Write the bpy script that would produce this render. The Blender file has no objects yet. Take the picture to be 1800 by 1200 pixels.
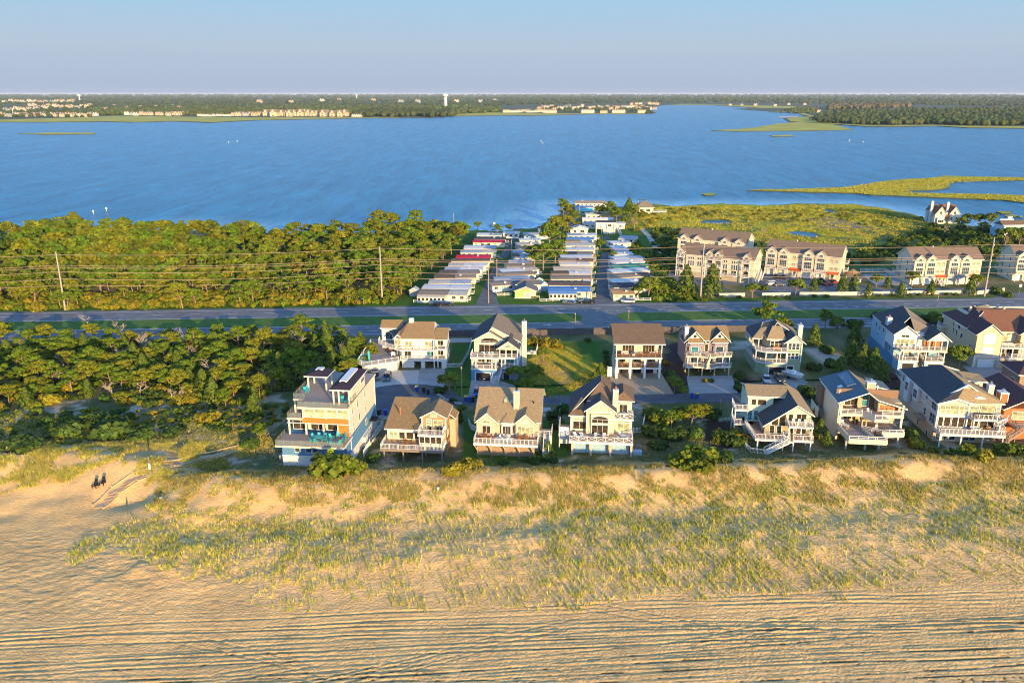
import bpy, bmesh, math, random
import numpy as np
from mathutils import Vector, Matrix
random.seed(7); RNG = np.random.default_rng(11)
SC = bpy.context.scene; COL = SC.collection
R = math.radians
# ---------------------------------------------------------------- camera
FPX = 1420.0; PITCH = math.atan(435 / FPX); CAMH = 70.0
cam = bpy.data.objects.new('camera', bpy.data.cameras.new('camera')); COL.objects.link(cam)
cam.location = (0, 0, CAMH); cam.rotation_euler = (math.pi / 2 - PITCH, 0, 0)
cam.data.sensor_width = 36; cam.data.lens = FPX / 1800 * 36
cam.data.clip_start = 1; cam.data.clip_end = 80000
SC.camera = cam
# ---------------------------------------------------------------- sky, sun, exposure
SUN_EL, SUN_AZ, EXPO = 9.8, 155.0, 2.0                       # azimuth clockwise from +Y
w = bpy.data.worlds.new('World'); SC.world = w; w.use_nodes = True
nt = w.node_tree; nt.nodes.clear()
sky = nt.nodes.new('ShaderNodeTexSky'); sky.sky_type = 'NISHITA'; sky.sun_disc = False
sky.sun_elevation = R(SUN_EL); sky.sun_rotation = R(SUN_AZ); sky.altitude = 50
sky.air_density = 1.0; sky.dust_density = 1.0; sky.ozone_density = 4.5
bg = nt.nodes.new('ShaderNodeBackground'); bg.inputs[1].default_value = SKY_STRENGTH = 0.15
out = nt.nodes.new('ShaderNodeOutputWorld')
# a low band of morning haze all round the horizon, the same at every bearing
geo = nt.nodes.new('ShaderNodeNewGeometry'); sxyz = nt.nodes.new('ShaderNodeSeparateXYZ'); nt.links.new(geo.outputs['Incoming'], sxyz.inputs[0])
mr1 = nt.nodes.new('ShaderNodeMapRange'); mr1.inputs[1].default_value = 0; mr1.inputs[2].default_value = -.14; nt.links.new(sxyz.outputs[2], mr1.inputs[0])
rmp = nt.nodes.new('ShaderNodeValToRGB'); nt.links.new(mr1.outputs[0], rmp.inputs[0])
for k, (p, c) in enumerate(((0.0, (.42, .50, .66)), (.38, (.47, .58, .71)), (.8, (.37, .62, .84)))):
    el = rmp.color_ramp.elements[k] if k < 2 else rmp.color_ramp.elements.new(p)
    el.position = p; el.color = (*[v / 2 ** EXPO for v in c], 1)
sc_ = nt.nodes.new('ShaderNodeVectorMath'); sc_.operation = 'SCALE'; sc_.inputs[3].default_value = 1 / SKY_STRENGTH; nt.links.new(rmp.outputs[0], sc_.inputs[0])
mr2 = nt.nodes.new('ShaderNodeMapRange'); mr2.interpolation_type = 'SMOOTHSTEP'; mr2.inputs[1].default_value = -.11; mr2.inputs[2].default_value = -.26; nt.links.new(sxyz.outputs[2], mr2.inputs[0])
mxw = nt.nodes.new('ShaderNodeMix'); mxw.data_type = 'RGBA'; nt.links.new(mr2.outputs[0], mxw.inputs[0]); nt.links.new(sc_.outputs[0], mxw.inputs[6]); nt.links.new(sky.outputs[0], mxw.inputs[7])
nt.links.new(mxw.outputs[2], bg.inputs[0]); nt.links.new(bg.outputs[0], out.inputs[0])
sl = bpy.data.lights.new('sun', 'SUN'); sl.energy = 2.45; sl.angle = R(0.55); sl.color = (1.0, 0.69, 0.30)
sun = bpy.data.objects.new('sun', sl); COL.objects.link(sun)
sd = Vector((math.sin(R(SUN_AZ)) * math.cos(R(SUN_EL)), math.cos(R(SUN_AZ)) * math.cos(R(SUN_EL)), math.sin(R(SUN_EL))))
sun.rotation_euler = sd.to_track_quat('Z', 'Y').to_euler(); sun.location = (60, -120, 90)
SC.view_settings.view_transform = 'Standard'; SC.view_settings.look = 'None'
SC.view_settings.exposure = EXPO; SC.view_settings.gamma = 1
try: SC.view_settings.use_curve_mapping = False
except Exception: pass
SC.render.engine = 'CYCLES'
SC.cycles.use_denoising = True; SC.cycles.filter_width = 1.05
try: SC.cycles.denoiser = 'OPENIMAGEDENOISE'
except Exception: pass
SC.cycles.max_bounces = 4; SC.cycles.diffuse_bounces = 2; SC.cycles.glossy_bounces = 2
SC.cycles.transmission_bounces = 3; SC.cycles.transparent_max_bounces = 6; SC.cycles.volume_bounces = 0
SC.cycles.caustics_reflective = False; SC.cycles.caustics_refractive = False
# ---------------------------------------------------------------- where a pixel of the photograph lies on the ground
CT, ST = math.cos(PITCH), math.sin(PITCH)
def G(px, py, z=0.0):
    a = (px - 900) / FPX; b = -(py - 600) / FPX
    t = (z - CAMH) / (-ST + b * CT)
    return (a * t, (CT + b * ST) * t)
PHI = R(3.3); CP, SP = math.cos(PHI), math.sin(PHI)      # the coast road's bearing
def UV(x, y): return x * CP + y * SP, y * CP - x * SP
def XY(u, v): return u * CP - v * SP, u * SP + v * CP
# ---------------------------------------------------------------- tags
def tag(o, label=None, cat=None, group=None, kind=None):
    for k, v in (('label', label), ('category', cat), ('group', group), ('kind', kind)):
        if v: o[k] = v
    return o
def empty(name, loc, rz=0.0, label=None, cat=None, group=None):
    o = bpy.data.objects.new(name, None); COL.objects.link(o)
    o.empty_display_size = 0.5; o.location = loc; o.rotation_euler = (0, 0, rz)
    return tag(o, label, cat, group)
def link(name, me, parent=None, loc=(0, 0, 0), rz=0.0, sc=None):
    o = bpy.data.objects.new(name, me); COL.objects.link(o)
    o.location = loc; o.rotation_euler = (0, 0, rz)
    if sc: o.scale = sc
    if parent: o.parent = parent
    return o
# ---------------------------------------------------------------- value noise (numpy)
def vnoise(x, y, seed=0):
    x = np.asarray(x, float); y = np.asarray(y, float)
    xi = np.floor(x).astype(np.int64); yi = np.floor(y).astype(np.int64); fx = x - xi; fy = y - yi
    fx = fx * fx * (3 - 2 * fx); fy = fy * fy * (3 - 2 * fy)
    def h(a, b):
        n = (a * 374761393 + b * 668265263 + seed * 1442695041) & 0x7fffffff
        n = ((n ^ (n >> 13)) * 1274126177) & 0x7fffffff
        return ((n ^ (n >> 16)) & 0xffff) / 65535.0
    return (h(xi, yi) * (1 - fx) + h(xi + 1, yi) * fx) * (1 - fy) + (h(xi, yi + 1) * (1 - fx) + h(xi + 1, yi + 1) * fx) * fy
def fbm(x, y, s, octv=3, seed=0):
    t = 0; a = 1; n = 0
    for i in range(octv):
        t = t + a * vnoise(x / s * 2 ** i + 17.3 * i, y / s * 2 ** i, seed + i); n += a; a *= .5
    return t / n
def inpoly(x, y, P):
    x = np.asarray(x, float); y = np.asarray(y, float); r = np.zeros(x.shape, bool); n = len(P)
    for i in range(n):
        x1, y1 = P[i]; x2, y2 = P[(i + 1) % n]
        if y1 == y2: continue
        c = ((y1 > y) != (y2 > y)) & (x < (x2 - x1) * (y - y1) / (y2 - y1) + x1)
        r ^= c
    return r
def PP(pts, z=0.0): return [G(px, py, z) for px, py in pts]
# ---------------------------------------------------------------- mesh building
class MB:
    def __init__(s): s.v = []; s.f = []; s.m = []; s.mi = 0
    def add(s, vs, fs, mi=None):
        b = len(s.v); s.v += [tuple(p) for p in vs]
        for f in fs: s.f.append(tuple(b + i for i in f)); s.m.append(s.mi if mi is None else mi)
        return s
    def box(s, x0, x1, y0, y1, z0, z1, mi=None):
        return s.add([(x0, y0, z0), (x1, y0, z0), (x1, y1, z0), (x0, y1, z0), (x0, y0, z1), (x1, y0, z1), (x1, y1, z1), (x0, y1, z1)],
                     [(0, 3, 2, 1), (4, 5, 6, 7), (0, 1, 5, 4), (1, 2, 6, 5), (2, 3, 7, 6), (3, 0, 4, 7)], mi)
    def prism(s, P, z0, z1, mt=0, ms=None):
        n = len(P); A = sum(P[i][0] * P[(i + 1) % n][1] - P[(i + 1) % n][0] * P[i][1] for i in range(n))
        if A < 0: P = P[::-1]
        ms = mt if ms is None else ms
        s.add([(x, y, z1) for x, y in P], [tuple(range(n))], mt)
        s.add([(x, y, z0) for x, y in P], [tuple(range(n))[::-1]], ms)
        s.add([(x, y, z0) for x, y in P] + [(x, y, z1) for x, y in P], [(i, (i + 1) % n, n + (i + 1) % n, n + i) for i in range(n)], ms)
        return s
    def extr(s, prof, a, b, axis='y', mi=None):     # profile (h, z) swept along axis from a to b
        n = len(prof)
        A = sum(prof[i][0] * prof[(i + 1) % n][1] - prof[(i + 1) % n][0] * prof[i][1] for i in range(n))
        if (A < 0) == (axis == 'y'): prof = prof[::-1]
        f = (lambda h, z, t: (h, t, z)) if axis == 'y' else (lambda h, z, t: (t, h, z))
        vs = [f(h, z, a) for h, z in prof] + [f(h, z, b) for h, z in prof]
        return s.add(vs, [tuple(range(n)), tuple(range(2 * n - 1, n - 1, -1))] + [(i, n + i, n + (i + 1) % n, (i + 1) % n) for i in range(n)], mi)
    def slab(s, P, t=.23, up=.25, mt=0, ms=1):      # a roof plane: polygon in 3-D, thick downwards
        a = Vector(P[1]) - Vector(P[0]); b = Vector(P[2]) - Vector(P[0])
        if a.cross(b).z < 0: P = P[::-1]
        n = len(P); T = [(x, y, z + up) for x, y, z in P]; B = [(x, y, z + up - t) for x, y, z in P]
        s.add(T, [(0, i, i + 1) for i in range(1, n - 1)], mt); s.add(B, [(0, i + 1, i) for i in range(1, n - 1)], ms)
        return s.add(B + T, [(i, (i + 1) % n, n + (i + 1) % n, n + i) for i in range(n)], ms)
    def beam(s, p, q, w=.1, h=None, mi=None):
        h = w if h is None else h; p = Vector(p); q = Vector(q); d = q - p
        if d.length < 1e-4: return s
        side = Vector((-d.y, d.x, 0)); side = side.normalized() if side.length > 1e-4 else Vector((1, 0, 0))
        u = d.cross(side).normalized(); a = side * w / 2; b = u * h / 2
        V = [p - a - b, p + a - b, p + a + b, p - a + b, q - a - b, q + a - b, q + a + b, q - a + b]
        return s.add(V, [(0, 1, 2, 3), (7, 6, 5, 4), (0, 4, 5, 1), (1, 5, 6, 2), (2, 6, 7, 3), (3, 7, 4, 0)], mi)
    def cyl(s, x, y, z0, z1, r0, r1=None, n=8, mi=None):
        r1 = r0 if r1 is None else r1
        V = [(x + r0 * math.cos(2 * math.pi * i / n), y + r0 * math.sin(2 * math.pi * i / n), z0) for i in range(n)] + \
            [(x + r1 * math.cos(2 * math.pi * i / n), y + r1 * math.sin(2 * math.pi * i / n), z1) for i in range(n)]
        return s.add(V, [(i, (i + 1) % n, n + (i + 1) % n, n + i) for i in range(n)] + [tuple(range(n, 2 * n)), tuple(range(n))[::-1]], mi)
    def mesh(s, name, mats):
        me = bpy.data.meshes.new(name); me.from_pydata(s.v, [], s.f)
        for m in (mats if isinstance(mats, (list, tuple)) else [mats]): me.materials.append(M[m] if isinstance(m, str) else m)
        if any(s.m): me.polygons.foreach_set('material_index', s.m)
        me.update(); return me
    def build(s, name, mats, parent=None, loc=(0, 0, 0), rz=0.0): return link(name, s.mesh(name, mats), parent, loc, rz)
def npmesh(name, V, F, mats, col=None, smooth=False, mi=None):
    V = np.ascontiguousarray(V, np.float32); F = np.ascontiguousarray(F, np.int32); k = F.shape[1]
    me = bpy.data.meshes.new(name); me.vertices.add(len(V)); me.vertices.foreach_set('co', V.ravel())
    me.loops.add(F.size); me.loops.foreach_set('vertex_index', F.ravel())
    me.polygons.add(len(F)); me.polygons.foreach_set('loop_start', np.arange(0, F.size, k, dtype=np.int32))
    if mi is not None: me.polygons.foreach_set('material_index', np.asarray(mi, np.int32))
    me.update(calc_edges=True)
    if smooth: me.polygons.foreach_set('use_smooth', np.ones(len(F), bool))
    if col is not None:
        ca = me.color_attributes.new('Col', 'FLOAT_COLOR', 'POINT')
        c = np.ones((len(V), 4), np.float32); c[:, :3] = col; ca.data.foreach_set('color', c.ravel())
    for m in (mats if isinstance(mats, (list, tuple)) else [mats]): me.materials.append(M[m] if isinstance(m, str) else m)
    return me
# ---------------------------------------------------------------- materials
M = {}
def nodes(name):
    m = bpy.data.materials.new(name); m.use_nodes = True; M[name] = m
    return m.node_tree, m.node_tree.nodes['Principled BSDF'], m.node_tree.links
def N(t, kind, **kw):
    n = t.nodes.new(kind)
    for k, v in kw.items():
        if k in n.inputs.keys(): n.inputs[k].default_value = v
        else: setattr(n, k, v)
    return n
def mat(name, c, rough=.8, var=.12, scale=2.0, bump=0.0, bscale=8.0, spec=.3, lap=None, stretch=None, metal=0.0, attr=False, lapamp=.3):
    t, b, L = nodes(name)
    tc = N(t, 'ShaderNodeTexCoord'); mp = N(t, 'ShaderNodeMapping'); L.new(tc.outputs['Object'], mp.inputs[0])
    if stretch: mp.inputs['Scale'].default_value = stretch
    no = N(t, 'ShaderNodeTexNoise', Scale=scale, Detail=4.0); L.new(mp.outputs[0], no.inputs['Vector'])
    oi = N(t, 'ShaderNodeObjectInfo')
    mr = N(t, 'ShaderNodeMapRange'); L.new(no.outputs[0], mr.inputs[0])
    mr.inputs[1].default_value = .25; mr.inputs[2].default_value = .75
    mr.inputs[3].default_value = 1 - var; mr.inputs[4].default_value = 1 + var
    mx = N(t, 'ShaderNodeMix', data_type='RGBA', blend_type='MULTIPLY'); mx.inputs[0].default_value = 1
    mx.inputs[6].default_value = (*c, 1); L.new(mr.outputs[0], mx.inputs[7])
    if attr:
        at = N(t, 'ShaderNodeVertexColor', layer_name='Col'); L.new(at.outputs[0], mx.inputs[6])
    last = mx.outputs[2]
    hsrc = None
    if lap:                                          # courses: ('z' | 'x' | 'slope', spacing)
        sx = N(t, 'ShaderNodeSeparateXYZ'); L.new(tc.outputs['Object'], sx.inputs[0])
        src = sx.outputs[{'x': 0, 'y': 1, 'z': 2}[lap[0]]]
        dv = N(t, 'ShaderNodeMath', operation='DIVIDE'); L.new(src, dv.inputs[0]); dv.inputs[1].default_value = lap[1]
        fr = N(t, 'ShaderNodeMath', operation='FRACT'); L.new(dv.outputs[0], fr.inputs[0])
        m2 = N(t, 'ShaderNodeMapRange'); L.new(fr.outputs[0], m2.inputs[0])
        m2.inputs[1].default_value = 0; m2.inputs[2].default_value = .25; m2.inputs[3].default_value = 1 - lapamp; m2.inputs[4].default_value = 1
        mz = N(t, 'ShaderNodeMix', data_type='RGBA', blend_type='MULTIPLY'); mz.inputs[0].default_value = 1
        L.new(last, mz.inputs[6]); L.new(m2.outputs[0], mz.inputs[7]); last = mz.outputs[2]; hsrc = fr.outputs[0]
    L.new(last, b.inputs['Base Color'])
    b.inputs['Roughness'].default_value = rough; b.inputs['Specular IOR Level'].default_value = spec; b.inputs['Metallic'].default_value = metal
    if bump:
        bn = N(t, 'ShaderNodeTexNoise', Scale=bscale, Detail=3.0); L.new(mp.outputs[0], bn.inputs['Vector'])
        bp = N(t, 'ShaderNodeBump', Strength=1.0, Distance=bump); L.new(bn.outputs[0], bp.inputs['Height']); L.new(bp.outputs[0], b.inputs['Normal'])
    return M[name]
def mats_all():
    # walls
    for n, c in (('white', (0.560, 0.552, 0.536)), ('cream', (0.624, 0.544, 0.400)), ('beige', (0.496, 0.376, 0.264)), ('yellow', (0.592, 0.528, 0.336)), ('tan', (0.440, 0.336, 0.216)),
                 ('ochre', (0.336, 0.216, 0.096)), ('greige', (0.496, 0.432, 0.352)), ('blue', (0.085, 0.209, 0.361)), ('navy', (0.048, 0.095, 0.171)), ('ltblue', (0.264, 0.400, 0.496)),
                 ('sage', (0.209, 0.285, 0.190)), ('stucco', (0.496, 0.400, 0.272)), ('slate', (0.190, 0.228, 0.266)), ('mauve', (0.228, 0.190, 0.218)), ('aqua', (0.080, 0.416, 0.464)),
                 ('lime', (0.280, 0.440, 0.144)), ('pink', (0.528, 0.288, 0.240)), ('palegreen', (0.440, 0.496, 0.384)), ('offwhite', (0.560, 0.544, 0.496)), ('rust', (0.384, 0.136, 0.048)),
                 ('peach', (.575, .50, .355)), ('greywall', (0.336, 0.344, 0.336)), ('brownwall', (0.209, 0.123, 0.076))):
        mat('w_' + n, c, .7, .06, 1.2, lap=('z', .3), lapamp=.16)
    mat('w_cedar', (.50, .17, .035), .5, .22, 3, lap=('x', .35), lapamp=.2, stretch=(3, 3, .4))
    mat('w_shake', (.30, .20, .13), .85, .25, 4, lap=('z', .35), lapamp=.25)
    mat('w_logs', (.14, .07, .045), .85, .2, 3, lap=('z', .5), lapamp=.5)
    mat('w_stone', (.36, .30, .22), .9, .35, 2.5, bump=.05, bscale=4)
    # roofs
    for n, c in (('tan', (.25, .165, .08)), ('ltan', (.30, .215, .115)), ('brown', (.15, .10, .065)), ('grey', (.13, .13, .125)), ('dark', (.072, .07, .072)),
                 ('redbrown', (.22, .10, .055)), ('maroon', (.10, .05, .05)), ('bluegrey', (.10, .14, .16)), ('taupe', (.19, .135, .095)), ('weather', (.21, .165, .115))):
        mat('r_' + n, c, .95, .22, 2.2, bump=.02, bscale=6, spec=.15, lap=('z', .18), lapamp=.22)
    for n, c in (('white', (.58, .555, .52)), ('cream', (.48, .42, .33)), ('tin', (.33, .35, .38)), ('red', (.55, .02, .05)), ('green', (.02, .22, .16)), ('blue', (.10, .22, .42)),
                 ('mbrown', (.14, .095, .065)), ('mtan', (.27, .20, .14)), ('charcoal', (.06, .06, .07)), ('orange', (.50, .26, .10)), ('metal', (.035, .028, .04)), ('teal', (.1, .5, .5)), ('awning', (.55, .10, .03))):
        mat('p_' + n, c, .8, .16, .8, lap=('x', .45), lapamp=.15, spec=.1)
    # trim, decks, misc
    mat('trim', (.60, .595, .575), .5, .04, 2); mat('creamtrim', (.62, .56, .42), .5, .04, 2); mat('wood', (.30, .22, .16), .85, .2, 3, lap=('x', .15), lapamp=.15)
    mat('deckgrey', (.30, .235, .19), .85, .15, 2, lap=('x', .28), lapamp=.2); mat('decktan', (.40, .28, .19), .85, .18, 2, lap=('x', .28), lapamp=.2)
    mat('deckred', (.30, .16, .10), .85, .18, 2, lap=('x', .28), lapamp=.2)
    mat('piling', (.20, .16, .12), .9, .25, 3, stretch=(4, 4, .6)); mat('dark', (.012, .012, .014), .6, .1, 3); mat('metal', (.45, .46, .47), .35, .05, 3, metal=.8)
    mat('polewood', (.34, .24, .17), .9, .2, 2, stretch=(4, 4, .3)); mat('polesteel', (.33, .29, .24), .6, .06, 1)
    mat('garage', (.62, .62, .61), .5, .03, 1, lap=('z', .55), lapamp=.2); mat('copper', (.33, .12, .05), .5, .2, 4)
    mat('teal', (.05, .38, .40), .5, .05, 3); mat('chairwood', (.35, .14, .04), .6, .15, 4); mat('fabric', (.55, .50, .45), .9, .1, 4)
    mat('binblue', (.01, .06, .32), .5, .05, 2); mat('binblack', (.02, .02, .022), .5, .05, 2); mat('binyellow', (.65, .42, .02), .5, .05, 2)
    mat('fencewood', (.10, .085, .085), .95, .25, 1.5, lap=('x', .2), lapamp=.3); mat('awnyellow', (.75, .42, .08), .7, .05, 1)
    mat('solar', (.008, .02, .05), .15, .1, 3, spec=.6)
    mat('rock', (.30, .28, .25), .9, .3, 1.5); mat('rug', (.55, .55, .53), .95, .2, 1.5); mat('rubber', (.015, .015, .015), .8, .1, 3)
    mat('plaster', (.55, .49, .40), .8, .05, 1)
    for n, c in (('silver', (.45, .48, .52)), ('black', (.012, .013, .016)), ('carblue', (.02, .06, .20)), ('graphite', (.07, .08, .10)), ('carwhite', (.75, .76, .78)), ('carred', (.28, .02, .02)), ('cargreen', (.03, .05, .045))):
        m = mat('c_' + n, c, .25, .02, 1, spec=.6); m.node_tree.nodes['Principled BSDF'].inputs['Coat Weight'].default_value = .5
    # glass
    for n, c, r in (('glass', (.045, .034, .022), .08), ('glassblue', (.03, .05, .07), .08), ('curtain', (.30, .29, .17), .12), ('blind', (.34, .38, .24), .4), ('carglass', (.012, .016, .02), .05), ('teaglass', (.04, .16, .18), .1)):
        t, b, L = nodes(n); tc = N(t, 'ShaderNodeTexCoord'); no = N(t, 'ShaderNodeTexNoise', Scale=.9, Detail=2.0); L.new(tc.outputs['Object'], no.inputs[0])
        mr = N(t, 'ShaderNodeMapRange'); L.new(no.outputs[0], mr.inputs[0]); mr.inputs[1].default_value = .35; mr.inputs[2].default_value = .65
        mr.inputs[3].default_value = .55; mr.inputs[4].default_value = 1.5
        mx = N(t, 'ShaderNodeMix', data_type='RGBA', blend_type='MULTIPLY'); mx.inputs[0].default_value = 1; mx.inputs[6].default_value = (*c, 1)
        L.new(mr.outputs[0], mx.inputs[7]); L.new(mx.outputs[2], b.inputs['Base Color'])
        b.inputs['Roughness'].default_value = r; b.inputs['Specular IOR Level'].default_value = .55
    t, b, L = nodes('clearglass'); b.inputs['Base Color'].default_value = (.3, .36, .3, 1); b.inputs['Roughness'].default_value = .05; b.inputs['Alpha'].default_value = .18
    # ground
    mat('asphalt', (.15, .155, .16), .9, .22, .35, bump=.01, bscale=20, spec=.1); mat('street', (.09, .092, .10), .85, .3, .25, bump=.01, bscale=15)
    mat('lane', (.10, .105, .11), .95, .35, .3, bump=.02, bscale=3); mat('concrete', (.30, .29, .275), .9, .12, .5, lap=('y', 5.0), lapamp=.15); M['concrete'].node_tree  # joints
    mat('shoulder', (.14, .14, .142), .95, .15, .4)
    mat('paint', (.62, .62, .60), .7, .15, 2); mat('paintyellow', (.55, .38, .06), .7, .15, 2)
    mat('gravelwhite', (.42, .40, .37), .95, .22, 5, bump=.05, bscale=9); mat('graveltan', (.36, .27, .18), .95, .3, 2.5, bump=.05, bscale=6)
    mat('mulch', (.055, .032, .024), .95, .3, 3, bump=.05, bscale=6); mat('lawn', (.06, .125, .014), .95, .28, .6, bump=.05, bscale=5)
    mat('boardwalk', (.46, .33, .20), .9, .15, 3, lap=('y', .3)); mat('trackpath', (.40, .36, .30), .95, .2, .6)
    mat('leaf', (1, 1, 1), .75, .1, 1.0, attr=True, spec=.2); mat('grassblade', (1, 1, 1), .8, .1, .6, attr=True, spec=.15)
    t = M['leaf'].node_tree; b = t.nodes['Principled BSDF']; o_ = t.nodes['Material Output']
    tr = N(t, 'ShaderNodeBsdfTranslucent'); ad = N(t, 'ShaderNodeMixShader'); ad.inputs[0].default_value = .22
    at = N(t, 'ShaderNodeVertexColor', layer_name='Col'); t.links.new(at.outputs[0], tr.inputs[0])
    t.links.new(b.outputs[0], ad.inputs[1]); t.links.new(tr.outputs[0], ad.inputs[2]); t.links.new(ad.outputs[0], o_.inputs[0])
    mat('bark', (.23, .165, .115), .9, .25, 2, stretch=(3, 3, .5)); mat('deadbark', (.33, .26, .20), .9, .2, 2, stretch=(3, 3, .5))
    # terrain: colour from the vertex attribute, sand grain and ripples as relief
    t, b, L = nodes('terrain'); at = N(t, 'ShaderNodeVertexColor', layer_name='Col'); tc = N(t, 'ShaderNodeTexCoord')
    n1 = N(t, 'ShaderNodeTexNoise', Scale=.9, Detail=6.0, Roughness=.65); L.new(tc.outputs['Object'], n1.inputs[0])
    n2 = N(t, 'ShaderNodeTexNoise', Scale=.11, Detail=4.0); L.new(tc.outputs['Object'], n2.inputs[0])
    ad = N(t, 'ShaderNodeMath', operation='ADD'); L.new(n1.outputs[0], ad.inputs[0]); L.new(n2.outputs[0], ad.inputs[1])
    mr = N(t, 'ShaderNodeMapRange'); L.new(ad.outputs[0], mr.inputs[0]); mr.inputs[1].default_value = .6; mr.inputs[2].default_value = 1.4; mr.inputs[3].default_value = .72; mr.inputs[4].default_value = 1.28
    mx = N(t, 'ShaderNodeMix', data_type='RGBA', blend_type='MULTIPLY'); mx.inputs[0].default_value = 1; L.new(at.outputs[0], mx.inputs[6]); L.new(mr.outputs[0], mx.inputs[7])
    L.new(mx.outputs[2], b.inputs['Base Color']); b.inputs['Roughness'].default_value = .95; b.inputs['Specular IOR Level'].default_value = .1
    n3 = N(t, 'ShaderNodeTexNoise', Scale=2.6, Detail=3.0); L.new(tc.outputs['Object'], n3.inputs[0])
    bp = N(t, 'ShaderNodeBump', Strength=1.0, Distance=.16); L.new(n3.outputs[0], bp.inputs['Height']); L.new(bp.outputs[0], b.inputs['Normal'])
    # water
    t, b, L = nodes('water'); tc = N(t, 'ShaderNodeTexCoord')
    nrm = None
    for sc, rz, dist in (((.55, .30, .4), .5, .45), ((.16, .045, .2), .3, 1.6), ((.03, .009, .1), .2, 1.0)):
        mp = N(t, 'ShaderNodeMapping'); mp.inputs['Scale'].default_value = sc; mp.inputs['Rotation'].default_value = (0, 0, rz); L.new(tc.outputs['Object'], mp.inputs[0])
        w1 = N(t, 'ShaderNodeTexNoise', Scale=1.0, Detail=4.0, Roughness=.65); L.new(mp.outputs[0], w1.inputs[0])
        bp = N(t, 'ShaderNodeBump', Strength=1.0, Distance=dist); L.new(w1.outputs[0], bp.inputs['Height'])
        if nrm: L.new(nrm, bp.inputs['Normal'])
        nrm = bp.outputs[0]
    L.new(nrm, b.inputs['Normal'])
    mp2 = N(t, 'ShaderNodeMapping'); mp2.inputs['Scale'].default_value = (.09, .014, 1); mp2.inputs['Rotation'].default_value = (0, 0, -.25); L.new(tc.outputs['Object'], mp2.inputs[0])
    w2 = N(t, 'ShaderNodeTexNoise', Scale=1.0, Detail=9.0, Roughness=.75, Distortion=.5); L.new(mp2.outputs[0], w2.inputs[0])  # light and dark of the waves put into the colour as streaks
    cr = N(t, 'ShaderNodeValToRGB'); L.new(w2.outputs[0], cr.inputs[0])
    cr.color_ramp.elements[0].position = .36; cr.color_ramp.elements[0].color = (.003, .105, .19, 1)
    cr.color_ramp.elements[1].position = .64; cr.color_ramp.elements[1].color = (.016, .20, .335, 1)
    at = N(t, 'ShaderNodeVertexColor', layer_name='Col')
    mx = N(t, 'ShaderNodeMix', data_type='RGBA', blend_type='MIX'); L.new(at.outputs[0], mx.inputs[0]); L.new(cr.outputs[0], mx.inputs[6]); mx.inputs[7].default_value = (.22, .46, .58, 1)
    L.new(mx.outputs[2], b.inputs['Base Color']); b.inputs['Roughness'].default_value = .25; b.inputs['IOR'].default_value = 1.33; b.inputs['Specular IOR Level'].default_value = .05
mats_all()
# ================================================================ TERRAIN
def ipl(x, xs, ys): return np.interp(x, xs, ys)
def sstep(a, b, x):
    t = np.clip((x - a) / (b - a), 0, 1); return t * t * (3 - 2 * t)
SHORE = PP([(-260, 412), (-120, 410), (0, 406), (60, 402), (150, 399), (300, 403), (450, 409), (560, 411), (640, 410), (760, 405), (830, 406), (905, 403), (940, 399),
            (975, 385), (988, 372), (1003, 358), (1068, 357), (1084, 362), (1112, 361), (1150, 358), (1185, 362), (1232, 359), (1262, 356.5), (1300, 359), (1345, 361), (1400, 357), (1500, 358),
            (1560, 366), (1612, 378), (1660, 388), (1720, 398), (1765, 398), (1800, 401), (2050, 408)], 0)
LAND = [(-620, -60)] + [(-620, SHORE[0][1])] + SHORE + [(640, SHORE[-1][1]), (640, -60)]
PONDS = [PP(p) for p in ([(1222, 388), (1250, 385), (1278, 386), (1290, 390), (1272, 393), (1235, 392)], [(1380, 406), (1400, 403), (1425, 406), (1442, 413), (1432, 417), (1405, 413)],
                         [(1444, 366), (1460, 367), (1475, 373), (1462, 374)], [(1492, 371), (1510, 373), (1520, 377), (1503, 376)])]
def lin(d, *kv):                                        # piecewise profile
    return ipl(d, [k for k, _ in kv], [v for _, v in kv])
def track_depth(u, v):
    rng = np.random.default_rng(5); h = np.zeros_like(u)
    zone = sstep(101.5, 97, v)
    for i in range(44):
        v0 = 100 - 27 * rng.uniform(0, 1) ** .8; a = rng.uniform(.3, 1.6); Lw = rng.uniform(25, 70); ph = rng.uniform(0, 6.3); sl = rng.normal(.004, .035)
        dep = rng.choice((.035, .05, .07, .14)) * rng.uniform(.7, 1.15) * (.45 + .9 * vnoise(u / 14 + i * 9, v * .02, i)); wd = rng.uniform(.11, .2)
        line = v0 + a * np.sin(u / Lw + ph) + sl * u + .12 * np.sin(u / 6 + ph * 3)
        for off in (0, 1.75):
            d = v - line - off; h += -dep * np.exp(-(d / wd) ** 2) + dep * .55 * np.exp(-((np.abs(d) - wd * 1.9) / (wd * .8)) ** 2)
    for k in range(7):                                        # diagonal and turning tracks
        u0 = rng.uniform(-50, 60); s_ = rng.choice((-1, 1)) * rng.uniform(.12, .4); v0 = rng.uniform(84, 95); Lh = rng.uniform(8, 22); w_ = np.clip(1.3 - np.abs(u - u0) / Lh, 0, 1)
        for off in (0, 1.7):
            d = v - (v0 + s_ * (u - u0) + .01 * s_ * (u - u0) ** 2 + off); h += w_ * (-.10 * np.exp(-(d / .16) ** 2) + .05 * np.exp(-((np.abs(d) - .32) / .14) ** 2))
    return h * zone
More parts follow.
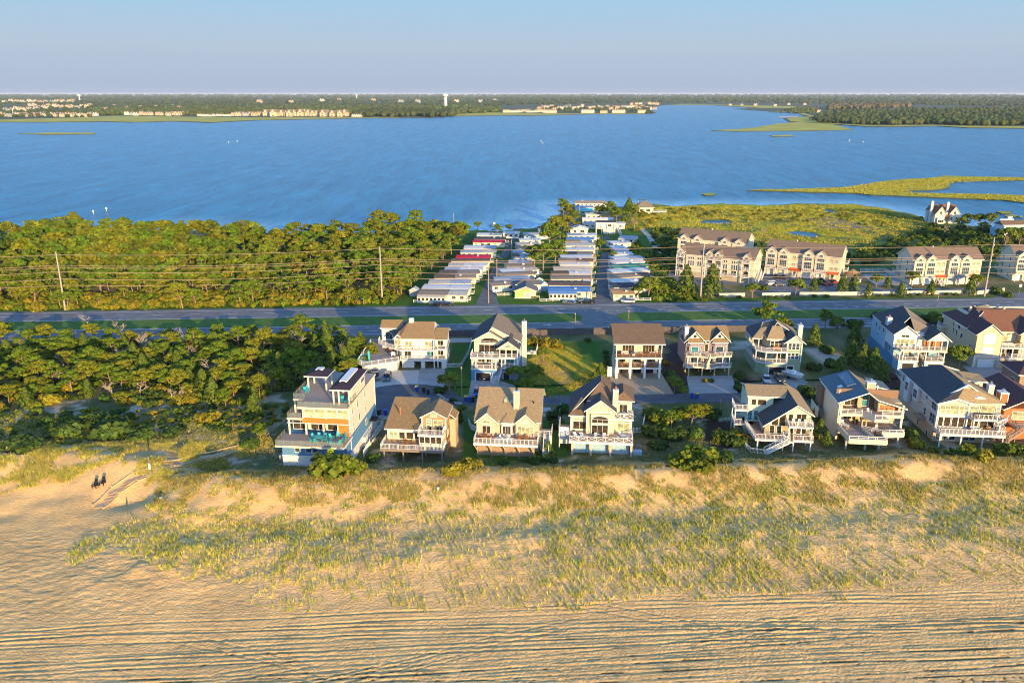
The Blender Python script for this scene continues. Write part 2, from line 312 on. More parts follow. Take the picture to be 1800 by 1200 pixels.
def hgt(x, y, fine=False):
    x = np.asarray(x, float); y = np.asarray(y, float); u, v = UV(x, y)
    cs = ipl(u, [-300, -95, -74, -60, -47, -37, 0, 40, 80, 300], [13, 12, 11, 6.5, 1.5, 0, 0, 0, 1, 1])     # the crest bends inland to the left
    e = v + (fbm(u, v, 16, 2, 3) - .5) * 4
    left = sstep(-48, -66, u)
    pr = lin(e - cs * sstep(112, 128, v), (60, -.5), (95, 0), (103, .5), (110, 1.25), (115, 1.35), (119.5, 1.05), (123, 1.3), (128, 2.3), (132, 3.7), (134.5, 3.9), (137.5, 2.9), (141, 1.5), (145, .9), (155, .8), (166, .25), (172, 0), (400, 0))
    pl = lin(e - cs, (60, -.5), (95, 0), (118, .35), (125, 1.3), (131, 3.0), (135, 3.8), (141, 2.9), (150, 1.6), (160, 1.0), (174, .2), (182, 0), (400, 0))
    z = pr * (1 - left) + pl * left
    hum = sstep(102, 112, v) * sstep(170, 158, v) * (1 - .75 * sstep(136, 141, v) * (1 - left))
    flat = 1 - .93 * left * sstep(130, 122, v)
    z = z + hum * flat * ((fbm(u, v, 5, 3, 21) - .5) * .9 + (fbm(u, v, 1.6, 2, 33) - .5) * .30 * (1 - left * sstep(128, 122, v)))
    z = z - 1.7 * np.exp(-((u + 56 - (v - 138) * .5) / 7) ** 2) * sstep(127, 134, v) * sstep(158, 146, v)     # the beach path runs through a notch in the crest
    # water beyond the shore, and ponds
    wet = v > 330
    if np.any(wet):
        edge = (fbm(x, y, 9, 3, 41) - .5) * 9
        ins = np.ones(x.shape, bool)
        ins[wet] = inpoly(x[wet], (y + edge)[wet], LAND)
        for P in PONDS: ins[wet] &= ~inpoly(x[wet], y[wet] + edge[wet] * .25, P)
        z = np.where(ins, z, -1.9)
        z = z + np.where(wet & ins, (fbm(x, y, 6, 3, 55) - .5) * .7, 0)
    if fine:
        z = z + track_depth(u, v)
        rip = sstep(97, 101, v) * sstep(128, 120, v)
        q = .6 * vnoise(u / .8 + v * .3, v / .55, 61) + .4 * vnoise(u / .5, v / .42, 62) - .5
        amp = .15 * sstep(-15, -55, u) + .09
        z = z + q * amp * np.maximum(rip, .35) + (vnoise(u / .45, v / .4, 66) > .86) * -.05 * sstep(112, 104, v)
    return z
def hz(x, y): return float(hgt(np.array([x]), np.array([y]))[0])
def onland(px, py):                                      # the point of the terrain a pixel shows
    z = 0.0
    for _ in range(5):
        x, y = G(px, py, z); z = hz(x, y)
    return x, y, z
C = dict(sand=(.62, .385, .155), sandpale=(.46, .36, .26), scrub=(.095, .11, .035), litter=(.17, .135, .065), lawn=(.055, .120, .014), marsh=(.34, .31, .018), marshdark=(.09, .12, .03),
         mulch=(.055, .032, .024), dirt=(.22, .17, .12), drygrass=(.42, .26, .09), gold=(.34, .30, .025))
ZONES = [  # (colour, pixel polygon): later ones win
    ('lawn', [(-200, 600), (2000, 560), (2000, 519), (700, 528), (-200, 545)]),
    ('lawn', [(700, 540), (735, 405), (1150, 400), (1180, 540)]),
    ('lawn', [(765, 690), (790, 602), (925, 600), (1062, 600), (1068, 690), (980, 704), (925, 695), (860, 690), (790, 706)]),
    ('lawn', [(815, 835), (812, 740), (1000, 740), (1000, 810)]),
    ('gold', [(925, 600), (1000, 600), (1060, 650), (1020, 660)]), ('drygrass', [(935, 620), (975, 640), (1010, 672), (985, 672), (948, 650)]),
    ('mulch', [(1190, 700), (1150, 665), (1180, 600), (1205, 600), (1208, 662), (1214, 700)]), ('mulch', [(1290, 690), (1300, 640), (1330, 680), (1345, 700)]),
    ('mulch', [(1545, 665), (1560, 650), (1600, 660), (1600, 680), (1570, 690), (1548, 680)]), ('mulch', [(1240, 742), (1285, 742), (1300, 790), (1270, 800), (1235, 780)]),
    ('sandpale', [(1415, 605), (1475, 625), (1490, 645), (1460, 642), (1420, 625)]), ('sandpale', [(1290, 600), (1315, 600), (1320, 615), (1290, 612)]),
    ('dirt', [(770, 735), (812, 735), (815, 790), (780, 790)]),
    ('marsh', [(1100, 400), (1120, 350), (1900, 330), (1900, 415), (1700, 420), (1560, 420), (1500, 440), (1330, 425), (1250, 400)]),
    ('marshdark', [(1140, 470), (1150, 400), (1340, 420), (1500, 432), (1620, 385), (1900, 400), (1900, 470), (1500, 480), (1200, 500)]),
    ('dirt', [(1410, 384), (1460, 380), (1530, 396), (1570, 412), (1520, 412), (1440, 398)]),
]
ZW = [(k, PP(p)) for k, p in ZONES]
def ground_colour(x, y, z):
    u, v = UV(x, y); n = x.size; c = np.empty((n, 3))
    jx = (fbm(x, y, 4, 2, 71) - .5) * 4; jy = (fbm(x, y, 4, 2, 72) - .5) * 4
    m1 = fbm(x, y, 9, 3, 73); m2 = fbm(x, y, 3.0, 3, 74)
    sand = np.array(C['sand']); pale = np.array(C['sandpale'])
    c[:] = sand
    inl = sstep(138, 147, v + jy * 1.5 + sstep(-40, -70, u) * -10)[:, None]
    scr = np.array(C['scrub']) * (.7 + .6 * m2[:, None]); lit = np.array(C['litter']) * (.8 + .5 * m1[:, None])
    k = sstep(.40, .62, m1)[:, None]; base = scr * (1 - k) + lit * k
    k2 = (sstep(.60, .72, m2) * sstep(200, 178, v))[:, None]; base = base * (1 - k2) + pale * k2
    c = c * (1 - inl) + base * inl
    for name, P in ZW:
        m = inpoly(x + jx * .35, y + jy * .35, P)
        if m.any(): c[m] = np.array(C[name]) * (.75 + .5 * m2[m, None])
    mm = sstep(.45, .7, fbm(x, y, 13, 3, 77))[:, None] * (sstep(330, 350, v) * sstep(60, 90, x))[:, None]
    c = c * (1 - mm) + np.array(C['marshdark']) * 1.2 * mm * 1.0
    c = np.where((z < -.25)[:, None], np.array((.07, .055, .03)), c)
    return c
def grid(u0, u1, du, v0, v1, dv, fine=False, drop=0.0):
    us = np.arange(u0, u1 + du * .5, du); vs = np.arange(v0, v1 + dv * .5, dv)
    U, V = np.meshgrid(us, vs); x, y = U * CP - V * SP, U * SP + V * CP
    x, y = x.ravel(), y.ravel(); z = hgt(x, y, fine) - drop
    nu, nv = len(us), len(vs); i = np.arange(nu * nv).reshape(nv, nu)
    F = np.stack([i[:-1, :-1], i[:-1, 1:], i[1:, 1:], i[1:, :-1]], -1).reshape(-1, 4)
    return np.stack([x, y, z], 1), F, ground_colour(x, y, z)
def terrain():
    V, F, c = grid(-100, 104, .42, 74, 126, .20, True)
    beach = tag(link('beach', npmesh('beach', V, F, 'terrain', c, True)), 'pale golden sand beach with tyre ruts along the shore', kind='structure')
    parts = [grid(-190, 200, 1.0, 125.6, 190, .8), grid(-420, 460, 2.6, 189.5, 580, 2.6)]
    parts.append(grid(-190, -99, 1.5, 50, 126, 1.2)); parts.append(grid(103, 200, 1.5, 50, 126, 1.2)); parts.append(grid(-100, 104, 2.0, 20, 74.5, 2.0)); parts.append(grid(-420, -189, 4, 60, 190, 4)); parts.append(grid(199, 460, 4, 60, 190, 4))
    Vs, Fs, cs = [], [], []; b = 0
    for V, F, c in parts: Vs.append(V); Fs.append(F + b); cs.append(c); b += len(V)
    tag(link('ground', npmesh('ground', np.concatenate(Vs), np.concatenate(Fs), 'terrain', np.concatenate(cs), True)), 'dune, scrub and lawn ground between the beach and the bay', kind='structure')
terrain()
# ---------------------------------------------------------------- water: one sheet to the horizon, sheen of the calm shore water put into its colour
def water():
    xs = np.concatenate([np.linspace(-40000, -900, 12), np.linspace(-800, 900, 110), np.linspace(1000, 40000, 12)])
    ys = np.concatenate([np.linspace(330, 700, 75), np.linspace(715, 1400, 25), np.linspace(1500, 60000, 20)])
    X, Y = np.meshgrid(xs, ys); x, y = X.ravel(), Y.ravel()
    P = np.array(SHORE); d = np.full(x.shape, 1e9)
    for k in range(len(P) - 1):
        a, b = P[k], P[k + 1]; ab = b - a; t = np.clip(((x - a[0]) * ab[0] + (y - a[1]) * ab[1]) / (ab @ ab), 0, 1)
        d = np.minimum(d, np.hypot(x - a[0] - t * ab[0], y - a[1] - t * ab[1]))
    wd = 26 + 46 * fbm(x, y * .4, 60, 3, 81); s = np.clip(1 - d / wd, 0, 1) ** 1.3 * .95
    far = sstep(640, 560, y)
    V = np.stack([x, y, np.full(x.shape, -.75)], 1); i = np.arange(len(x)).reshape(X.shape)
    F = np.stack([i[:-1, :-1], i[:-1, 1:], i[1:, 1:], i[1:, :-1]], -1).reshape(-1, 4)
    tag(link('water', npmesh('water', V, F, 'water', np.repeat((s * far)[:, None], 3, 1))), 'wide blue bay ruffled by wind', kind='structure')
water()
# ---------------------------------------------------------------- slabs of marsh and the far shore
mat('marshtop', (.33, .32, .018), .9, .4, .12, bump=.25, bscale=.8); mat('bank', (.05, .045, .02), .95, .3, .5)
mat('farland', (.05, .075, .03), .95, .4, .004); mat('farmarsh', (.38, .34, .04), .95, .3, .02)
def densify(P, step):
    out = []
    for i in range(len(P)):
        a, b = P[i], P[(i + 1) % len(P)]; n = max(1, int(math.hypot(b[0] - a[0], b[1] - a[1]) / step))
        for k in range(n): out.append((a[0] + (b[0] - a[0]) * k / n, a[1] + (b[1] - a[1]) * k / n))
    return out
def landslab(name, label, px, z1, tm, sm, step=12, wob=3.0, kind="structure", z0=-1.6):
    P = densify(PP(px, z1), step); Q = []
    for x, y in P: Q.append((x + (float(fbm(x, y, step, 3, 91)) - .5) * 2 * wob, y + (float(fbm(x, y, step, 3, 92)) - .5) * 2 * wob))
    return tag(MB().prism(Q, z0, z1, 0, 1).build(name, [tm, sm]), label, kind=kind)
landslab('marsh_island', 'low green marsh spit between the open bay and the channel', [(1312, 334), (1345, 332), (1400, 332), (1475, 329), (1530, 325), (1537, 321), (1580, 315), (1643, 312), (1665, 308.5), (1700, 310), (1760, 311), (1860, 312), (1860, 316), (1755, 317),
    (1700, 316), (1672, 321), (1672, 325), (1668, 329), (1650, 334), (1600, 335), (1585, 338), (1700, 340), (1760, 341), (1860, 346), (1860, 360), (1800, 356), (1760, 351), (1660, 347), (1600, 345), (1530, 342), (1515, 340), (1450, 338), (1400, 336.5)], -.1, 'marshtop', 'bank', 9, 2.2)
landslab('marsh_island', 'small round marsh islet in the bay', [(1234, 341), (1245, 339), (1257, 339.5), (1256, 342.5), (1240, 343.5)], -.2, 'marshtop', 'bank', 4, 1)
landslab('marsh_island', 'thin marsh tongue off the right bank', [(1247, 229), (1300, 227), (1340, 222), (1372, 217), (1425, 213), (1470, 220), (1500, 228), (1440, 229.5), (1380, 230), (1300, 231)], .1, 'farmarsh', 'bank', 40, 10)
landslab('marsh_island', 'short marsh strip below the thin tongue', [(1355, 238), (1390, 237), (1394, 239.5), (1358, 239.8)], .1, 'farmarsh', 'bank', 20, 3)
landslab('marsh_island', 'thin broken marsh bar far out on the left', [(34, 235), (85, 233.2), (166, 233.2), (168, 235.6), (80, 236.4)], .1, 'farmarsh', 'bank', 20, 6)
for q in ([(1750, 372), (1758, 371), (1775, 371.5), (1778, 374), (1762, 375)], [(1766, 378), (1780, 377), (1790, 379), (1784, 381), (1768, 380.5)], [(1791, 380), (1797, 379), (1798, 382), (1792, 382)], [(1737, 375), (1741, 374.6), (1741, 376), (1737, 376)]):
    landslab('marsh_hummock', 'tiny marsh hummock in the channel near the right edge', q, -.1, 'marshtop', 'bank', 3, .7)
landslab('far_shore', 'wooded mainland across the bay', [(-900, 215), (0, 214.5), (80, 215), (180, 213.5), (230, 215), (310, 213), (370, 215.5), (450, 211), (560, 209), (640, 207.5), (760, 207), (800, 203.5), (890, 202.5), (930, 203), (1040, 200.5), (1135, 200), (1152, 198.5), (1148, 194.5), (1140, 190.5),
    (1150, 187), (1172, 184.6), (1250, 184.6), (1280, 187), (1330, 190), (1290, 191.5), (1355, 196), (1400, 197), (1420, 205), (1380, 208), (1385, 214), (1430, 216), (1520, 222), (1560, 222.5), (1650, 221.5), (1700, 224.5), (1800, 225.5), (2600, 226), (6500, 166.2), (-4700, 166.2)], .35, 'farland', 'bank', 300, 14, z0=-1.6)
# ================================================================ PAVED GROUND
def sheet(name, label, P, mt, z=.03, kind='structure', th=.3, **kw):
    return tag(MB().prism(P, z - th, z).build(name, mt), label, kind=kind, **kw)
def strip_uv(u0, u1, v0, v1, n=60): return [XY(u0 + (u1 - u0) * i / n, v0) for i in range(n + 1)] + [XY(u1 + (u0 - u1) * i / n, v1) for i in range(n + 1)]
HW = (236.4, 248.3, 258.6, 271.6)
def highway():
    sheet('highway', 'near carriageway of the coast highway', strip_uv(-420, 420, HW[0], HW[1]), 'asphalt')
    sheet('highway', 'far carriageway of the coast highway', strip_uv(-420, 420, HW[2], HW[3]), 'asphalt')
    a, b = UV(*G(1020, 562))[0], UV(*G(1094, 562))[0]
    sheet('road_crossing', 'paved gap in the median between the carriageways', strip_uv(a - 3, b + 3, HW[1] - .5, HW[2] + .5, 4), 'asphalt', .026)
    for u0, u1 in ((-420, a), (b, 420)):
        P = strip_uv(u0 + (3 if u0 > -400 else 0), u1 - (3 if u1 < 400 else 0), HW[1] + .2, HW[2] - .2)
        m = MB().prism(P, -.2, .13); c = ((HW[1] + HW[2]) / 2); r = (HW[2] - HW[1]) / 2 - .2
        for s_, ue in ((1, u1 - 3), (-1, u0 + 3)):
            if abs(ue) < 400: m.prism([XY(ue + s_ * (r * math.cos(t_)) * .8, c + r * math.sin(t_)) for t_ in np.linspace(-math.pi / 2, math.pi / 2, 9)], -.2, .132)
        tag(m.build('median', 'lawn'), 'grass median of the highway', kind='structure')
    # painted lines: each dash is a piece of its carriageway
    z = .0345
    solid = MB()
    for v in (HW[0] + 1.6, HW[1] - .6, HW[2] + .6, HW[3] - 2.6):
        for k in range(70):
            u = -420 + 12 * k
            if (v in (HW[1] - .6, HW[2] + .6)) and a - 6 < u + 6 < b + 6: continue
            solid.prism([XY(u, v), XY(u + 12, v), XY(u + 12, v + .2), XY(u, v + .2)], z - .01, z)
    solid.build('edge_lines', 'paint')['kind'] = 'structure'
    dm = MB().box(-1.6, 1.6, -.09, .09, -.01, .0).mesh('lane_dash', 'paint'); sm = MB().box(-.45, .45, -.11, .11, -.01, .0).mesh('lane_dot', 'paint')
    for v, me, stepu, r in ((HW[0] + 5.3, dm, 12.2, (-200, 200)), (HW[2] + 6.3, dm, 12.2, (-200, 200)), (HW[2] + 2.9, sm, 3.6, (40, 200)), (HW[1] - 3.4, sm, 3.6, (-60, 0))):
        for u in np.arange(r[0], r[1], stepu):
            o = link('lane_marking', me, None, (*XY(u, v), z + .001), PHI); o['kind'] = 'structure'
    am = MB().add([(-1.4, -.15, 0), (.3, -.15, 0), (.3, -.5, 0), (1.5, 0, 0), (.3, .5, 0), (.3, .15, 0), (-1.4, .15, 0)], [tuple(range(7))]).mesh('lane_arrow', 'paint')
    for px, py in ((962, 571), (1148, 552.5), (1490, 547.5)):
        x, y = G(px, py); link('lane_arrow', am, None, (x, y, z + .004), PHI)['kind'] = 'structure'
highway()
# access street with cul-de-sac
STV = (176.6, 183.6)
def street():
    P = [XY(u, 177.2 - .018 * (u + 5)) for u in np.linspace(-17, 190, 40)] + [XY(u, 183.2 - .018 * (u + 5)) for u in np.linspace(190, -12, 40)]
    sheet('street', 'narrow asphalt street between the two rows of beach houses', P, 'street', .03)
    cx, cy = G(712, 704); sheet('turning_circle', 'cracked asphalt turning circle at the end of the street', [(cx + 13 * math.cos(t), cy + 1 + 10.5 * math.sin(t)) for t in np.linspace(0, 2 * math.pi, 40, endpoint=False)], 'street', .034)
    m = MB(); rr = random.Random(3)
    for k in range(9):
        x, y = cx + rr.uniform(-9, 3), cy + rr.uniform(-6, 7); a = rr.uniform(0, 6)
        for _ in range(9):
            a += rr.uniform(-.6, .6); nx, ny = x + 1.3 * math.cos(a), y + 1.3 * math.sin(a)
            if math.hypot(nx - cx, (ny - cy)) > 10: break
            m.beam((x, y, .0365), (nx, ny, .0365), .10, .012); x, y = nx, ny
    for u in (5, 21, 33, 39, 47, 52, 60, 71):
        x, y = XY(u, 177.6); nx, ny = XY(u + rr.uniform(-3, 3), 181.5); m.beam((x, y, .034), (nx, ny, .034), .10, .012)
    m.build('tar_seams', 'dark')['kind'] = 'structure'
street()
DRIVES = [('gravel_lot', 'white gravel parking lot beside the turning circle', 'gravelwhite', [(636, 657), (655, 652), (737, 650), (734, 678), (705, 681), (680, 681), (650, 684)], .022),
    ('driveway', 'grey concrete driveway of the white wraparound house', 'concrete', [(738, 647), (782, 647), (781, 692), (812, 706), (770, 696), (733, 680)], .026),
    ('driveway', 'concrete driveway of the blue and white house', 'concrete', [(829, 666), (875, 667), (905, 678), (912, 699), (850, 702), (822, 700)], .024),
    ('driveway', 'tan gravel driveway of the pillared house', 'graveltan', [(1072, 655), (1162, 655), (1188, 698), (1160, 700), (1070, 703)], .022),
    ('driveway', 'pale concrete driveway of the twin gabled grey house', 'concrete', [(1207, 661), (1286, 660), (1299, 696), (1213, 700)], .024),
    ('driveway', 'concrete driveway of the green house', 'concrete', [(1333, 678), (1352, 655), (1402, 655), (1432, 692), (1345, 698)], .024),
    ('driveway', 'concrete driveway of the twin gabled blue house', 'concrete', [(1573, 655), (1660, 652), (1640, 700), (1605, 700)], .022),
    ('driveway', 'broad concrete forecourt of the large stucco houses', 'concrete', [(1692, 643), (1900, 640), (1900, 705), (1745, 706), (1730, 680)], .026),
    ('driveway', 'short concrete drive of the brown cottage', 'concrete', [(657, 728), (705, 728), (702, 748), (655, 750)], .022),
    ('driveway', 'gravel strip beside the beige gabled house', 'gravelwhite', [(955, 716), (968, 716), (965, 745), (955, 745)], .022),
    ('car_park', 'asphalt car park in front of the townhouses', 'asphalt', [(1170, 470), (1215, 462), (1345, 478), (1360, 486), (1480, 497), (1560, 508), (1760, 505), (1762, 515), (1560, 519), (1340, 516), (1300, 500), (1180, 500)], .03),
    ('side_road', 'side road meeting the highway at the right edge', 'asphalt', [(1745, 524), (1760, 519), (1790, 514), (1900, 508), (1900, 522), (1755, 530)], .022),
    ('park_lane', 'left lane through the mobile home park', 'lane', [(831, 545), (880, 543), (873, 525), (868, 505), (878, 478), (895, 445), (912, 415), (914, 402), (903, 402), (893, 425), (878, 452), (862, 480), (850, 505), (841, 525)], .026),
    ('park_lane', 'right lane through the mobile home park', 'lane', [(1040, 541), (1095, 540), (1078, 520), (1076, 480), (1078, 440), (1076, 420), (1064, 412), (1055, 410), (1058, 418), (1066, 430), (1056, 450), (1049, 490), (1048, 520)], .026),
    ('park_lane', 'short lane among trees by the bay', 'lane', [(1000, 404), (1020, 402), (1022, 385), (1012, 378), (1004, 385)], .026),
    ('track', 'pale sandy track winding into the marsh', 'trackpath', [(1122, 398), (1132, 400), (1145, 415), (1160, 440), (1176, 452), (1200, 460), (1200, 466), (1172, 458), (1152, 443), (1136, 415), (1126, 405)], .05),
    ('patio', 'paved terrace behind the picket fence of the townhouses', 'concrete', [(1515, 482), (1555, 480), (1590, 490), (1600, 500), (1540, 502)], .03)]
for n_, l_, m_, p_, z_ in DRIVES: sheet(n_, l_, PP(p_), m_, z_)
# ================================================================ HOUSE KIT
PANES = {}
ANG = {'F': 0.0, 'L': -math.pi / 2, 'R': math.pi / 2, 'B': math.pi}
def win_mesh(w, h, nx, nz, arch, fm, pm):
    k = (w, h, nx, nz, arch, fm, pm)
    if k in PANES: return PANES[k]
    f = MB(); t = .11; b = .055; d = .08
    f.box(-w / 2 - t, -w / 2, -d, 0, -h / 2 - t, h / 2 + (0 if arch else t)).box(w / 2, w / 2 + t, -d, 0, -h / 2 - t, h / 2 + (0 if arch else t)).box(-w / 2, w / 2, -d - .01, 0, -h / 2 - t, -h / 2)
    if not arch: f.box(-w / 2, w / 2, -d - .01, 0, h / 2, h / 2 + t)
    for i in range(1, nx): x = -w / 2 + w * i / nx; f.box(x - b / 2, x + b / 2, -d + .02, -.012, -h / 2, h / 2)
    for i in range(1, nz): z = -h / 2 + h * i / nz; f.box(-w / 2, w / 2, -d + .03, -.011, z - b / 2, z + b / 2)
    p = MB().box(-w / 2, w / 2, -.03, -.006, -h / 2, h / 2)
    if arch:
        n = 8; A = [(w / 2 * math.cos(math.pi * i / n), h / 2 + arch * math.sin(math.pi * i / n)) for i in range(n + 1)]
        p.extr([(x, z) for x, z in A], -.03, -.006, 'y')
        for i in range(n): f.beam((A[i][0] * 1.03, -.04, A[i][1] + .03), (A[i + 1][0] * 1.03, -.04, A[i + 1][1] + .03), .1, .12)
        f.box(-w / 2, w / 2, -d + .01, -.012, h / 2 - .04, h / 2 + .04)
    PANES[k] = (f.mesh('window_frame', fm), p.mesh('window_pane', pm)); return PANES[k]
class House:
    def __init__(s, name, label, cat, o, rot, trim='trim', group=None):
        s.r = empty(name, o, R(rot), label, cat, group); s.trim = trim; s.o = o; s.rot = R(rot)
    def W(s, x, y, z=0):
        c, n = math.cos(s.rot), math.sin(s.rot); return (s.o[0] + x * c - y * n, s.o[1] + x * n + y * c, s.o[2] + z)
    def put(s, mb, name, mats): return mb.build(name, mats, s.r)
    def box(s, name, mt, *b): return s.put(MB().box(*b), name, mt)
    def gbody(s, mt, x0, x1, y0, y1, z0, ze, zr, axis='y', ridge=None, name='wall'):
        h0, h1 = (x0, x1) if axis == 'y' else (y0, y1); r_ = (h0 + h1) / 2 if ridge is None else ridge
        a, b = (y0, y1) if axis == 'y' else (x0, x1)
        return s.put(MB().extr([(h0, z0), (h1, z0), (h1, ze), (r_, zr), (h0, ze)], a, b, axis), name, mt)
    def roof(s, mt, planes, name='roof', up=.26, t=.24):
        m = MB()
        for P in planes: m.slab(P, t, up)
        return s.put(m, name, [mt, s.trim])
    def groof(s, mt, x0, x1, y0, y1, ze, zr, axis='y', ridge=None, ov=.4, og=.4, name='roof', zr2=None):
        h0, h1 = (x0, x1) if axis == 'y' else (y0, y1); r_ = (h0 + h1) / 2 if ridge is None else ridge
        a, b = (y0 - og, y1 + og) if axis == 'y' else (x0 - og, x1 + og)
        zl = ze - (zr - ze) / (r_ - h0) * ov; zq = ze - (zr - ze) / (h1 - r_) * ov
        f = (lambda h, t_, z: (h, t_, z)) if axis == 'y' else (lambda h, t_, z: (t_, h, z))
        return s.roof(mt, [[f(h0 - ov, a, zl), f(r_, a, zr), f(r_, b, zr), f(h0 - ov, b, zl)], [f(r_, a, zr), f(h1 + ov, a, zq), f(h1 + ov, b, zq), f(r_, b, zr)]], name)
    def hip(s, mt, x0, x1, y0, y1, ze, zr, i0, i1=None, axis='x', ov=.4, name='roof'):
        i1 = i0 if i1 is None else i1; x0 -= ov; x1 += ov; y0 -= ov; y1 += ov
        if axis == 'x': a, b = (x0 + i0, (y0 + y1) / 2, zr), (x1 - i1, (y0 + y1) / 2, zr)
        else: a, b = ((x0 + x1) / 2, y0 + i0, zr), ((x0 + x1) / 2, y1 - i1, zr)
        A, B_, C_, D = (x0, y0, ze), (x1, y0, ze), (x1, y1, ze), (x0, y1, ze)
        if axis == 'x': pl = [[A, B_, b, a], [B_, C_, b], [C_, D, a, b], [D, A, a]]
        else: pl = [[A, B_, a], [B_, C_, b, a], [C_, D, b], [D, A, a, b]]
        return s.roof(mt, [p for p in pl if len(set(p)) > 2], name)
    def win(s, face, a, z, w, h, at, nx=2, nz=1, arch=0, pane='glass', fm=None, ang=None, xy=None):
        fr, pn = win_mesh(w, h, nx, nz, arch, fm or s.trim, pane)
        th = ANG[face] if ang is None else ang
        loc = xy if xy else ((a, at) if face in 'FB' else (at, a))
        o = link('window', fr, s.r, (loc[0], loc[1], z + h / 2), th); link('pane', pn, o); return o
    def rail(s, pts, z, style='bal', h=1.05, mt=None, sp=1.7, name='railing', closed=False):
        m = MB(); mt = mt or ('wood' if style == 'glass' else s.trim); P = list(pts) + ([pts[0]] if closed else [])
        for i in range(len(P) - 1):
            a = Vector((*P[i], z)); b = Vector((*P[i + 1], z)); L = (b - a).length; n = max(1, round(L / sp)); U = Vector((0, 0, 1))
            if style == 'wall': m.beam(a + U * h / 2, b + U * h / 2, .12, h); m.beam(a + U * h, b + U * h, .22, .07); continue
            for k in range(n + 1):
                p = a.lerp(b, k / n); m.beam(p, p + U * (h + .08), .04 if style == 'glass' else .11)
            m.beam(a + U * h, b + U * h, .03 if style == 'glass' else .09, .03 if style == 'glass' else .07); m.beam(a + U * .12, b + U * .12, .04, .05)
            if style == 'bal':
                q = max(2, int(L / .26))
                for k in range(1, q): p = a.lerp(b, k / q); m.beam(p + U * .12, p + U * h, .035)
            elif style == 'x':
                for k in range(n):
                    p, q = a.lerp(b, k / n), a.lerp(b, (k + 1) / n); m.beam(p + U * .15, q + U * h, .07); m.beam(q + U * .15, p + U * h, .068)
            elif style == 'h':
                for q in (.4, .7): m.beam(a + U * q, b + U * q, .05, .06)
            elif style == 'cable':
                for q in (.3, .5, .7, .9): m.beam(a + U * q, b + U * q, .03, .03)
            elif style == 'glass': pass
        o = s.put(m, name, mt)
        if style == 'glass':
            g = MB()
            for i in range(len(P) - 1): g.beam(Vector((*P[i], z + .58)), Vector((*P[i + 1], z + .58)), .03, .8)
            g.build('glass_panel', 'clearglass', o)
        return o
    def deck(s, P, z, mt='deckgrey', t=.35, rim=None, name='deck'):
        return s.put(MB().prism(P, z - t, z, 0, 1), name, [mt, rim or s.trim])
    def posts(s, pts, z0, z1, w=.22, mt=None, name='post', round_=False):
        me = (MB().cyl(0, 0, 0, z1 - z0, w / 2, n=8) if round_ else MB().box(-w / 2, w / 2, -w / 2, w / 2, 0, z1 - z0)).mesh(name, mt or s.trim)
        for x, y in pts: link(name, me, s.r, (x, y, z0))
    def chim(s, x0, x1, y0, y1, z0, z1, mt='w_cream', cap='copper'):
        c = s.box('chimney', mt, x0, x1, y0, y1, z0, z1); e = .05
        m = MB()
        for (a, b, c_, d) in ((x0 - e, x0 + .1, y0 - e, y0 + .1), (x1 - .1, x1 + e, y0 - e, y0 + .1), (x0 - e, x0 + .1, y1 - .1, y1 + e), (x1 - .1, x1 + e, y1 - .1, y1 + e)): m.box(a, b, c_, d, z0, z1 - .15)
        m.box(x0 - .1, x1 + .1, y0 - .1, y1 + .1, z1 - .15, z1 + .08).build('chimney_trim', s.trim, c)
        xm, ym = (x0 + x1) / 2, (y0 + y1) / 2; MB().cyl(xm, ym, z1 + .08, z1 + .6, .22, .2).cyl(xm, ym, z1 + .6, z1 + .75, .3, .1).build('flue_cap', cap, c)
    def garage(s, x, w, h, at, z0=0, open_=False, pm='garage'):
        f = MB().box(x - w / 2 - .18, x - w / 2, at - .08, at, z0, z0 + h + .18).box(x + w / 2, x + w / 2 + .18, at - .08, at, z0, z0 + h + .18).box(x - w / 2, x + w / 2, at - .085, at, z0 + h, z0 + h + .18)
        o = s.put(f, 'garage_opening' if open_ else 'garage_door', s.trim)
        MB().box(x - w / 2, x + w / 2, at - .03, at - .006, z0, z0 + h).build('shade_panel' if open_ else 'door_panel', 'dark' if open_ else pm, o)  # open doors: a flat dark panel paints the shade inside
    def stairs(s, a, b, w, mt=None, rails=True, name='stairs'):
        a = Vector(a); b = Vector(b); n = max(2, int(abs(b.z - a.z) / .18)); d = (b - a); hd = Vector((d.x, d.y, 0)); sd_ = Vector((-hd.y, hd.x, 0)).normalized()
        m = MB(); st = hd / n
        for k in range(n):
            p = a + d * (k + .5) / n; m.beam(p - sd_ * w / 2, p + sd_ * w / 2, st.length * 1.02, .07)
        for sg in (-1, 1):
            m.beam(a + sd_ * sg * w / 2 - Vector((0, 0, .12)), b + sd_ * sg * w / 2 - Vector((0, 0, .12)), .08, .28)
            if rails:
                m.beam(a + sd_ * sg * w / 2 + Vector((0, 0, 1)), b + sd_ * sg * w / 2 + Vector((0, 0, 1)), .1, .09)
                for k in range(0, n * 2 + 1):
                    p = a + d * k / (n * 2) + sd_ * sg * w / 2; m.beam(p, p + Vector((0, 0, 1)), .1 if k % 6 == 0 else .045)
        return s.put(m, name, mt or s.trim)
    def fascia(s, x0, x1, y0, y1, z0, z1, name='trim_band', mt=None): return s.box(name, mt or s.trim, x0, x1, y0, y1, z0, z1)
    def corners(s, pts, z0, z1):
        for x, y in pts: s.put(MB().box(x - .13, x + .13, y - .13, y + .13, z0, z1), 'corner_board', s.trim)
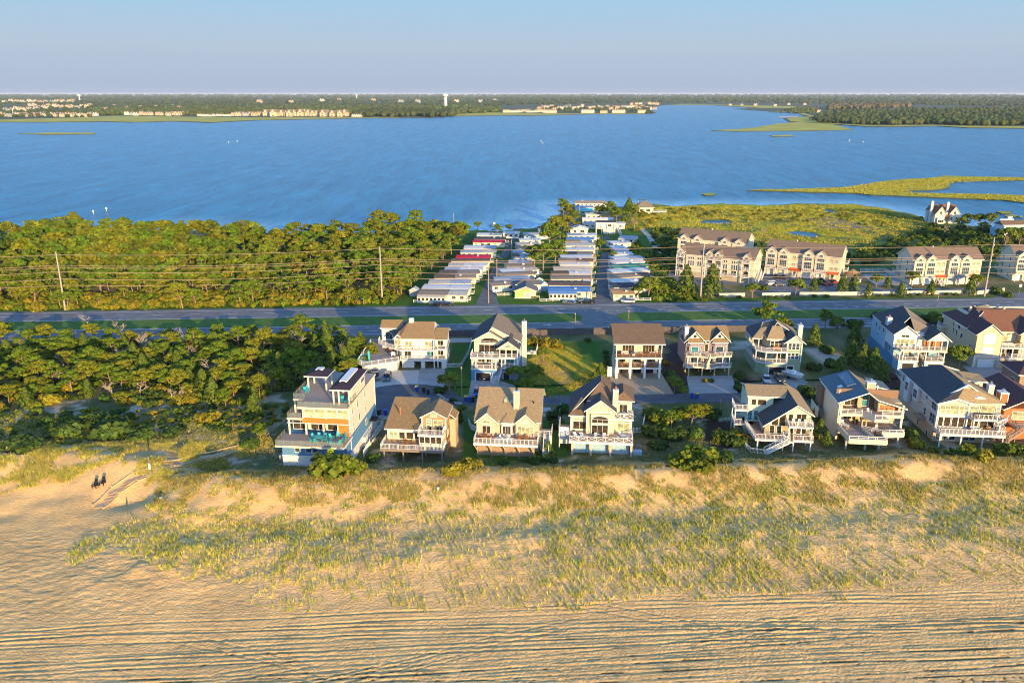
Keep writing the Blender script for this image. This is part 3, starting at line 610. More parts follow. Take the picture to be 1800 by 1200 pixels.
# ---------------------------------------------------------------- outdoor furniture (things that stand on decks)
FURN = {}
def furn_mesh(kind, mt):
    k = (kind, mt)
    if k in FURN: return FURN[k]
    m = MB()
    if kind == 'adirondack_chair':
        m.beam((0, -.35, .38), (0, .25, .28), .55, .06); m.beam((0, .22, .25), (0, .52, 1.05), .55, .05)
        for x in (-.33, .33): m.box(x - .07, x + .07, -.4, .35, .55, .6).box(x - .04, x + .04, -.38, -.3, 0, .55).box(x - .04, x + .04, .3, .38, 0, .56)
    elif kind == 'chair':
        m.box(-.24, .24, -.24, .24, .42, .47).beam((0, .24, .45), (0, .34, .98), .48, .05)
        for x in (-.22, .22):
            for y in (-.22, .22): m.box(x - .025, x + .025, y - .025, y + .025, 0, .42)
            m.box(x - .03, x + .03, -.24, .26, .64, .68)
    elif kind == 'lounger':
        m.box(-.33, .33, -.95, .35, .3, .38).beam((0, .35, .34), (0, .95, .75), .66, .08)
        for x in (-.28, .28):
            for y in (-.85, .3): m.box(x - .04, x + .04, y - .04, y + .04, 0, .3)
    elif kind == 'table':
        m.box(-.5, .5, -.9, .9, .7, .76)
        for x in (-.42, .42):
            for y in (-.8, .8): m.box(x - .04, x + .04, y - .04, y + .04, 0, .7)
    elif kind == 'round_table':
        m.cyl(0, 0, .7, .76, .62, n=14).cyl(0, 0, .05, .7, .07).cyl(0, 0, 0, .05, .3, n=8)
    elif kind == 'grill':
        m.box(-.55, .55, -.28, .28, .35, .9).extr([(-.28, .9), (.28, .9), (.2, 1.15), (-.15, 1.2)], -.4, .4, 'x').box(-.9, -.55, -.2, .2, .82, .88).box(-.5, -.42, -.25, -.17, 0, .35).box(.42, .5, -.25, -.17, 0, .35).box(-.5, -.42, .17, .25, 0, .35).box(.42, .5, .17, .25, 0, .35)
    elif kind == 'sofa':
        m.box(-.9, .9, -.35, .35, .12, .42).box(-.9, .9, .25, .42, .42, .85).box(-.98, -.8, -.35, .4, .42, .62).box(.8, .98, -.35, .4, .42, .62).box(-.85, -.02, -.33, .25, .42, .52).box(.02, .85, -.33, .25, .42, .52)
    FURN[k] = m.mesh(kind, mt); return FURN[k]
def furn(h, kind, mt, x, y, z, rz, label, group=None, s=1.0):
    o = link(kind, furn_mesh(kind, mt), None, h.W(x, y, z), h.rot + R(rz), (s,) * 3); tag(o, label, {'adirondack_chair': 'chair', 'round_table': 'table', 'lounger': 'lounger'}.get(kind, kind), group); return o
def table_set(h, x, y, z, n, mt, cm, lt, lc, grp, rt='round_table', rad=1.15, tz=0):
    furn(h, rt, mt, x, y, z, tz, lt)
    for k in range(n):
        a = 2 * math.pi * k / n + .5; furn(h, 'chair' if cm != 'teal' else 'adirondack_chair', cm, x + rad * math.cos(a) * (1 if rt == 'round_table' else .95), y + rad * math.sin(a) * (1 if rt == 'round_table' else 1.25), z, math.degrees(a) - 90, lc, grp)
# ================================================================ FRONT ROW
def at(px, py, z, dx=0): x, y = G(px, py, z); return (x, y, z)
RF = -5.8
def h1():
    h = House('contemporary_house', 'blue and cream flat-roofed beach house with orange cedar panels and roof-top decks', 'house', at(498.3, 818.3, 1.0), RF)
    h.box('wall', 'w_white', 0, 12.9, 0, 21, -1.5, 2.3); h.fascia(-.05, 12.95, -.05, 21.05, 2.22, 2.36)
    h.box('wall', 'w_blue', .03, 12.87, .03, 20.9, 2.36, 5.2)
    h.box('wall', 'w_blue', 12.0, 12.9, 0, 21, 2.3, 5.4)
    for x in (3.1, 9.6): h.win('F', x, 3.1, .9, 1.1, 0, 1, 1, pane='glassblue')
    for x in (5.3, 6.6): h.win('F', x, 3.1, 1.0, 1.1, 0, 1, 1, pane='glassblue')
    # deck over the blue storey
    h.deck([(-.2, -2.7), (13.2, -2.7), (13.2, 3.0), (-.2, 3.0)], 5.55, 'deckgrey', .4, 'creamtrim'); h.rail([(-.1, 2.4), (-.1, -2.6), (13.1, -2.6), (13.1, 2.4)], 5.55, 'glass')
    # glazed storey
    h.box('wall', 'w_cream', 0.6, 12.9, 5.2, 21, 5.55, 8.9); h.box('wall', 'w_cedar', 10.6, 12.9, 2.6, 3.0, 5.55, 8.1); h.box('cedar_band', 'w_cedar', 3.4, 12.9, 2.58, 3.0, 8.1, 9.2)
    h.box('wall', 'w_cream', 12.45, 12.9, 3.0, 5.3, 5.55, 9)
    for x in (2.1, 5.7, 9.1): h.win('F', x, 5.7, 2.9, 2.2, 5.18, 2, 1)
    h.posts([(.75, 2.8), (4.1, 2.8), (7.6, 2.8), (10.5, 2.8)], 5.55, 8.75, .3, 'creamtrim')
    h.deck([(.5, 2.4), (3.6, 2.4), (3.6, 8), (.5, 8)], 9.1, 'deckgrey', .4, 'creamtrim'); h.rail([(3.3, 2.5), (.6, 2.5), (.6, 7.8)], 9.1, 'glass')
    h.fascia(.5, 12.9, 2.4, 2.56, 8.0, 8.14)
    # third storey
    h.box('wall', 'w_cream', 3.6, 12.9, 2.6, 21, 9.1, 11.8); h.box('wall', 'w_cream', 1.2, 3.6, 8, 21, 9.1, 11.8); h.box('cedar_panel', 'w_cedar', 1.8, 3.5, 7.95, 8.0, 9.2, 10.6)
    h.win('F', 2.6, 10.7, 1.7, .8, 8, 2, 1)
    h.posts([(1.3, 5.2)], 9.1, 11.5, .3, 'creamtrim')
    for x in (5.05, 7.15, 9.55, 11.65): h.win('F', x, 9.35, 1.85, 2.1, 2.6, 1, 1, pane='blind')
    h.posts([(3.8, 2.5), (8.35, 2.5), (12.75, 2.5)], 9.1, 11.6, .26, 'creamtrim')
    h.deck([(3.3, .9), (13.2, .9), (13.2, 21.2), (1.0, 21.2), (1.0, 5.0), (3.3, 5.0)], 12.05, 'deckgrey', .42, 'creamtrim', name='roof_deck')
    h.rail([(13.1, 7), (13.1, 1.0), (3.4, 1.0), (3.4, 5.1), (1.1, 5.1), (1.1, 21)], 12.05, 'glass')
    # side wall trim and windows
    h.fascia(12.86, 12.96, 2.6, 21, 8.9, 9.1); h.corners([(12.85, 2.7), (12.85, 20.95)], 2.4, 12.0)
    for y, z, w_, hh in ((5, 6.0, .7, 1.5), (9, 6.4, .7, 1.5), (13.5, 6.2, .7, 1.2), (13.5, 3.6, .7, 1.2), (8, 9.7, .7, 1.6), (13, 10.0, .7, 1.3), (4.5, 9.7, .6, 1.6)): h.win('R', y, z, w_, hh, 12.9, 1, 1)
    # two roof pavilions with standing-seam hips and skylights
    h.box('wall', 'w_cream', 12.45, 12.95, 5.2, 13.9, 12.05, 15.0); h.box('wall', 'w_cream', 9.6, 12.9, 9.2, 13.9, 12.05, 14.8)
    h.win('R', 12.2, 13.5, 2.4, .7, 12.96, 3, 1)
    h.hip('p_metal', 9.7, 13.1, 2.6, 14.2, 15.0, 15.9, 2.0, axis='y', ov=.35); h.box('skylight', 'trim', 10.7, 12.1, 4.8, 12.4, 15.9, 16.25)
    h.posts([(9.9, 3.1), (11.0, 2.9), (13.0, 2.9)], 12.05, 15.0, .28, 'creamtrim')
    h.hip('p_metal', 2.1, 6.2, 10.2, 14.2, 14.8, 15.6, 1.7, axis='y', ov=.4); h.box('skylight', 'trim', 3.5, 4.9, 11.9, 13.4, 15.5, 15.85)
    h.posts([(2.3, 10.5), (6.0, 10.5), (2.3, 14), (6.0, 14)], 12.05, 14.8, .28, 'creamtrim')
    h.box('stair_hatch', 'w_slate', 6.6, 8.4, 14, 20, 12.05, 12.25)
    h.box('entry_canopy', 'p_metal', 12.9, 14.3, 15.5, 18, 3.4, 3.6); h.box('side_shed', 'w_white', 12.9, 13.6, 10, 14, -.5, 2.2)
    h.box('side_porch', 'w_slate', -1.6, 0, 2, 6, -.5, 1.2)
    for x, y, a, l in ((2.2, 9.0, 35, 'white lounge chair with teal seat, nearer of two on the left of the roof deck'), (2.2, 10.3, 20, 'white lounge chair with teal seat, farther of two on the left of the roof deck'), (11.0, 4.6, 10, 'left lounge chair under the larger roof pavilion'), (12.2, 4.6, -10, 'right lounge chair under the larger roof pavilion')):
        furn(h, 'lounger', 'teal', x, y, 12.05, a, l)
    h2 = h
    furn(h, 'table', 'teal', 7.3, .3, 5.55, 80, 'long teal dining table on the middle deck of the blue house')
    for x, y, a in ((6.2, .9, 60), (7.0, 1.2, 0), (8.2, 1.1, -20), (6.2, -.5, 120), (7.2, -.9, 180), (8.6, .2, -90)): furn(h, 'adirondack_chair', 'teal', x, y, 5.55, a, 'teal armchair drawn up to the long teal dining table', 'teal chairs round the dining table')
    for k in range(7):
        a = k * .9; furn(h, 'adirondack_chair', 'teal', 10.9 + 1.4 * math.cos(a), .3 + 1.9 * math.sin(a), 5.55, math.degrees(a) - 90, 'teal armchair in the ring at the right end of the blue house deck', 'ring of teal armchairs')
    return h
H1 = h1()
def h2():
    h = House('brown_cottage', 'brown cottage on pilings with a low tan roof and a gabled upper room', 'house', at(675, 809, .9), RF)
    h.deck([(-.6, -.4), (12, -.4), (12, 4.4), (-.6, 4.4)], 2.7, 'deckgrey', .5, 'piling'); h.rail([(-.5, 4.3), (-.5, -.3), (11.9, -.3), (11.9, 3.2)], 2.7, 'bal', h=1.0)
    h.posts([(x, y) for x in (.2, 4, 7.8, 11.7) for y in (-.2, 3.2, 8, 11)], -1, 2.2, .28, 'piling'); h.box('wall', 'w_tan', 2.5, 10.5, 6, 10.5, -1, 2.2)
    h.box('wall', 'w_ochre', 0, 11.8, 3.4, 12.6, 2.2, 3.2); h.box('wall', 'creamtrim', .01, 6.3, 3.4, 12.6, 3.2, 5.3); h.box('wall', 'w_tan', 6.3, 11.8, 3.4, 12.6, 3.2, 5.5)
    for x, w_, p in ((.85, .7, 'curtain'), (1.75, .7, 'curtain'), (3.0, 1.1, 'glass'), (4.6, 1.4, 'glass'), (6.0, .9, 'glass')): h.win('F', x, 3.4, w_, 1.35, 3.4, 1, 1, pane=p)
    h.roof('r_tan', [[(-.5, 2.9, 5.3), (6.9, 2.9, 5.3), (6.9, 12.9, 8.3), (-.5, 12.9, 8.3)]]); h.roof('r_tan', [[(-.5, 12.9, 8.3), (6.9, 12.9, 8.3), (6.9, 13.6, 7.9), (-.5, 13.6, 7.9)]], 'roof'); h.put(MB().extr([(3.4, 5.2), (12.6, 5.2), (12.6, 8.1)], 0, .15, 'x'), 'gable_wall', 'w_tan')
    h.put(MB().cyl(1.8, 7.4, 6.3, 8.3, .17, .17).cyl(1.8, 7.4, 8.2, 8.4, .24, .2), 'flue', 'copper')
    # enclosed porch and balcony on the right
    for x in (7.45, 8.55, 9.7, 10.8): h.win('F', x, 3.5, .95, 1.35, 1.4, 1, 1)
    h.box('wall', 'creamtrim', 6.9, 11.4, 1.4, 3.5, 2.7, 5.1); h.deck([(6.7, .9), (11.7, .9), (11.7, 4.2), (6.7, 4.2)], 5.4, 'deckgrey', .4); h.rail([(6.8, 4), (6.8, 1), (11.6, 1), (11.6, 4)], 5.4, 'bal')
    h.gbody('w_ochre', 7.0, 11.8, 4.0, 10.2, 5.0, 7.9, 9.2); h.groof('r_tan', 7.0, 11.8, 4.0, 10.2, 7.9, 9.2, ov=.35, og=.45); h.box('wall', 'w_ochre', 11.4, 11.8, 3.5, 13, -.5, 5.2)
    h.win('F', 8.4, 5.5, .9, 2.0, 4.0, 2, 3, pane='curtain'); h.win('F', 10.2, 5.8, 1.6, 1.5, 4.0, 2, 1, pane='curtain'); h.win('F', 9.4, 8.0, 1.1, .5, 4.0, 1, 1, pane='blind')
    h.box('wall', 'w_tan', 11.8, 13.0, 8.0, 11.4, -.5, 6.0); h.roof('r_tan', [[(11.6, 7.7, 7.2), (13.2, 7.7, 6.0), (13.2, 11.6, 6.0), (11.6, 11.6, 7.2)]])
    h.win('R', 5.5, 3.5, 1.2, 1.3, 11.8, 2, 1); h.corners([(7.05, 4.05), (11.75, 4.05)], 5.4, 7.9)
    furn(h, 'round_table', 'chairwood', 4.4, 1.8, 2.7, 0, 'round brown table on the deck of the brown cottage')
    for a in (0, 120, 240): furn(h, 'chair', 'chairwood', 4.4 + 1.1 * math.cos(R(a)), 1.8 + 1.1 * math.sin(R(a)), 2.7, a - 90, 'brown chair at the round table of the brown cottage', 'brown cottage deck chairs')
    for x in (8.9, 10.4, 11.1): furn(h, 'chair', 'dark', x, 2.6, 5.4, 0, 'dark chair on the upper balcony of the brown cottage', 'dark balcony chairs')
    return h
H2 = h2()
def h3():
    h = House('beige_house', 'beige gabled beach house with a broad tan roof, tall chimney and long brown deck', 'house', at(842, 803, .9), RF)
    h.deck([(-1, -.6), (11.7, -.6), (11.7, 4.0), (-1, 4.0)], 3.3, 'deckred', .5); h.rail([(-.9, 3.9), (-.9, -.5), (11.6, -.5), (11.6, 3.9)], 3.3, 'cable', sp=.82)
    h.box('lattice_wall', 'w_shake', -.3, 11, 1.2, 1.5, -1.2, 2.8); h.posts([(x, .1) for x in (-.3, 2.5, 5.4, 8.1, 10.9)], -1.2, 2.8, .3, 'piling', round_=True)
    m = MB()
    for x in (-.3, 2.5, 5.4, 8.1, 10.9): m.beam((x, 0.1, 1.5), (x - .7, -.4, 2.9), .16, .16); m.beam((x, 0.1, 1.5), (x + .0, -.5, 2.9), .16, .16)
    h.put(m, 'deck_braces', 'w_tan')
    h.box('wall', 'w_beige', -1, 11.6, 3.9, 17.5, -.8, 6.2); h.box('wall', 'w_beige', -.9, 11.4, 4.3, 12, 6, 6.3)
    h.roof('r_ltan', [[(-1.5, 3.7, 6.1), (12.1, 3.7, 6.1), (12.1, 12.2, 10.2), (-1.5, 12.2, 10.2)], [(-1.5, 12.2, 10.2), (12.1, 12.2, 10.2), (12.1, 18.2, 6.6), (-1.5, 18.2, 6.6)]])
    h.put(MB().extr([(4, 6.1), (17.5, 6.1), (17.5, 6.8), (12.2, 10.0)], 11.3, 11.6, 'x'), 'gable_wall', 'w_beige'); h.put(MB().extr([(4, 6.1), (17.5, 6.1), (17.5, 6.8), (12.2, 10.0)], -1, -.7, 'x'), 'gable_wall', 'w_beige')
    for x0, x1, zr in ((-.9, 3.2, 8.0), (7.0, 10.9, 8.0)):
        h.gbody('w_beige', x0, x1, 3.3, 8.2, 3.3, 6.2, zr, name='gable_bay'); h.groof('r_ltan', x0, x1, 3.3, 8.4, 6.2, zr, ov=.35, og=.35)
    h.win('F', 1.1, 3.8, 1.6, 1.6, 3.3, 2, 1); h.win('F', 1.1, 5.75, 1.6, .2, 3.3, 1, 1, arch=.75, pane='curtain')
    h.win('F', 8.95, 3.8, 3.1, 1.7, 3.3, 4, 1, pane='curtain'); h.put(MB().extr([(7.8, 6.1), (10.1, 6.1), (8.95, 7.3)], 3.2, 3.29, 'y'), 'gable_panel', 'creamtrim')
    h.put(MB().prism([(3.6, 4.1), (4.3, 3.2), (6.1, 3.2), (6.8, 4.1)], 3.3, 6.1), 'bay', 'creamtrim')
    h.roof('r_ltan', [[(4.1, 3.0, 6.0), (6.3, 3.0, 6.0), (5.2, 5.6, 7.2)], [(3.3, 4.0, 6.0), (4.1, 3.0, 6.0), (5.2, 5.6, 7.2)], [(6.3, 3.0, 6.0), (7.1, 4.0, 6.0), (5.2, 5.6, 7.2)]], 'bay_roof')
    h.win('F', 5.2, 3.8, 1.6, 1.7, 3.2, 3, 1); h.win('F', 0, 3.8, .6, 1.7, 0, 1, 1, ang=R(-52), xy=(3.93, 3.66)); h.win('F', 0, 3.8, .6, 1.7, 0, 1, 1, ang=R(52), xy=(6.47, 3.66))
    h.chim(6.3, 7.3, 6.8, 7.7, 7.2, 11.6, 'w_beige', 'dark')
    for x in (4.1, 5.4): h.put(MB().slab([(x, 8.0, 8.2), (x + .62, 8.0, 8.2), (x + .62, 9.6, 8.97), (x, 9.6, 8.97)], .2, .42), 'skylight', ['blind', 'w_brownwall'])
    h.put(MB().cyl(10.2, 8.4, 8.2, 9.0, .14), 'vent', 'dark')
    h.deck([(11.7, 4.5), (14.2, 4.5), (14.2, 8), (11.7, 8)], 3.2, 'deckgrey', .3); h.rail([(11.8, 4.6), (14.1, 4.6), (14.1, 8)], 3.2, 'h'); h.posts([(12, 4.8), (14, 4.8), (14, 7.8)], -.5, 3, .2); h.stairs((13.2, 4.4, 3.2), (13.2, .6, 0.3), 1.1)
    table_set(h, 1.0, 1.3, 3.3, 6, 'chairwood', 'chairwood', 'round redwood table on the left of the long brown deck', 'redwood chair around the round deck table', 'redwood deck chairs')
    tag(link('rug', MB().box(-1.9, 1.9, -1.2, 1.2, 0, .03).mesh('rug', 'rug'), None, h.W(4.9, 1.6, 3.3), h.rot), 'grey patterned rug at the middle of the long brown deck', 'rug')
    for x, y, a in ((4.2, 1.5, 40), (5.7, 1.4, -40), (4.4, .9, 120), (5.6, .8, 200)): furn(h, 'chair', 'trim', x, y, 3.33, a, 'white deck chair on the grey patterned rug', 'white chairs on the rug')
    furn(h, 'table', 'chairwood', 8.6, 1.5, 3.3, 90, 'oblong redwood table on the right of the long brown deck')
    for x, y, a in ((7.9, 2.2, 0), (9.3, 2.2, 0), (7.9, .8, 180), (9.3, .8, 180)): furn(h, 'chair', 'chairwood', x, y, 3.3, a, 'redwood chair at the oblong deck table', 'chairs of the oblong table')
    return h
H3 = h3()
def h4():
    h = House('cream_house', 'pale yellow house with an arched two-storey window, cross-braced railings and a lookout chimney', 'house', at(1003, 797.5, .9), RF)
    h.box('wall', 'w_greywall', .2, 11.6, 1.0, 15, -1.2, 2.7); 
    for x in (2.0, 5.6, 9.8): h.garage(x, 2.6, 2.0, 1.0, .2, pm='w_ltblue')
    h.posts([(.3, -.2), (4.0, -.2), (7.9, -.2), (12.0, -.2)], -1.2, 2.8, .42, 'w_beige')
    h.deck([(-.4, -.6), (12.3, -.6), (12.3, 4.6), (-.4, 4.6)], 3.1, 'decktan', .5); h.rail([(-.3, 4.5), (-.3, -.5), (12.2, -.5), (12.2, 4.5)], 3.1, 'x', sp=1.7)
    Y = 'w_yellow'
    h.box('wall', Y, -.2, 12.1, 4.6, 16, 2.7, 6.4); h.win('F', 1.6, 3.6, 2.6, 1.6, 4.6, 2, 1); h.win('F', 1.6, 5.45, 2.6, .35, 4.6, 2, 1, pane='curtain')
    h.roof('r_brown', [[(-.7, 4.1, 6.4), (3.3, 4.1, 6.4), (1.9, 7.6, 9.2)]], 'bay_roof')
    h.gbody(Y, 2.9, 8.5, 3.5, 13, 3.1, 8.3, 10.2); h.groof('r_dark', 2.9, 8.5, 3.4, 8.2, 8.2, 10.3, ov=.5, og=.5)
    h.roof('r_dark', [[(-.7, 4.3, 6.4), (5.7, 9.5, 12.0), (5.7, 14.0, 12.0), (-.7, 16.5, 6.4)], [(-.7, 16.5, 6.4), (5.7, 14, 12.0), (12.4, 16.5, 6.4)]]); h.roof('r_brown', [[(5.7, 9.5, 12.0), (8.7, 6.8, 8.9), (12.4, 16.5, 6.9), (5.7, 14, 12)], [(5.7, 9.5, 12), (2.9, 6.4, 8.9), (8.7, 6.4, 8.9)]])
    # tall glazed bay
    h.put(MB().prism([(2.95, 4.6), (3.9, 2.9), (7.5, 2.9), (8.45, 4.6)], 3.1, 7.6), 'bay', Y)
    h.win('F', 5.7, 3.35, 3.2, 1.9, 2.9, 3, 1); h.win('F', 5.7, 5.75, 3.2, .75, 2.9, 3, 1, arch=.7)
    h.win('F', 0, 3.4, .9, 2.1, 0, 1, 1, ang=R(-61), xy=(3.42, 3.74)); h.win('F', 0, 3.4, .9, 2.1, 0, 1, 1, ang=R(61), xy=(7.98, 3.74)); h.fascia(3.3, 8.1, 3.4, 3.46, 7.7, 7.9); h.box('gable_bracket', 'trim', 5.6, 5.8, 3.35, 3.45, 8.9, 9.8); h.fascia(4.3, 7.1, 3.36, 3.44, 9.05, 9.2)
    # right wing with upper balcony
    h.box('wall', Y, 8.5, 12.1, 6.2, 15, 6.0, 9.3); h.hip('r_brown', 8.5, 12.1, 6.2, 13.5, 9.3, 11.0, .9, 2.2, axis='y', ov=.5)
    h.deck([(8.5, 3.6), (12.4, 3.6), (12.4, 6.2), (8.5, 6.2)], 6.5, 'decktan', .35); h.rail([(8.6, 3.7), (12.3, 3.7), (12.3, 6.2)], 6.5, 'x', sp=1.3); h.win('F', 10.3, 6.8, 1.7, 1.8, 6.2, 2, 1); h.box('wall', Y, 8.45, 12.1, 4.5, 6.3, 3.1, 6.2)
    h.win('F', 10.5, 3.4, 2.4, 1.8, 4.5, 2, 1, pane='curtain'); h.win('F', 10.5, 5.4, 2.4, .3, 4.5, 2, 1, pane='curtain'); h.corners([(12.05, 4.55), (-.15, 4.65)], 3.1, 6.3)
    h.chim(8.2, 9.2, 5.4, 6.3, 6.0, 11.9, Y, 'copper'); h.box('chimney_shoulder', Y, 8.2, 9.6, 5.5, 6.2, 6, 9.0)
    h.deck([(-2.6, 2.6), (-.4, 2.6), (-.4, 8), (-2.6, 8)], 3.0, 'decktan', .3); h.rail([(-.5, 2.7), (-2.5, 2.7), (-2.5, 8)], 3.0, 'wall', h=1.6); h.posts([(-2.4, 2.9), (-2.4, 7.5)], -.8, 2.9, .2); h.box('wall', 'w_offwhite', -2.4, -.4, 2.7, 3.1, 1.0, 2.9)
    for x, a in ((1.0, 28), (2.4, 35)): furn(h, 'lounger', 'trim', x, 1.3, 3.1, a, 'white lounger on the left of the cross-braced deck', 'pair of white loungers')
    for x in (4.9, 6.6): furn(h, 'lounger', 'fabric', x, 1.4, 3.1, 0, 'grey lounger in the middle of the cross-braced deck', 'pair of grey loungers')
    table_set(h, 10.4, 1.5, 3.1, 4, 'trim', 'trim', 'white table at the right of the cross-braced deck', 'white chair at the right of the cross-braced deck', 'white chairs on the lower deck')
    table_set(h, 10.5, 4.9, 6.5, 3, 'trim', 'trim', 'white table on the upper balcony of the pale yellow house', 'white chair on the upper balcony of the pale yellow house', 'white balcony chairs')
    o = tag(link('utility_box', MB().box(-.9, .9, -.7, .7, 0, .9).mesh('utility_box', 'w_ltblue'), None, h.W(13.3, 1.4, -.2), h.rot), 'pale blue storage box beside the pale yellow house', 'box'); return h
H4 = h4()
def h5():
    h = House('olive_house', 'yellow green chalet with a steep dark roof slope, wraparound white decks and stairs', 'house', at(1329, 791.7, .9), RF)
    Y = 'w_yellow'; h.box('wall', 'piling', 2, 10.5, 4.5, 14, -1, 2.2); h.posts([(.2, .3), (5.2, .2), (7.2, .2), (10.6, .3), (10.6, 4)], -1.2, 2.4, .24)
    h.deck([(-.4, -.1), (5.2, -.1), (5.2, -.6), (7, -.6), (7, -.1), (11, -.1), (11, 4), (2, 4), (2, 14), (-1.2, 11), (-1.2, 8)], 2.6, 'deckred', .4)
    h.rail([(-1.1, 8.2), (-.3, 0), (5.2, 0)], 2.6, 'bal'); h.rail([(7, -.1), (10.9, 0), (10.9, 3.8)], 2.6, 'bal'); h.rail([(5.3, 0), (5.3, -.5)], 2.6, 'bal')
    h.box('wall', Y, 1.9, 10.9, 3.0, 17, 2.4, 4.6)
    h.put(MB().extr([(1.9, 2.6), (10.9, 2.6), (10.9, 7.0), (7.9, 8.9), (1.9, 4.4)], 3.0, 16.5, 'y'), 'wall', Y)
    h.roof('r_dark', [[(1.4, 2.4, 4.1), (7.9, 2.4, 8.9), (7.9, 17, 8.9), (1.4, 17, 4.1)]]); h.roof('r_ltan', [[(7.9, 2.4, 8.9), (11.5, 2.4, 6.7), (11.5, 17, 6.7), (7.9, 17, 8.9)]])
    h.deck([(6.1, .5), (10.9, .5), (10.9, 3), (6.1, 3)], 5.3, 'deckgrey', .35); h.rail([(6.2, 2.9), (6.2, .6), (10.8, .6), (10.8, 2.9)], 5.3, 'bal'); h.posts([(6.3, .7), (8.6, .7), (10.7, .7)], 2.6, 5.0, .2)
    h.win('F', 9.0, 5.6, 1.9, 1.5, 3.0, 2, 1); h.win('F', 6.9, 5.6, .8, 1.4, 3.0, 1, 1); h.put(MB().extr([(3.3, 4.4), (4.5, 4.4), (4.5, 6.0), (3.3, 5.1)], 2.95, 2.99, 'y').extr([(4.8, 4.4), (5.9, 4.4), (5.9, 7.0), (4.8, 6.2)], 2.95, 2.99, 'y'), 'pane', 'glass')
    h.win('F', 3.4, 2.8, .9, 1.6, 3.0, 1, 1); h.win('F', 4.8, 2.8, .9, 1.6, 3.0, 1, 1); h.win('F', 7.2, 2.8, .9, 1.6, 3.0, 1, 1); h.win('F', 9.2, 2.8, 1.9, 1.6, 3.0, 2, 1); h.win('F', 8.35, 7.6, .5, .5, 3.0, 1, 1, pane='blind')
    for y in (5, 7, 9, 11): h.win('L', y, 2.9, .8, 1.2, 1.9, 1, 1)
    # rear-left wing
    h.box('wall', 'w_palegreen', -.6, 4.6, 9.2, 17, -.5, 8.2); h.roof('r_ltan', [[(-.9, 8.8, 8.2), (7.2, 8.8, 8.2), (8, 13, 9.4), (-.9, 13, 9.4)]]); h.roof('r_dark', [[(-.9, 13, 9.4), (8, 13, 9.4), (8, 17.3, 8.2), (-.9, 17.3, 8.2)]])
    h.win('F', .6, 6.4, .9, 1.2, 9.2, 1, 1); h.win('F', 2.3, 6.4, 1.7, 1.2, 9.2, 1, 1); h.win('F', -.0, 3.0, .9, 2.1, 9.2, 1, 1, pane='teaglass'); h.win('F', 1.3, 3.0, .9, 2.1, 9.2, 1, 1, pane='teaglass')
    h.deck([(-3.4, 8.0), (-.4, 8.0), (-.4, 12), (-3.4, 12)], 5.6, 'deckgrey', .35); h.rail([(-.5, 8.1), (-3.3, 8.1), (-3.3, 12)], 5.6, 'bal'); h.posts([(-3.2, 8.2), (-3.2, 11.7)], -.8, 5.3, .2); h.deck([(-3.4, 7.6), (.8, 7.6), (.8, 12), (-3.4, 12)], 2.6, 'deckgrey', .35); h.rail([(-2, 7.7), (-3.3, 7.7), (-3.3, 12)], 2.6, 'bal')
    h.stairs((6.0, -.7, 2.6), (1.4, -1.6, .3), 1.1); h.rail([(1.2, -2.2), (-1.4, -1.6), (-2.4, 2.5)], .3, 'bal', h=.95, name='picket_rail')
    for x in (5.6, 6.6, 7.6): furn(h, 'chair', 'fabric', x, 1.5, 2.6, 0, 'pale chair on the lower deck of the yellow green chalet', 'lower deck chairs of the chalet')
    for x in (7.2, 8.4, 9.6): furn(h, 'adirondack_chair', 'fabric', x, 1.6, 5.3, 0, 'pale armchair on the upper deck of the yellow green chalet', 'upper deck armchairs of the chalet')
    return h
H5 = h5()
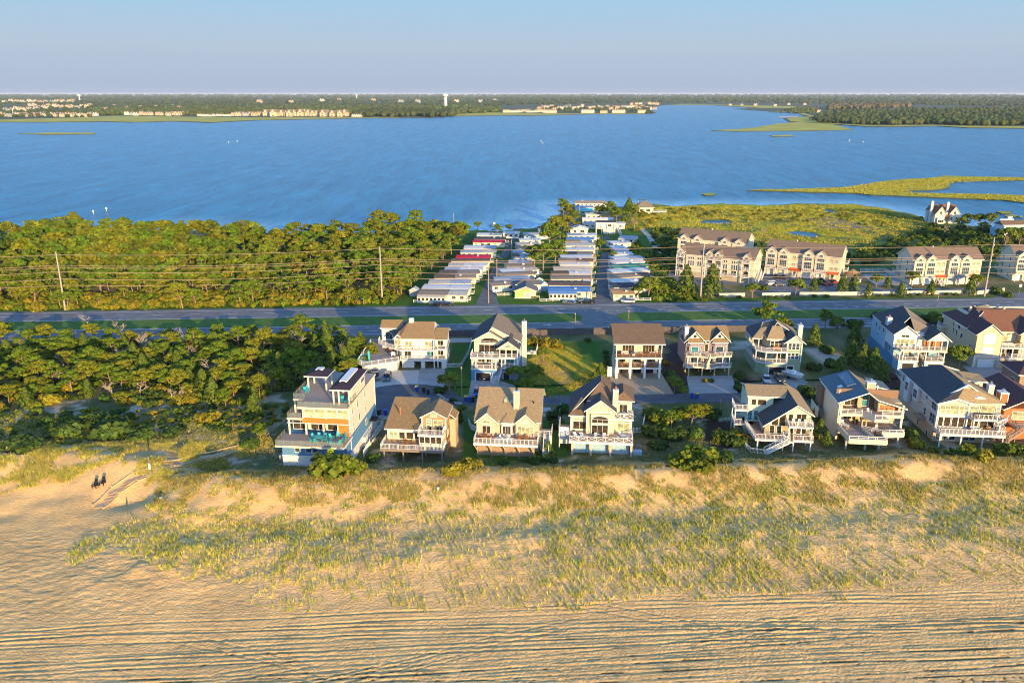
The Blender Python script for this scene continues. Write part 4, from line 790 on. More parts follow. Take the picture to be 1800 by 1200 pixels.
def h6():
    h = House('modern_house', 'modern beige house with a blue grey split roof, solar panels and angular balconies', 'house', at(1480, 791.5, .9), RF)
    B = 'w_cream'; h.box('wall', 'w_stucco', .5, 12.6, 9, 18, -1, 3.2); h.posts([(1, 1.2), (4.5, .5), (7.4, 1.2), (9.5, 5), (12.2, 4.4), (12.2, 7), (2, 5)], -1.5, 2.9, .38, 'w_greywall')
    h.box('wall', B, 0.0, .4, 5.2, 20, .2, 8.3)
    # lower deck with solid parapet
    P = [(0, 5.6), (0.4, -2), (7.9, -2), (7.9, 1.6), (12.6, 2.4), (12.6, 8), (0, 8)]
    h.deck(P, 3.1, 'deckgrey', .5, B); h.rail([(0.1, 5.6), (.45, -1.9)], 2.6, 'wall', h=1.3, mt=B); h.rail([(.45, -1.9), (7.8, -1.9), (7.8, 1.6)], 2.4, 'wall', h=1.0, mt=B); h.rail([(7.8, 1.6), (12.5, 2.4), (12.5, 5)], 2.4, 'wall', h=1.1, mt=B)
    h.rail([(.5, -1.8), (7.7, -1.8)], 3.3, 'h', h=.75); h.rail([(4.6, 4.0), (7.9, 1.6), (12.4, 2.5)], 3.3, 'h', h=.75); h.rail([(4.7, 3.9), (5.6, -1.6)], 3.1, 'wall', h=.6, mt=B)
    h.box('wall', 'w_brownwall', .4, 12.9, 9.2, 9.6, 3.1, 10); h.put(MB().extr([(0.2, 6), (12.8, 6), (12.8, 7.0), (7.6, 9.0), (5.7, 10.3), (.2, 8.2)], 9.6, 19.4, 'y'), 'wall', 'w_stucco')
    for x, w_, p in ((1.4, 1.5, 'curtain'), (3.3, 1.5, 'glass')): h.win('F', x, 3.3, w_, 2.2, 9.2, 2, 1, pane=p)
    for x, w_, p in ((1.3, 1.6, 'curtain'), (3.5, 2.4, 'glass')): h.win('F', x, 6.5, w_, 1.7, 9.2, 2, 1, pane=p)
    h.box('cedar_panel', 'w_tan', 4.7, 5.6, 8.6, 9.2, 3.1, 9.7); h.win('F', 6.4, 6.4, 1.3, 2.6, 9.1, 1, 2, pane='teaglass')
    h.box('cedar_panel', 'w_tan', 8.2, 12.8, 6.6, 9.2, 6.2, 8.3); h.win('F', 10.4, 6.6, 3.8, 1.1, 6.6, 4, 1, pane='w_rust'); h.win('F', 10.3, 3.5, 4.2, 1.6, 8.9, 3, 1, pane='curtain')
    # upper balconies
    h.deck([(.3, 5.0), (4.8, 5.0), (4.8, 9.2), (.3, 9.2)], 6.1, 'deckgrey', .6, B); h.rail([(.4, 5.1), (4.7, 5.1)], 6.1, 'h', h=.95)
    h.deck([(4.8, 5.0), (6.4, 2.4), (9.3, 2.4), (8.6, 5.4), (8.6, 9.2), (4.8, 9.2)], 6.1, 'deckgrey', .7, B); h.rail([(4.9, 5.0), (6.45, 2.5)], 6.1, 'wall', h=.8, mt=B); h.rail([(6.45, 2.5), (9.2, 2.5)], 6.1, 'h', h=.95)
    h.deck([(8.6, 5.0), (13, 5.0), (13, 9.2), (8.6, 9.2)], 6.1, 'deckgrey', .7, B); h.rail([(8.7, 5.1), (12.9, 5.1)], 6.1, 'h', h=.95); h.posts([(12.7, 5.3), (.45, 5.3)], 3.1, 8.2, .4, B); h.posts([(8.1, 5.6), (5.0, 5.2), (5.8, 5.2)], 3.1, 5.6, .25, 'w_tan')
    h.roof('r_bluegrey', [[(-.4, 4.6, 8.3), (5.7, 5.4, 10.4), (5.7, 20, 10.4), (-.4, 20, 8.3)]]); h.roof('r_ltan', [[(5.7, 5.4, 10.4), (7.6, 4.9, 9.0), (7.6, 20, 9.0), (5.7, 20, 10.4)], [(7.6, 4.9, 9.0), (13.3, 4.4, 7.5), (13.3, 16, 7.5), (7.6, 20, 9.0)]])
    h.roof('r_bluegrey', [[(9.4, 14.5, 8.8), (13.3, 14.5, 7.9), (13.3, 20, 7.9), (9.4, 20, 8.8)]])
    for k in range(5): h.put(MB().slab([(3.0, 11.2 + 1.5 * k, 9.5), (4.9, 11.2 + 1.5 * k, 10.15), (4.9, 12.6 + 1.5 * k, 10.15), (3.0, 12.6 + 1.5 * k, 9.5)], .08, .4), 'solar_panel', ['solar', 'metal'])
    h.put(MB().slab([(1.4, 11.5, 8.95), (2.3, 11.5, 9.25), (2.3, 12.7, 9.25), (1.4, 12.7, 8.95)], .15, .38), 'skylight', ['trim', 'w_brownwall'])
    h.chim(6.6, 8.2, 9.6, 10.8, 8.8, 11.4, 'w_tan', 'metal')
    for x, y in ((1.0, 9.2), (4.2, 14), (3.6, 16.6), (8.6, 9.4)): h.put(MB().cyl(x, y, 8.6, 9.6 + (x - 1) * .15, .13).cyl(x, y, 9.6 + (x - 1) * .15, 9.75 + (x - 1) * .15, .2), 'vent', 'trim')
    h.box('wall', 'w_brownwall', -.6, .2, 16, 20, 3, 7.6); h.rail([(-1.6, 13.5), (-1.6, 19.5)], 1.6, 'wall', h=2.0, mt=B)
    furn(h, 'table', 'trim', 1.3, 4.6, 3.1, 50, 'white table in the left corner of the modern house deck'); furn(h, 'adirondack_chair', 'trim', 1.4, 6.0, 3.1, 0, 'white armchair behind the white table of the modern house')
    furn(h, 'adirondack_chair', 'trim', 6.2, 5.6, 6.1, 20, 'white armchair on the upper middle balcony of the modern house'); furn(h, 'adirondack_chair', 'trim', 7.4, 3.9, 3.1, -30, 'white armchair beside the grill of the modern house')
    furn(h, 'grill', 'dark', 6.6, .4, 3.1, 0, 'black grill in the sunken corner of the modern house deck'); furn(h, 'grill', 'dark', 4.2, 6.6, 3.1, 10, 'black covered grill under the balcony of the modern house'); furn(h, 'adirondack_chair', 'trim', .9, 6.6, 6.1, 0, 'white armchair on the upper left balcony of the modern house')
    return h
H6 = h6()
def h7():
    h = House('shingle_house', 'large tan house with a sweeping dark roof, eyebrow dormer, bay windows and a spiral stair', 'house', at(1640, 774, .9), RF)
    T = 'w_greige'; h.box('wall', 'w_tan', -.2, 12.2, 0, 21.5, -1.6, 3.0); h.box('wall', T, 0, 12.0, 0, 21, 3.0, 8.5)
    h.fascia(-.28, -.2, 0, 21.5, 2.9, 3.1); h.fascia(-.06, 0, 0, 21, 5.7, 5.95)
    h.roof('r_dark', [[(-.6, -.6, 8.2), (3.2, -.6, 9.4), (5.7, 2.2, 11.6), (5.7, 15, 11.6), (-.6, 21.4, 8.2)]], t=.3)
    h.roof('r_ltan', [[(5.7, 2.2, 11.6), (12.6, -.6, 8.6), (12.6, 16, 8.6), (5.7, 15, 11.6)], [(3.2, -.6, 9.4), (5.8, -.6, 8.6), (12.6, -.6, 8.6), (5.7, 2.2, 11.6)], [(-.6, 21.4, 8.2), (5.7, 15, 11.6), (12.6, 21.4, 8.4)]])
    h.put(MB().extr([(0, 8.3), (6.2, 8.3), (3.2, 9.3)], -.1, .3, 'y'), 'gable_wall', T); h.put(MB().beam((-.6, -.7, 8.35), (3.2, -.7, 9.55), .12, .3).beam((3.2, -.7, 9.55), (6.3, -.7, 8.6), .12, .3), 'rake_boards', 'trim')
    h.put(MB().extr([(2.9, 9.9), (8.5, 9.9), (5.7, 11.9)], 1.5, 3.4, 'y'), 'upper_gable', T); h.put(MB().beam((2.5, 1.3, 10.0), (5.7, 1.3, 12.1), .35, .25).beam((5.7, 1.3, 12.1), (8.9, 1.3, 10.0), .35, .25), 'upper_rake_boards', 'trim')
    n = 8; h.put(MB().extr([(7.7 + 1.5 * math.cos(math.pi * i / n), 8.9 + 1.2 * math.sin(math.pi * i / n)) for i in range(n + 1)], -.2, 4, 'y'), 'eyebrow_dormer', 'trim'); h.put(MB().extr([(7.7 + 1.1 * math.cos(math.pi * i / n), 9.1 + .6 * math.sin(math.pi * i / n)) for i in range(n + 1)], -.26, -.21, 'y'), 'pane', 'curtain')
    h.box('dormer', T, 9.0, 12.2, 9, 13, 8.6, 10.2); h.roof('r_ltan', [[(8.4, 8.5, 10.3), (13, 8.5, 10.1), (13, 12.8, 10.4), (8.4, 13, 11)]])
    # front glazing
    for x, w_, a_ in ((.8, .9, 0), (1.8, .9, 0), (4.5, .9, 0), (5.4, .8, 0)): h.win('F', x, 6.4, w_, 1.5, -.05, 1, 2, pane='curtain')
    h.win('F', 3.15, 6.2, 1.7, 1.9, -.05, 1, 2, arch=.6, pane='curtain'); h.win('F', 7.0, 6.5, 1.6, 1.5, -.05, 1, 2, pane='curtain'); h.win('F', 9.6, 6.2, 2.6, 2.0, -.05, 2, 1, pane='curtain'); h.win('F', 11.6, 6.5, .6, 1.5, -.05, 1, 2, pane='curtain')
    for x, w_ in ((.8, .9), (2.1, 1.2), (3.6, 1.1), (4.9, 1.1), (6.4, 1.0), (7.6, 1.1), (9.3, 1.4), (10.7, 1.2)): h.win('F', x, 3.4, w_, 2.0, -.05, 1, 1)
    h.fascia(-.05, 12.05, -.12, -.02, 5.5, 5.75); h.corners([(0, 0), (5.95, -.02), (12, 0)], 3, 8.4)
    for x in (.9, 2.2, 3.6, 6.4, 7.6): h.win('F', x, .4, 1.1, 1.5, -.02, 1, 1, pane='glassblue')
    # lower and upper decks
    h.deck([(-.3, -3.3), (12.4, -3.3), (12.4, 0), (-.3, 0)], 3.0, 'deckgrey', .5); h.rail([(-.2, -.2), (-.2, -3.2), (12.3, -3.2), (12.3, 0)], 3.0, 'cable', sp=.82); h.posts([(-.1, -3.1), (4, -3.1), (8.2, -3.1), (12, -3.1)], -1.6, 2.6, .24)
    h.deck([(5.9, 0), (6.4, -1.9), (11.9, -1.9), (11.9, 0)], 5.8, 'deckgrey', .35); h.rail([(6.0, -.1), (6.5, -1.8), (11.8, -1.8), (11.8, 0)], 5.8, 'bal', sp=.95)
    h.posts([(6.6, -1.7), (11.7, -1.7)], 3.0, 5.5, .2)
    m = MB()
    for k in range(15):
        a = k * .42; z = 3.0 + k * .195; cx, cy = 12.0, -1.5
        m.beam((cx + .1 * math.cos(a), cy + .1 * math.sin(a), z), (cx + .95 * math.cos(a), cy + .95 * math.sin(a), z), .4, .06)
        b = a + .42; m.beam((cx + .95 * math.cos(a), cy + .95 * math.sin(a), z + 1), (cx + .95 * math.cos(b), cy + .95 * math.sin(b), z + 1.19), .12, .3); m.beam((cx + .95 * math.cos(a), cy + .95 * math.sin(a), z), (cx + .95 * math.cos(a), cy + .95 * math.sin(a), z + 1), .05)
    m.cyl(12.0, -1.5, 3.0, 6.9, .09); h.put(m, 'spiral_stair', 'trim')
    h.chim(11.4, 12.4, 4.5, 5.6, 7.5, 11.0, 'w_cream', 'metal')
    # left side bays, windows
    for y, z, w_, hh in ((2, 6.2, 2.2, 1.5), (6, 6.9, .9, .9), (9.5, 6.2, 1.2, 1.7), (13, 6.2, 1.3, 1.6), (15.5, 6.2, 1.0, 1.6), (17.5, 6.2, .8, 1.6), (19.5, 6.2, .8, 1.6), (2, 3.3, 2.4, 2.0), (6, 3.4, 1.0, 1.6), (14, 3.3, 1.2, 1.8), (17, 3.3, 1.0, 1.6)): h.win('L', y, z, w_, hh, 0, 2 if w_ > 1.1 else 1, 2, pane='glassblue')
    h.win('L', 3, -.2, .8, 1.3, -.2, 1, 1); h.win('L', 8, .2, .8, 1.3, -.2, 1, 1)
    h.box('bay', 'trim', -.7, 0, 9.2, 12.0, 5.0, 8.2); h.box('bay', 'trim', -.8, 0, 14.2, 16.4, 3.0, 8.2); h.win('L', 10.6, 5.6, 1.9, 1.8, -.7, 2, 2, pane='glassblue'); h.win('L', 15.3, 5.6, 1.4, 1.8, -.8, 2, 2, pane='glassblue'); h.box('balcony_wall', 'w_shake', -1.6, 0, 4.4, 8.0, 2.7, 3.1)
    for x, y, k in ((7.4, -1.0, 'sofa'), (9.2, -1.6, 'round_table'), (10.2, -1.2, 'chair')): furn(h, k, 'chairwood' if k != 'sofa' else 'fabric', x, y, 3.0, 0, {'sofa': 'grey outdoor sofa on the lower deck of the large tan house', 'round_table': 'brown round table on the lower deck of the large tan house', 'chair': 'brown chair on the lower deck of the large tan house'}[k])
    for x in (7.6, 9.6): furn(h, 'sofa', 'dark', x, -.7, 5.8, 0, 'dark sofa on the upper deck of the large tan house', 'dark upper deck sofas')
    return h
H7 = h7()
def h8():
    h = House('orange_house', 'orange brown house with a maroon roof cut off by the right edge', 'house', at(1768, 782, .9), RF)
    h.box('wall', 'w_rust', 0, 10, 3, 17, -1.6, 7.0); h.groof('r_maroon', 0, 10, 3, 17, 7.0, 9.6, 'y', ov=.6, og=.8); h.chim(-.6, .9, 4.2, 6.0, -1, 9.8, 'w_rust', 'metal')
    h.win('F', 3.2, 4.6, 3.0, 1.7, 3, 3, 2, pane='curtain'); h.win('F', 7, 4.6, 2.2, 1.7, 3, 2, 2, pane='curtain'); h.deck([(1, -.5), (10, -.5), (10, 3), (1, 3)], 3.9, 'decktan', .4, 'w_rust'); h.rail([(1.1, 3), (1.1, -.4), (10, -.4)], 3.9, 'bal', mt='wood')
    h.stairs((2.2, -.8, 3.9), (-1.2, -1.6, 1.6), 1.1, 'wood'); h.deck([(-2.2, -2.4), (-.6, -2.4), (-.6, .2), (-2.2, .2)], 1.6, 'decktan', .3, 'wood'); h.rail([(-.7, -2.3), (-2.1, -2.3), (-2.1, .2)], 1.6, 'bal', mt='wood'); h.posts([(1.3, -.3), (5, -.3), (-2, -2.2), (-.8, -2.2), (9, -.3)], -1.5, 3.5, .22, 'piling')
    h.win('L', 8, 4.5, 1.2, 1.4, 0, 2, 1); h.win('L', 12, 4.5, 1.2, 1.4, 0, 2, 1)
    g = House('brown_lodge', 'low brown building with a maroon hip roof behind the large tan house', 'house', (*G(1788, 690, .2), .2), RF)
    g.box('wall', 'w_shake', 0, 12, 0, 9, -.5, 4.6); g.hip('r_maroon', 0, 12, 0, 9, 4.6, 6.6, 4, ov=.9); g.win('F', 2, 1.6, 1.4, 1.3, 0, 2, 1); g.win('F', 6, 1.6, 1.4, 1.3, 0, 2, 1); g.win('L', 3, 1.6, 1.4, 1.3, 0, 2, 1)
h8()
# ================================================================ SECOND ROW
def b1():
    h = House('wraparound_house', 'white two-storey house with tan roof, wraparound decks and a big low deck on its left', 'house', at(706.6, 646.9, 0), -1.5)
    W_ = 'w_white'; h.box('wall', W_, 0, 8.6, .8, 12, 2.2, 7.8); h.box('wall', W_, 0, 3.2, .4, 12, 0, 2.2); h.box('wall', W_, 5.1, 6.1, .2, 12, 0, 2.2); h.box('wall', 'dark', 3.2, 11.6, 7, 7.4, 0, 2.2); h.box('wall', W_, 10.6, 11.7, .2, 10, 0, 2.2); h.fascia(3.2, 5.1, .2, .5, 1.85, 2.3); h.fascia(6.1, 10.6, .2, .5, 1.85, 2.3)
    h.deck([(-.3, -.3), (8.8, -.3), (9.6, .6), (12, .6), (12, 10), (-.3, 10)], 2.5, 'deckgrey', .35); h.rail([(-.2, -.2), (8.8, -.2), (9.6, .6), (11.9, .6)], 2.5, 'bal', h=.95)
    h.deck([(-.3, -.3), (8.8, -.3), (9.6, .6), (12, .6), (12, 10), (-.3, 10)], 5.15, 'deckgrey', .35); h.rail([(-.2, -.2), (8.8, -.2), (9.6, .6), (11.9, .6)], 5.15, 'bal', h=.95)
    h.posts([(8.7, -.1), (9.6, .7), (11.8, .7)], 0, 7.7, .25); h.box('wall', W_, 8.6, 11.7, 3.6, 10, 2.3, 7.6)
    for x, z, p in ((1.6, 2.75, 'glass'), (7.6, 2.75, 'teaglass'), (1.9, 5.45, 'curtain'), (7.2, 5.45, 'curtain')): h.win('F', x, z, 1.7, 1.8, .8, 2, 1, pane=p)
    h.win('F', 10, 2.75, 1.6, 1.7, 3.6, 2, 1); h.win('F', 10, 5.45, 1.6, 1.7, 3.6, 2, 1)
    h.roof('r_tan', [[(-.5, .3, 7.8), (8.9, .3, 7.8), (8.3, 6.5, 10.9), (1.3, 6.5, 10.9)], [(1.3, 6.5, 10.9), (8.3, 6.5, 10.9), (8.9, 12.6, 7.8), (-.5, 12.6, 7.8)]]); h.put(MB().extr([(.8, 7.8), (12, 7.8), (6.5, 10.8)], 8.2, 8.5, 'x'), 'gable_wall', W_)
    h.roof('r_tan', [[(8.7, .4, 7.6), (12.3, .4, 7.6), (12.3, 5.2, 9.6), (8.7, 5.2, 9.6)], [(8.7, 5.2, 9.6), (12.3, 5.2, 9.6), (12.3, 10, 7.6), (8.7, 10, 7.6)]])
    h.box('chimney', 'trim', 1.4, 2.6, 6.0, 7.4, 9.8, 12.0)
    # angled left wing
    h.put(MB().prism([(0.2, .8), (-1.9, 3.2), (-3.4, 8), (-1, 12), (1.5, 12)], 2.3, 7.8), 'wall', W_); h.roof('r_dark', [[(-2.2, 2.6, 7.7), (1.3, 6.5, 10.9), (1.5, 12.6, 9.8), (-5.0, 9.5, 7.7)]]); h.roof('r_tan', [[(-2.2, 2.6, 7.7), (-.5, .3, 7.8), (1.3, 6.5, 10.9)]])
    h.gbody('trim', -1.9, 0.0, 1.0, 4, 4.8, 7.9, 9.0, name='gable_bay'); h.groof('r_tan', -2.0, .1, 1.0, 4, 7.9, 9.0, ov=.3, og=.3)
    h.win('F', -1.0, 5.5, 1.5, 2.2, .98, 2, 1, pane='curtain'); h.win('F', -1.0, 8.0, 1.0, .2, .98, 1, 1, arch=.4); h.win('F', 0, 2.7, 1.6, 1.7, 0, 2, 1, ang=R(-48), xy=(-.9, 1.98), pane='glassblue')
    h.box('wall', W_, -6.6, -3.0, 8.4, 13, 2.5, 8.4); h.roof('r_tan', [[(-7.0, 8.0, 8.5), (-1.2, 8.0, 8.5), (-.6, 11, 10.1), (-6.9, 11, 10.1)]]); h.win('F', -4.6, 5.6, 1.8, 2.0, 8.4, 2, 1, pane='glassblue'); h.box('wall', 'w_rust', -4.6, -3.4, 6.8, 8.4, 2.6, 5.0)
    P2 = [(-.2, -.2), (-3.6, 2.4), (-7.4, 6.5), (-7.4, 9), (-3, 9), (0, 3)]; h.deck(P2, 5.15, 'deckgrey', .35); h.rail([(-.2, -.2), (-3.6, 2.4), (-7.3, 6.5), (-7.3, 9)], 5.15, 'bal', h=.95)
    # big low deck over the carport
    P3 = [(-10.8, -4.5), (-8.3, -7.4), (-.2, -2.9), (-.2, 3), (-6.5, 12), (-10.8, 13)]; h.deck(P3, 3.0, 'deckgrey', .4); h.rail([(-6.5, 12.6), (-10.7, 12.9), (-10.7, -4.5), (-8.3, -7.3), (-.3, -2.8)], 3.0, 'bal')
    h.put(MB().prism([(-9.6, -4.6), (-8.0, -5.4), (-1.0, -1.6), (-1.0, 8), (-9.6, 10)], 0, 2.65), 'wall', 'w_offwhite')
    furn(h, 'grill', 'trim', -2.4, 1.2, 3.0, 0, 'white covered grill on the big low deck'); o = tag(link('beach_umbrella', MB().cyl(0, 0, 0, 2.6, .22, .32).cyl(0, 0, 2.6, 3.0, .3, .05).mesh('beach_umbrella', 'teal'), None, h.W(-8.0, -3.5, 3.0)), 'folded teal parasol at the corner of the big low deck', 'umbrella')
    for x, y in ((-9.8, -2), (-9.9, 0), (-9.4, -4.6)): furn(h, 'adirondack_chair', 'teal', x, y, 3.0, 90, 'teal armchair along the left rail of the big low deck', 'teal armchairs on the low deck')
b1()
def b2():
    h = House('blue_white_house', 'white and blue house with a central stair, columns and a tall cream chimney', 'house', at(828.6, 667.9, 0), RF)
    h.box('wall', 'w_blue', 0, 6.6, 0, 19, 0, 2.9); h.box('wall', 'w_blue', 7.4, 11.7, 1.4, 19, 0, 2.9); h.garage(3.0, 3.6, 2.1, 0, open_=True); h.garage(8.9, 1.6, 2.0, 1.4, open_=True)
    h.box('wall', 'w_ltblue', .1, 11.7, 4.6, 19, 2.9, 9.0)
    h.deck([(-.1, -.1), (6.5, -.1), (6.5, 4.6), (-.1, 4.6)], 3.2, 'deckgrey', .35); h.rail([(0, 4.5), (0, 0), (6.4, 0)], 3.2, 'bal'); h.deck([(7.4, 1.3), (11.8, 1.3), (11.8, 4.6), (7.4, 4.6)], 3.2, 'deckgrey', .35); h.rail([(7.5, 1.4), (11.7, 1.4), (11.7, 4.5)], 3.2, 'bal')
    h.deck([(-.2, -.2), (7.0, -.2), (7.0, 4.6), (-.2, 4.6)], 6.2, 'deckgrey', .4); h.rail([(-.1, 3.5), (-.1, -.1), (6.9, -.1)], 6.2, 'bal'); h.deck([(7.0, 1.0), (11.9, 1.0), (11.9, 4.6), (7.0, 4.6)], 6.0, 'deckgrey', .4)
    h.posts([(.2, .1), (1.2, .1), (5.3, .1), (6.3, .1), (7.6, 1.5), (8.5, 1.5), (10.9, 1.5), (11.6, 1.5)], 3.2, 5.9, .3, round_=True); h.posts([(7.2, 1.2), (8.8, 1.2), (10.3, 1.2), (11.7, 1.2)], 6.0, 8.3, .22); h.rail([(7.1, 1.2), (11.7, 1.2)], 6.0, 'bal', h=.9)
    for x, z in ((2.0, 3.5), (4.2, 3.5), (9.6, 3.5)): h.win('F', x, z, 1.7, 1.9, 4.6, 2, 1, pane='teaglass' if x > 9 else 'glass')
    h.gbody('w_peach', .2, 8.2, 4.2, 9, 6.2, 9.2, 11.6, ridge=4.1); h.win('F', 4.2, 6.4, 5.4, 1.9, 4.2, 4, 1); h.win('F', 4.2, 8.9, 4.6, .35, 4.2, 4, 1, arch=.9)
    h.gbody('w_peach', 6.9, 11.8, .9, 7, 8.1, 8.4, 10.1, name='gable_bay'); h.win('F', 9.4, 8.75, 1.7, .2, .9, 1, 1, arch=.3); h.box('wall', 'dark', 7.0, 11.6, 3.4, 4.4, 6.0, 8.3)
    h.groof('r_dark', 6.7, 12, .8, 8, 8.3, 10.2, ov=.3, og=.3); h.put(MB().extr([(.1, 9.0), (11.7, 9.0), (4.6, 12.35)], 5.7, 18.9, 'y'), 'gable_wall', 'w_peach')
    h.roof('r_dark', [[(-.4, 3.6, 9.1), (4.1, 3.6, 11.7), (4.6, 11, 12.5), (4.6, 19.4, 12.5), (-.4, 19.4, 9.1)]]); h.roof('r_weather', [[(4.6, 5.5, 12.5), (12.2, 5.5, 8.6), (12.2, 19.4, 8.6), (4.6, 19.4, 12.5)], [(4.1, 3.6, 11.7), (8.5, 3.6, 9.15), (8.5, 9, 9.15), (4.1, 9, 11.7)]])
    h.chim(11.9, 13.0, 12.0, 13.2, 0, 12.4, 'w_cream', 'copper'); h.stairs((7.0, 2.6, 3.2), (6.2, -2.2, 0), 1.9); h.win('F', 7.0, 3.4, .9, 2.0, 4.55, 1, 1)
    for y in (8, 12, 16): h.win('R', y, 6.6, .8, 1.4, 11.7, 1, 1, pane='glassblue')
    for y in (7, 11): h.win('R', y, 3.6, .8, 1.4, 11.7, 1, 1, pane='glassblue')
    for x in (3.2, 4.6, 5.6): furn(h, 'chair', 'trim', x, 1.6, 6.2, 10 * x, 'white chair on the upper deck of the blue and white house', 'white upper deck chairs of the blue and white house')
b2()
def b3():
    h = House('pillared_house', 'house on square white pillars with two open porches under a plain brown roof', 'house', at(1081.3, 665.3, 0), -.5)
    h.box('wall', 'w_cream', .4, 11.4, 4.4, 12, 0, 2.7); 
    for x in (2.9, 6.2, 9.4): h.garage(x, 2.1, 1.7, 4.4, open_=True)
    h.posts([(.3, .3), (3.8, .3), (7.5, .3), (11.3, .3)], 0, 5.3, .55, 'trim'); h.deck([(0, 0), (11.7, 0), (11.7, 4.2), (0, 4.2)], 2.95, 'deckred', .35); h.rail([(.1, .1), (11.6, .1)], 2.95, 'bal', mt='w_brownwall')
    h.deck([(-.1, -.1), (11.8, -.1), (11.8, 4.2), (-.1, 4.2)], 5.7, 'deckred', .4); h.rail([(.1, 3.9), (0, 0), (11.7, 0), (11.7, 3.9)], 5.7, 'bal', mt='w_brownwall')
    h.box('wall', 'w_peach', .6, 11.4, 4.0, 12, 2.95, 9.2); h.posts([(.1, .2), (11.6, .2)], 5.7, 9.2, .2)
    for x in (1.9, 5.9, 9.7): h.win('F', x, 3.2, 2.2, 1.9, 4.0, 2, 1)
    for x in (3.6, 8.9): h.win('F', x, 6.0, 3.0, 2.3, 4.0, 4, 1)
    h.roof('r_brown', [[(-.7, -.6, 9.2), (12.4, -.6, 9.2), (12.4, 7.5, 12.4), (-.7, 7.5, 12.4)], [(-.7, 7.5, 12.4), (12.4, 7.5, 12.4), (12.4, 13, 9.6), (-.7, 13, 9.6)]]); h.put(MB().extr([(4, 9.2), (12, 9.2), (7.5, 12.2)], 11.1, 11.4, 'x'), 'gable_wall', 'w_peach')
    furn(h, 'sofa', 'fabric', 2.6, 2.6, 5.7, 0, 'pale sofa on the top porch of the pillared house'); furn(h, 'sofa', 'trim', 4.6, 2.0, 5.7, -90, 'white sofa on the top porch of the pillared house'); furn(h, 'grill', 'dark', .9, 2.0, 5.7, 0, 'black grill on the top porch of the pillared house')
    furn(h, 'table', 'chairwood', 8.0, 2.0, 5.7, 90, 'long table on the top porch of the pillared house'); furn(h, 'table', 'trim', 6.0, 2.0, 2.95, 90, 'white table on the lower porch of the pillared house'); furn(h, 'lounger', 'chairwood', 2.2, 2, 2.95, 60, 'wooden swing bench on the lower porch of the pillared house')
    m = House('garden_gate', 'tall white gate panel left of the pillared house', 'gate', h.W(-1.7, 1.5), 5); m.box('panel', 'trim', -.05, 1.5, 0, .08, 0, 2.7); m.posts([(-.1, 0), (1.55, 0)], 0, 2.9, .14)
b3()
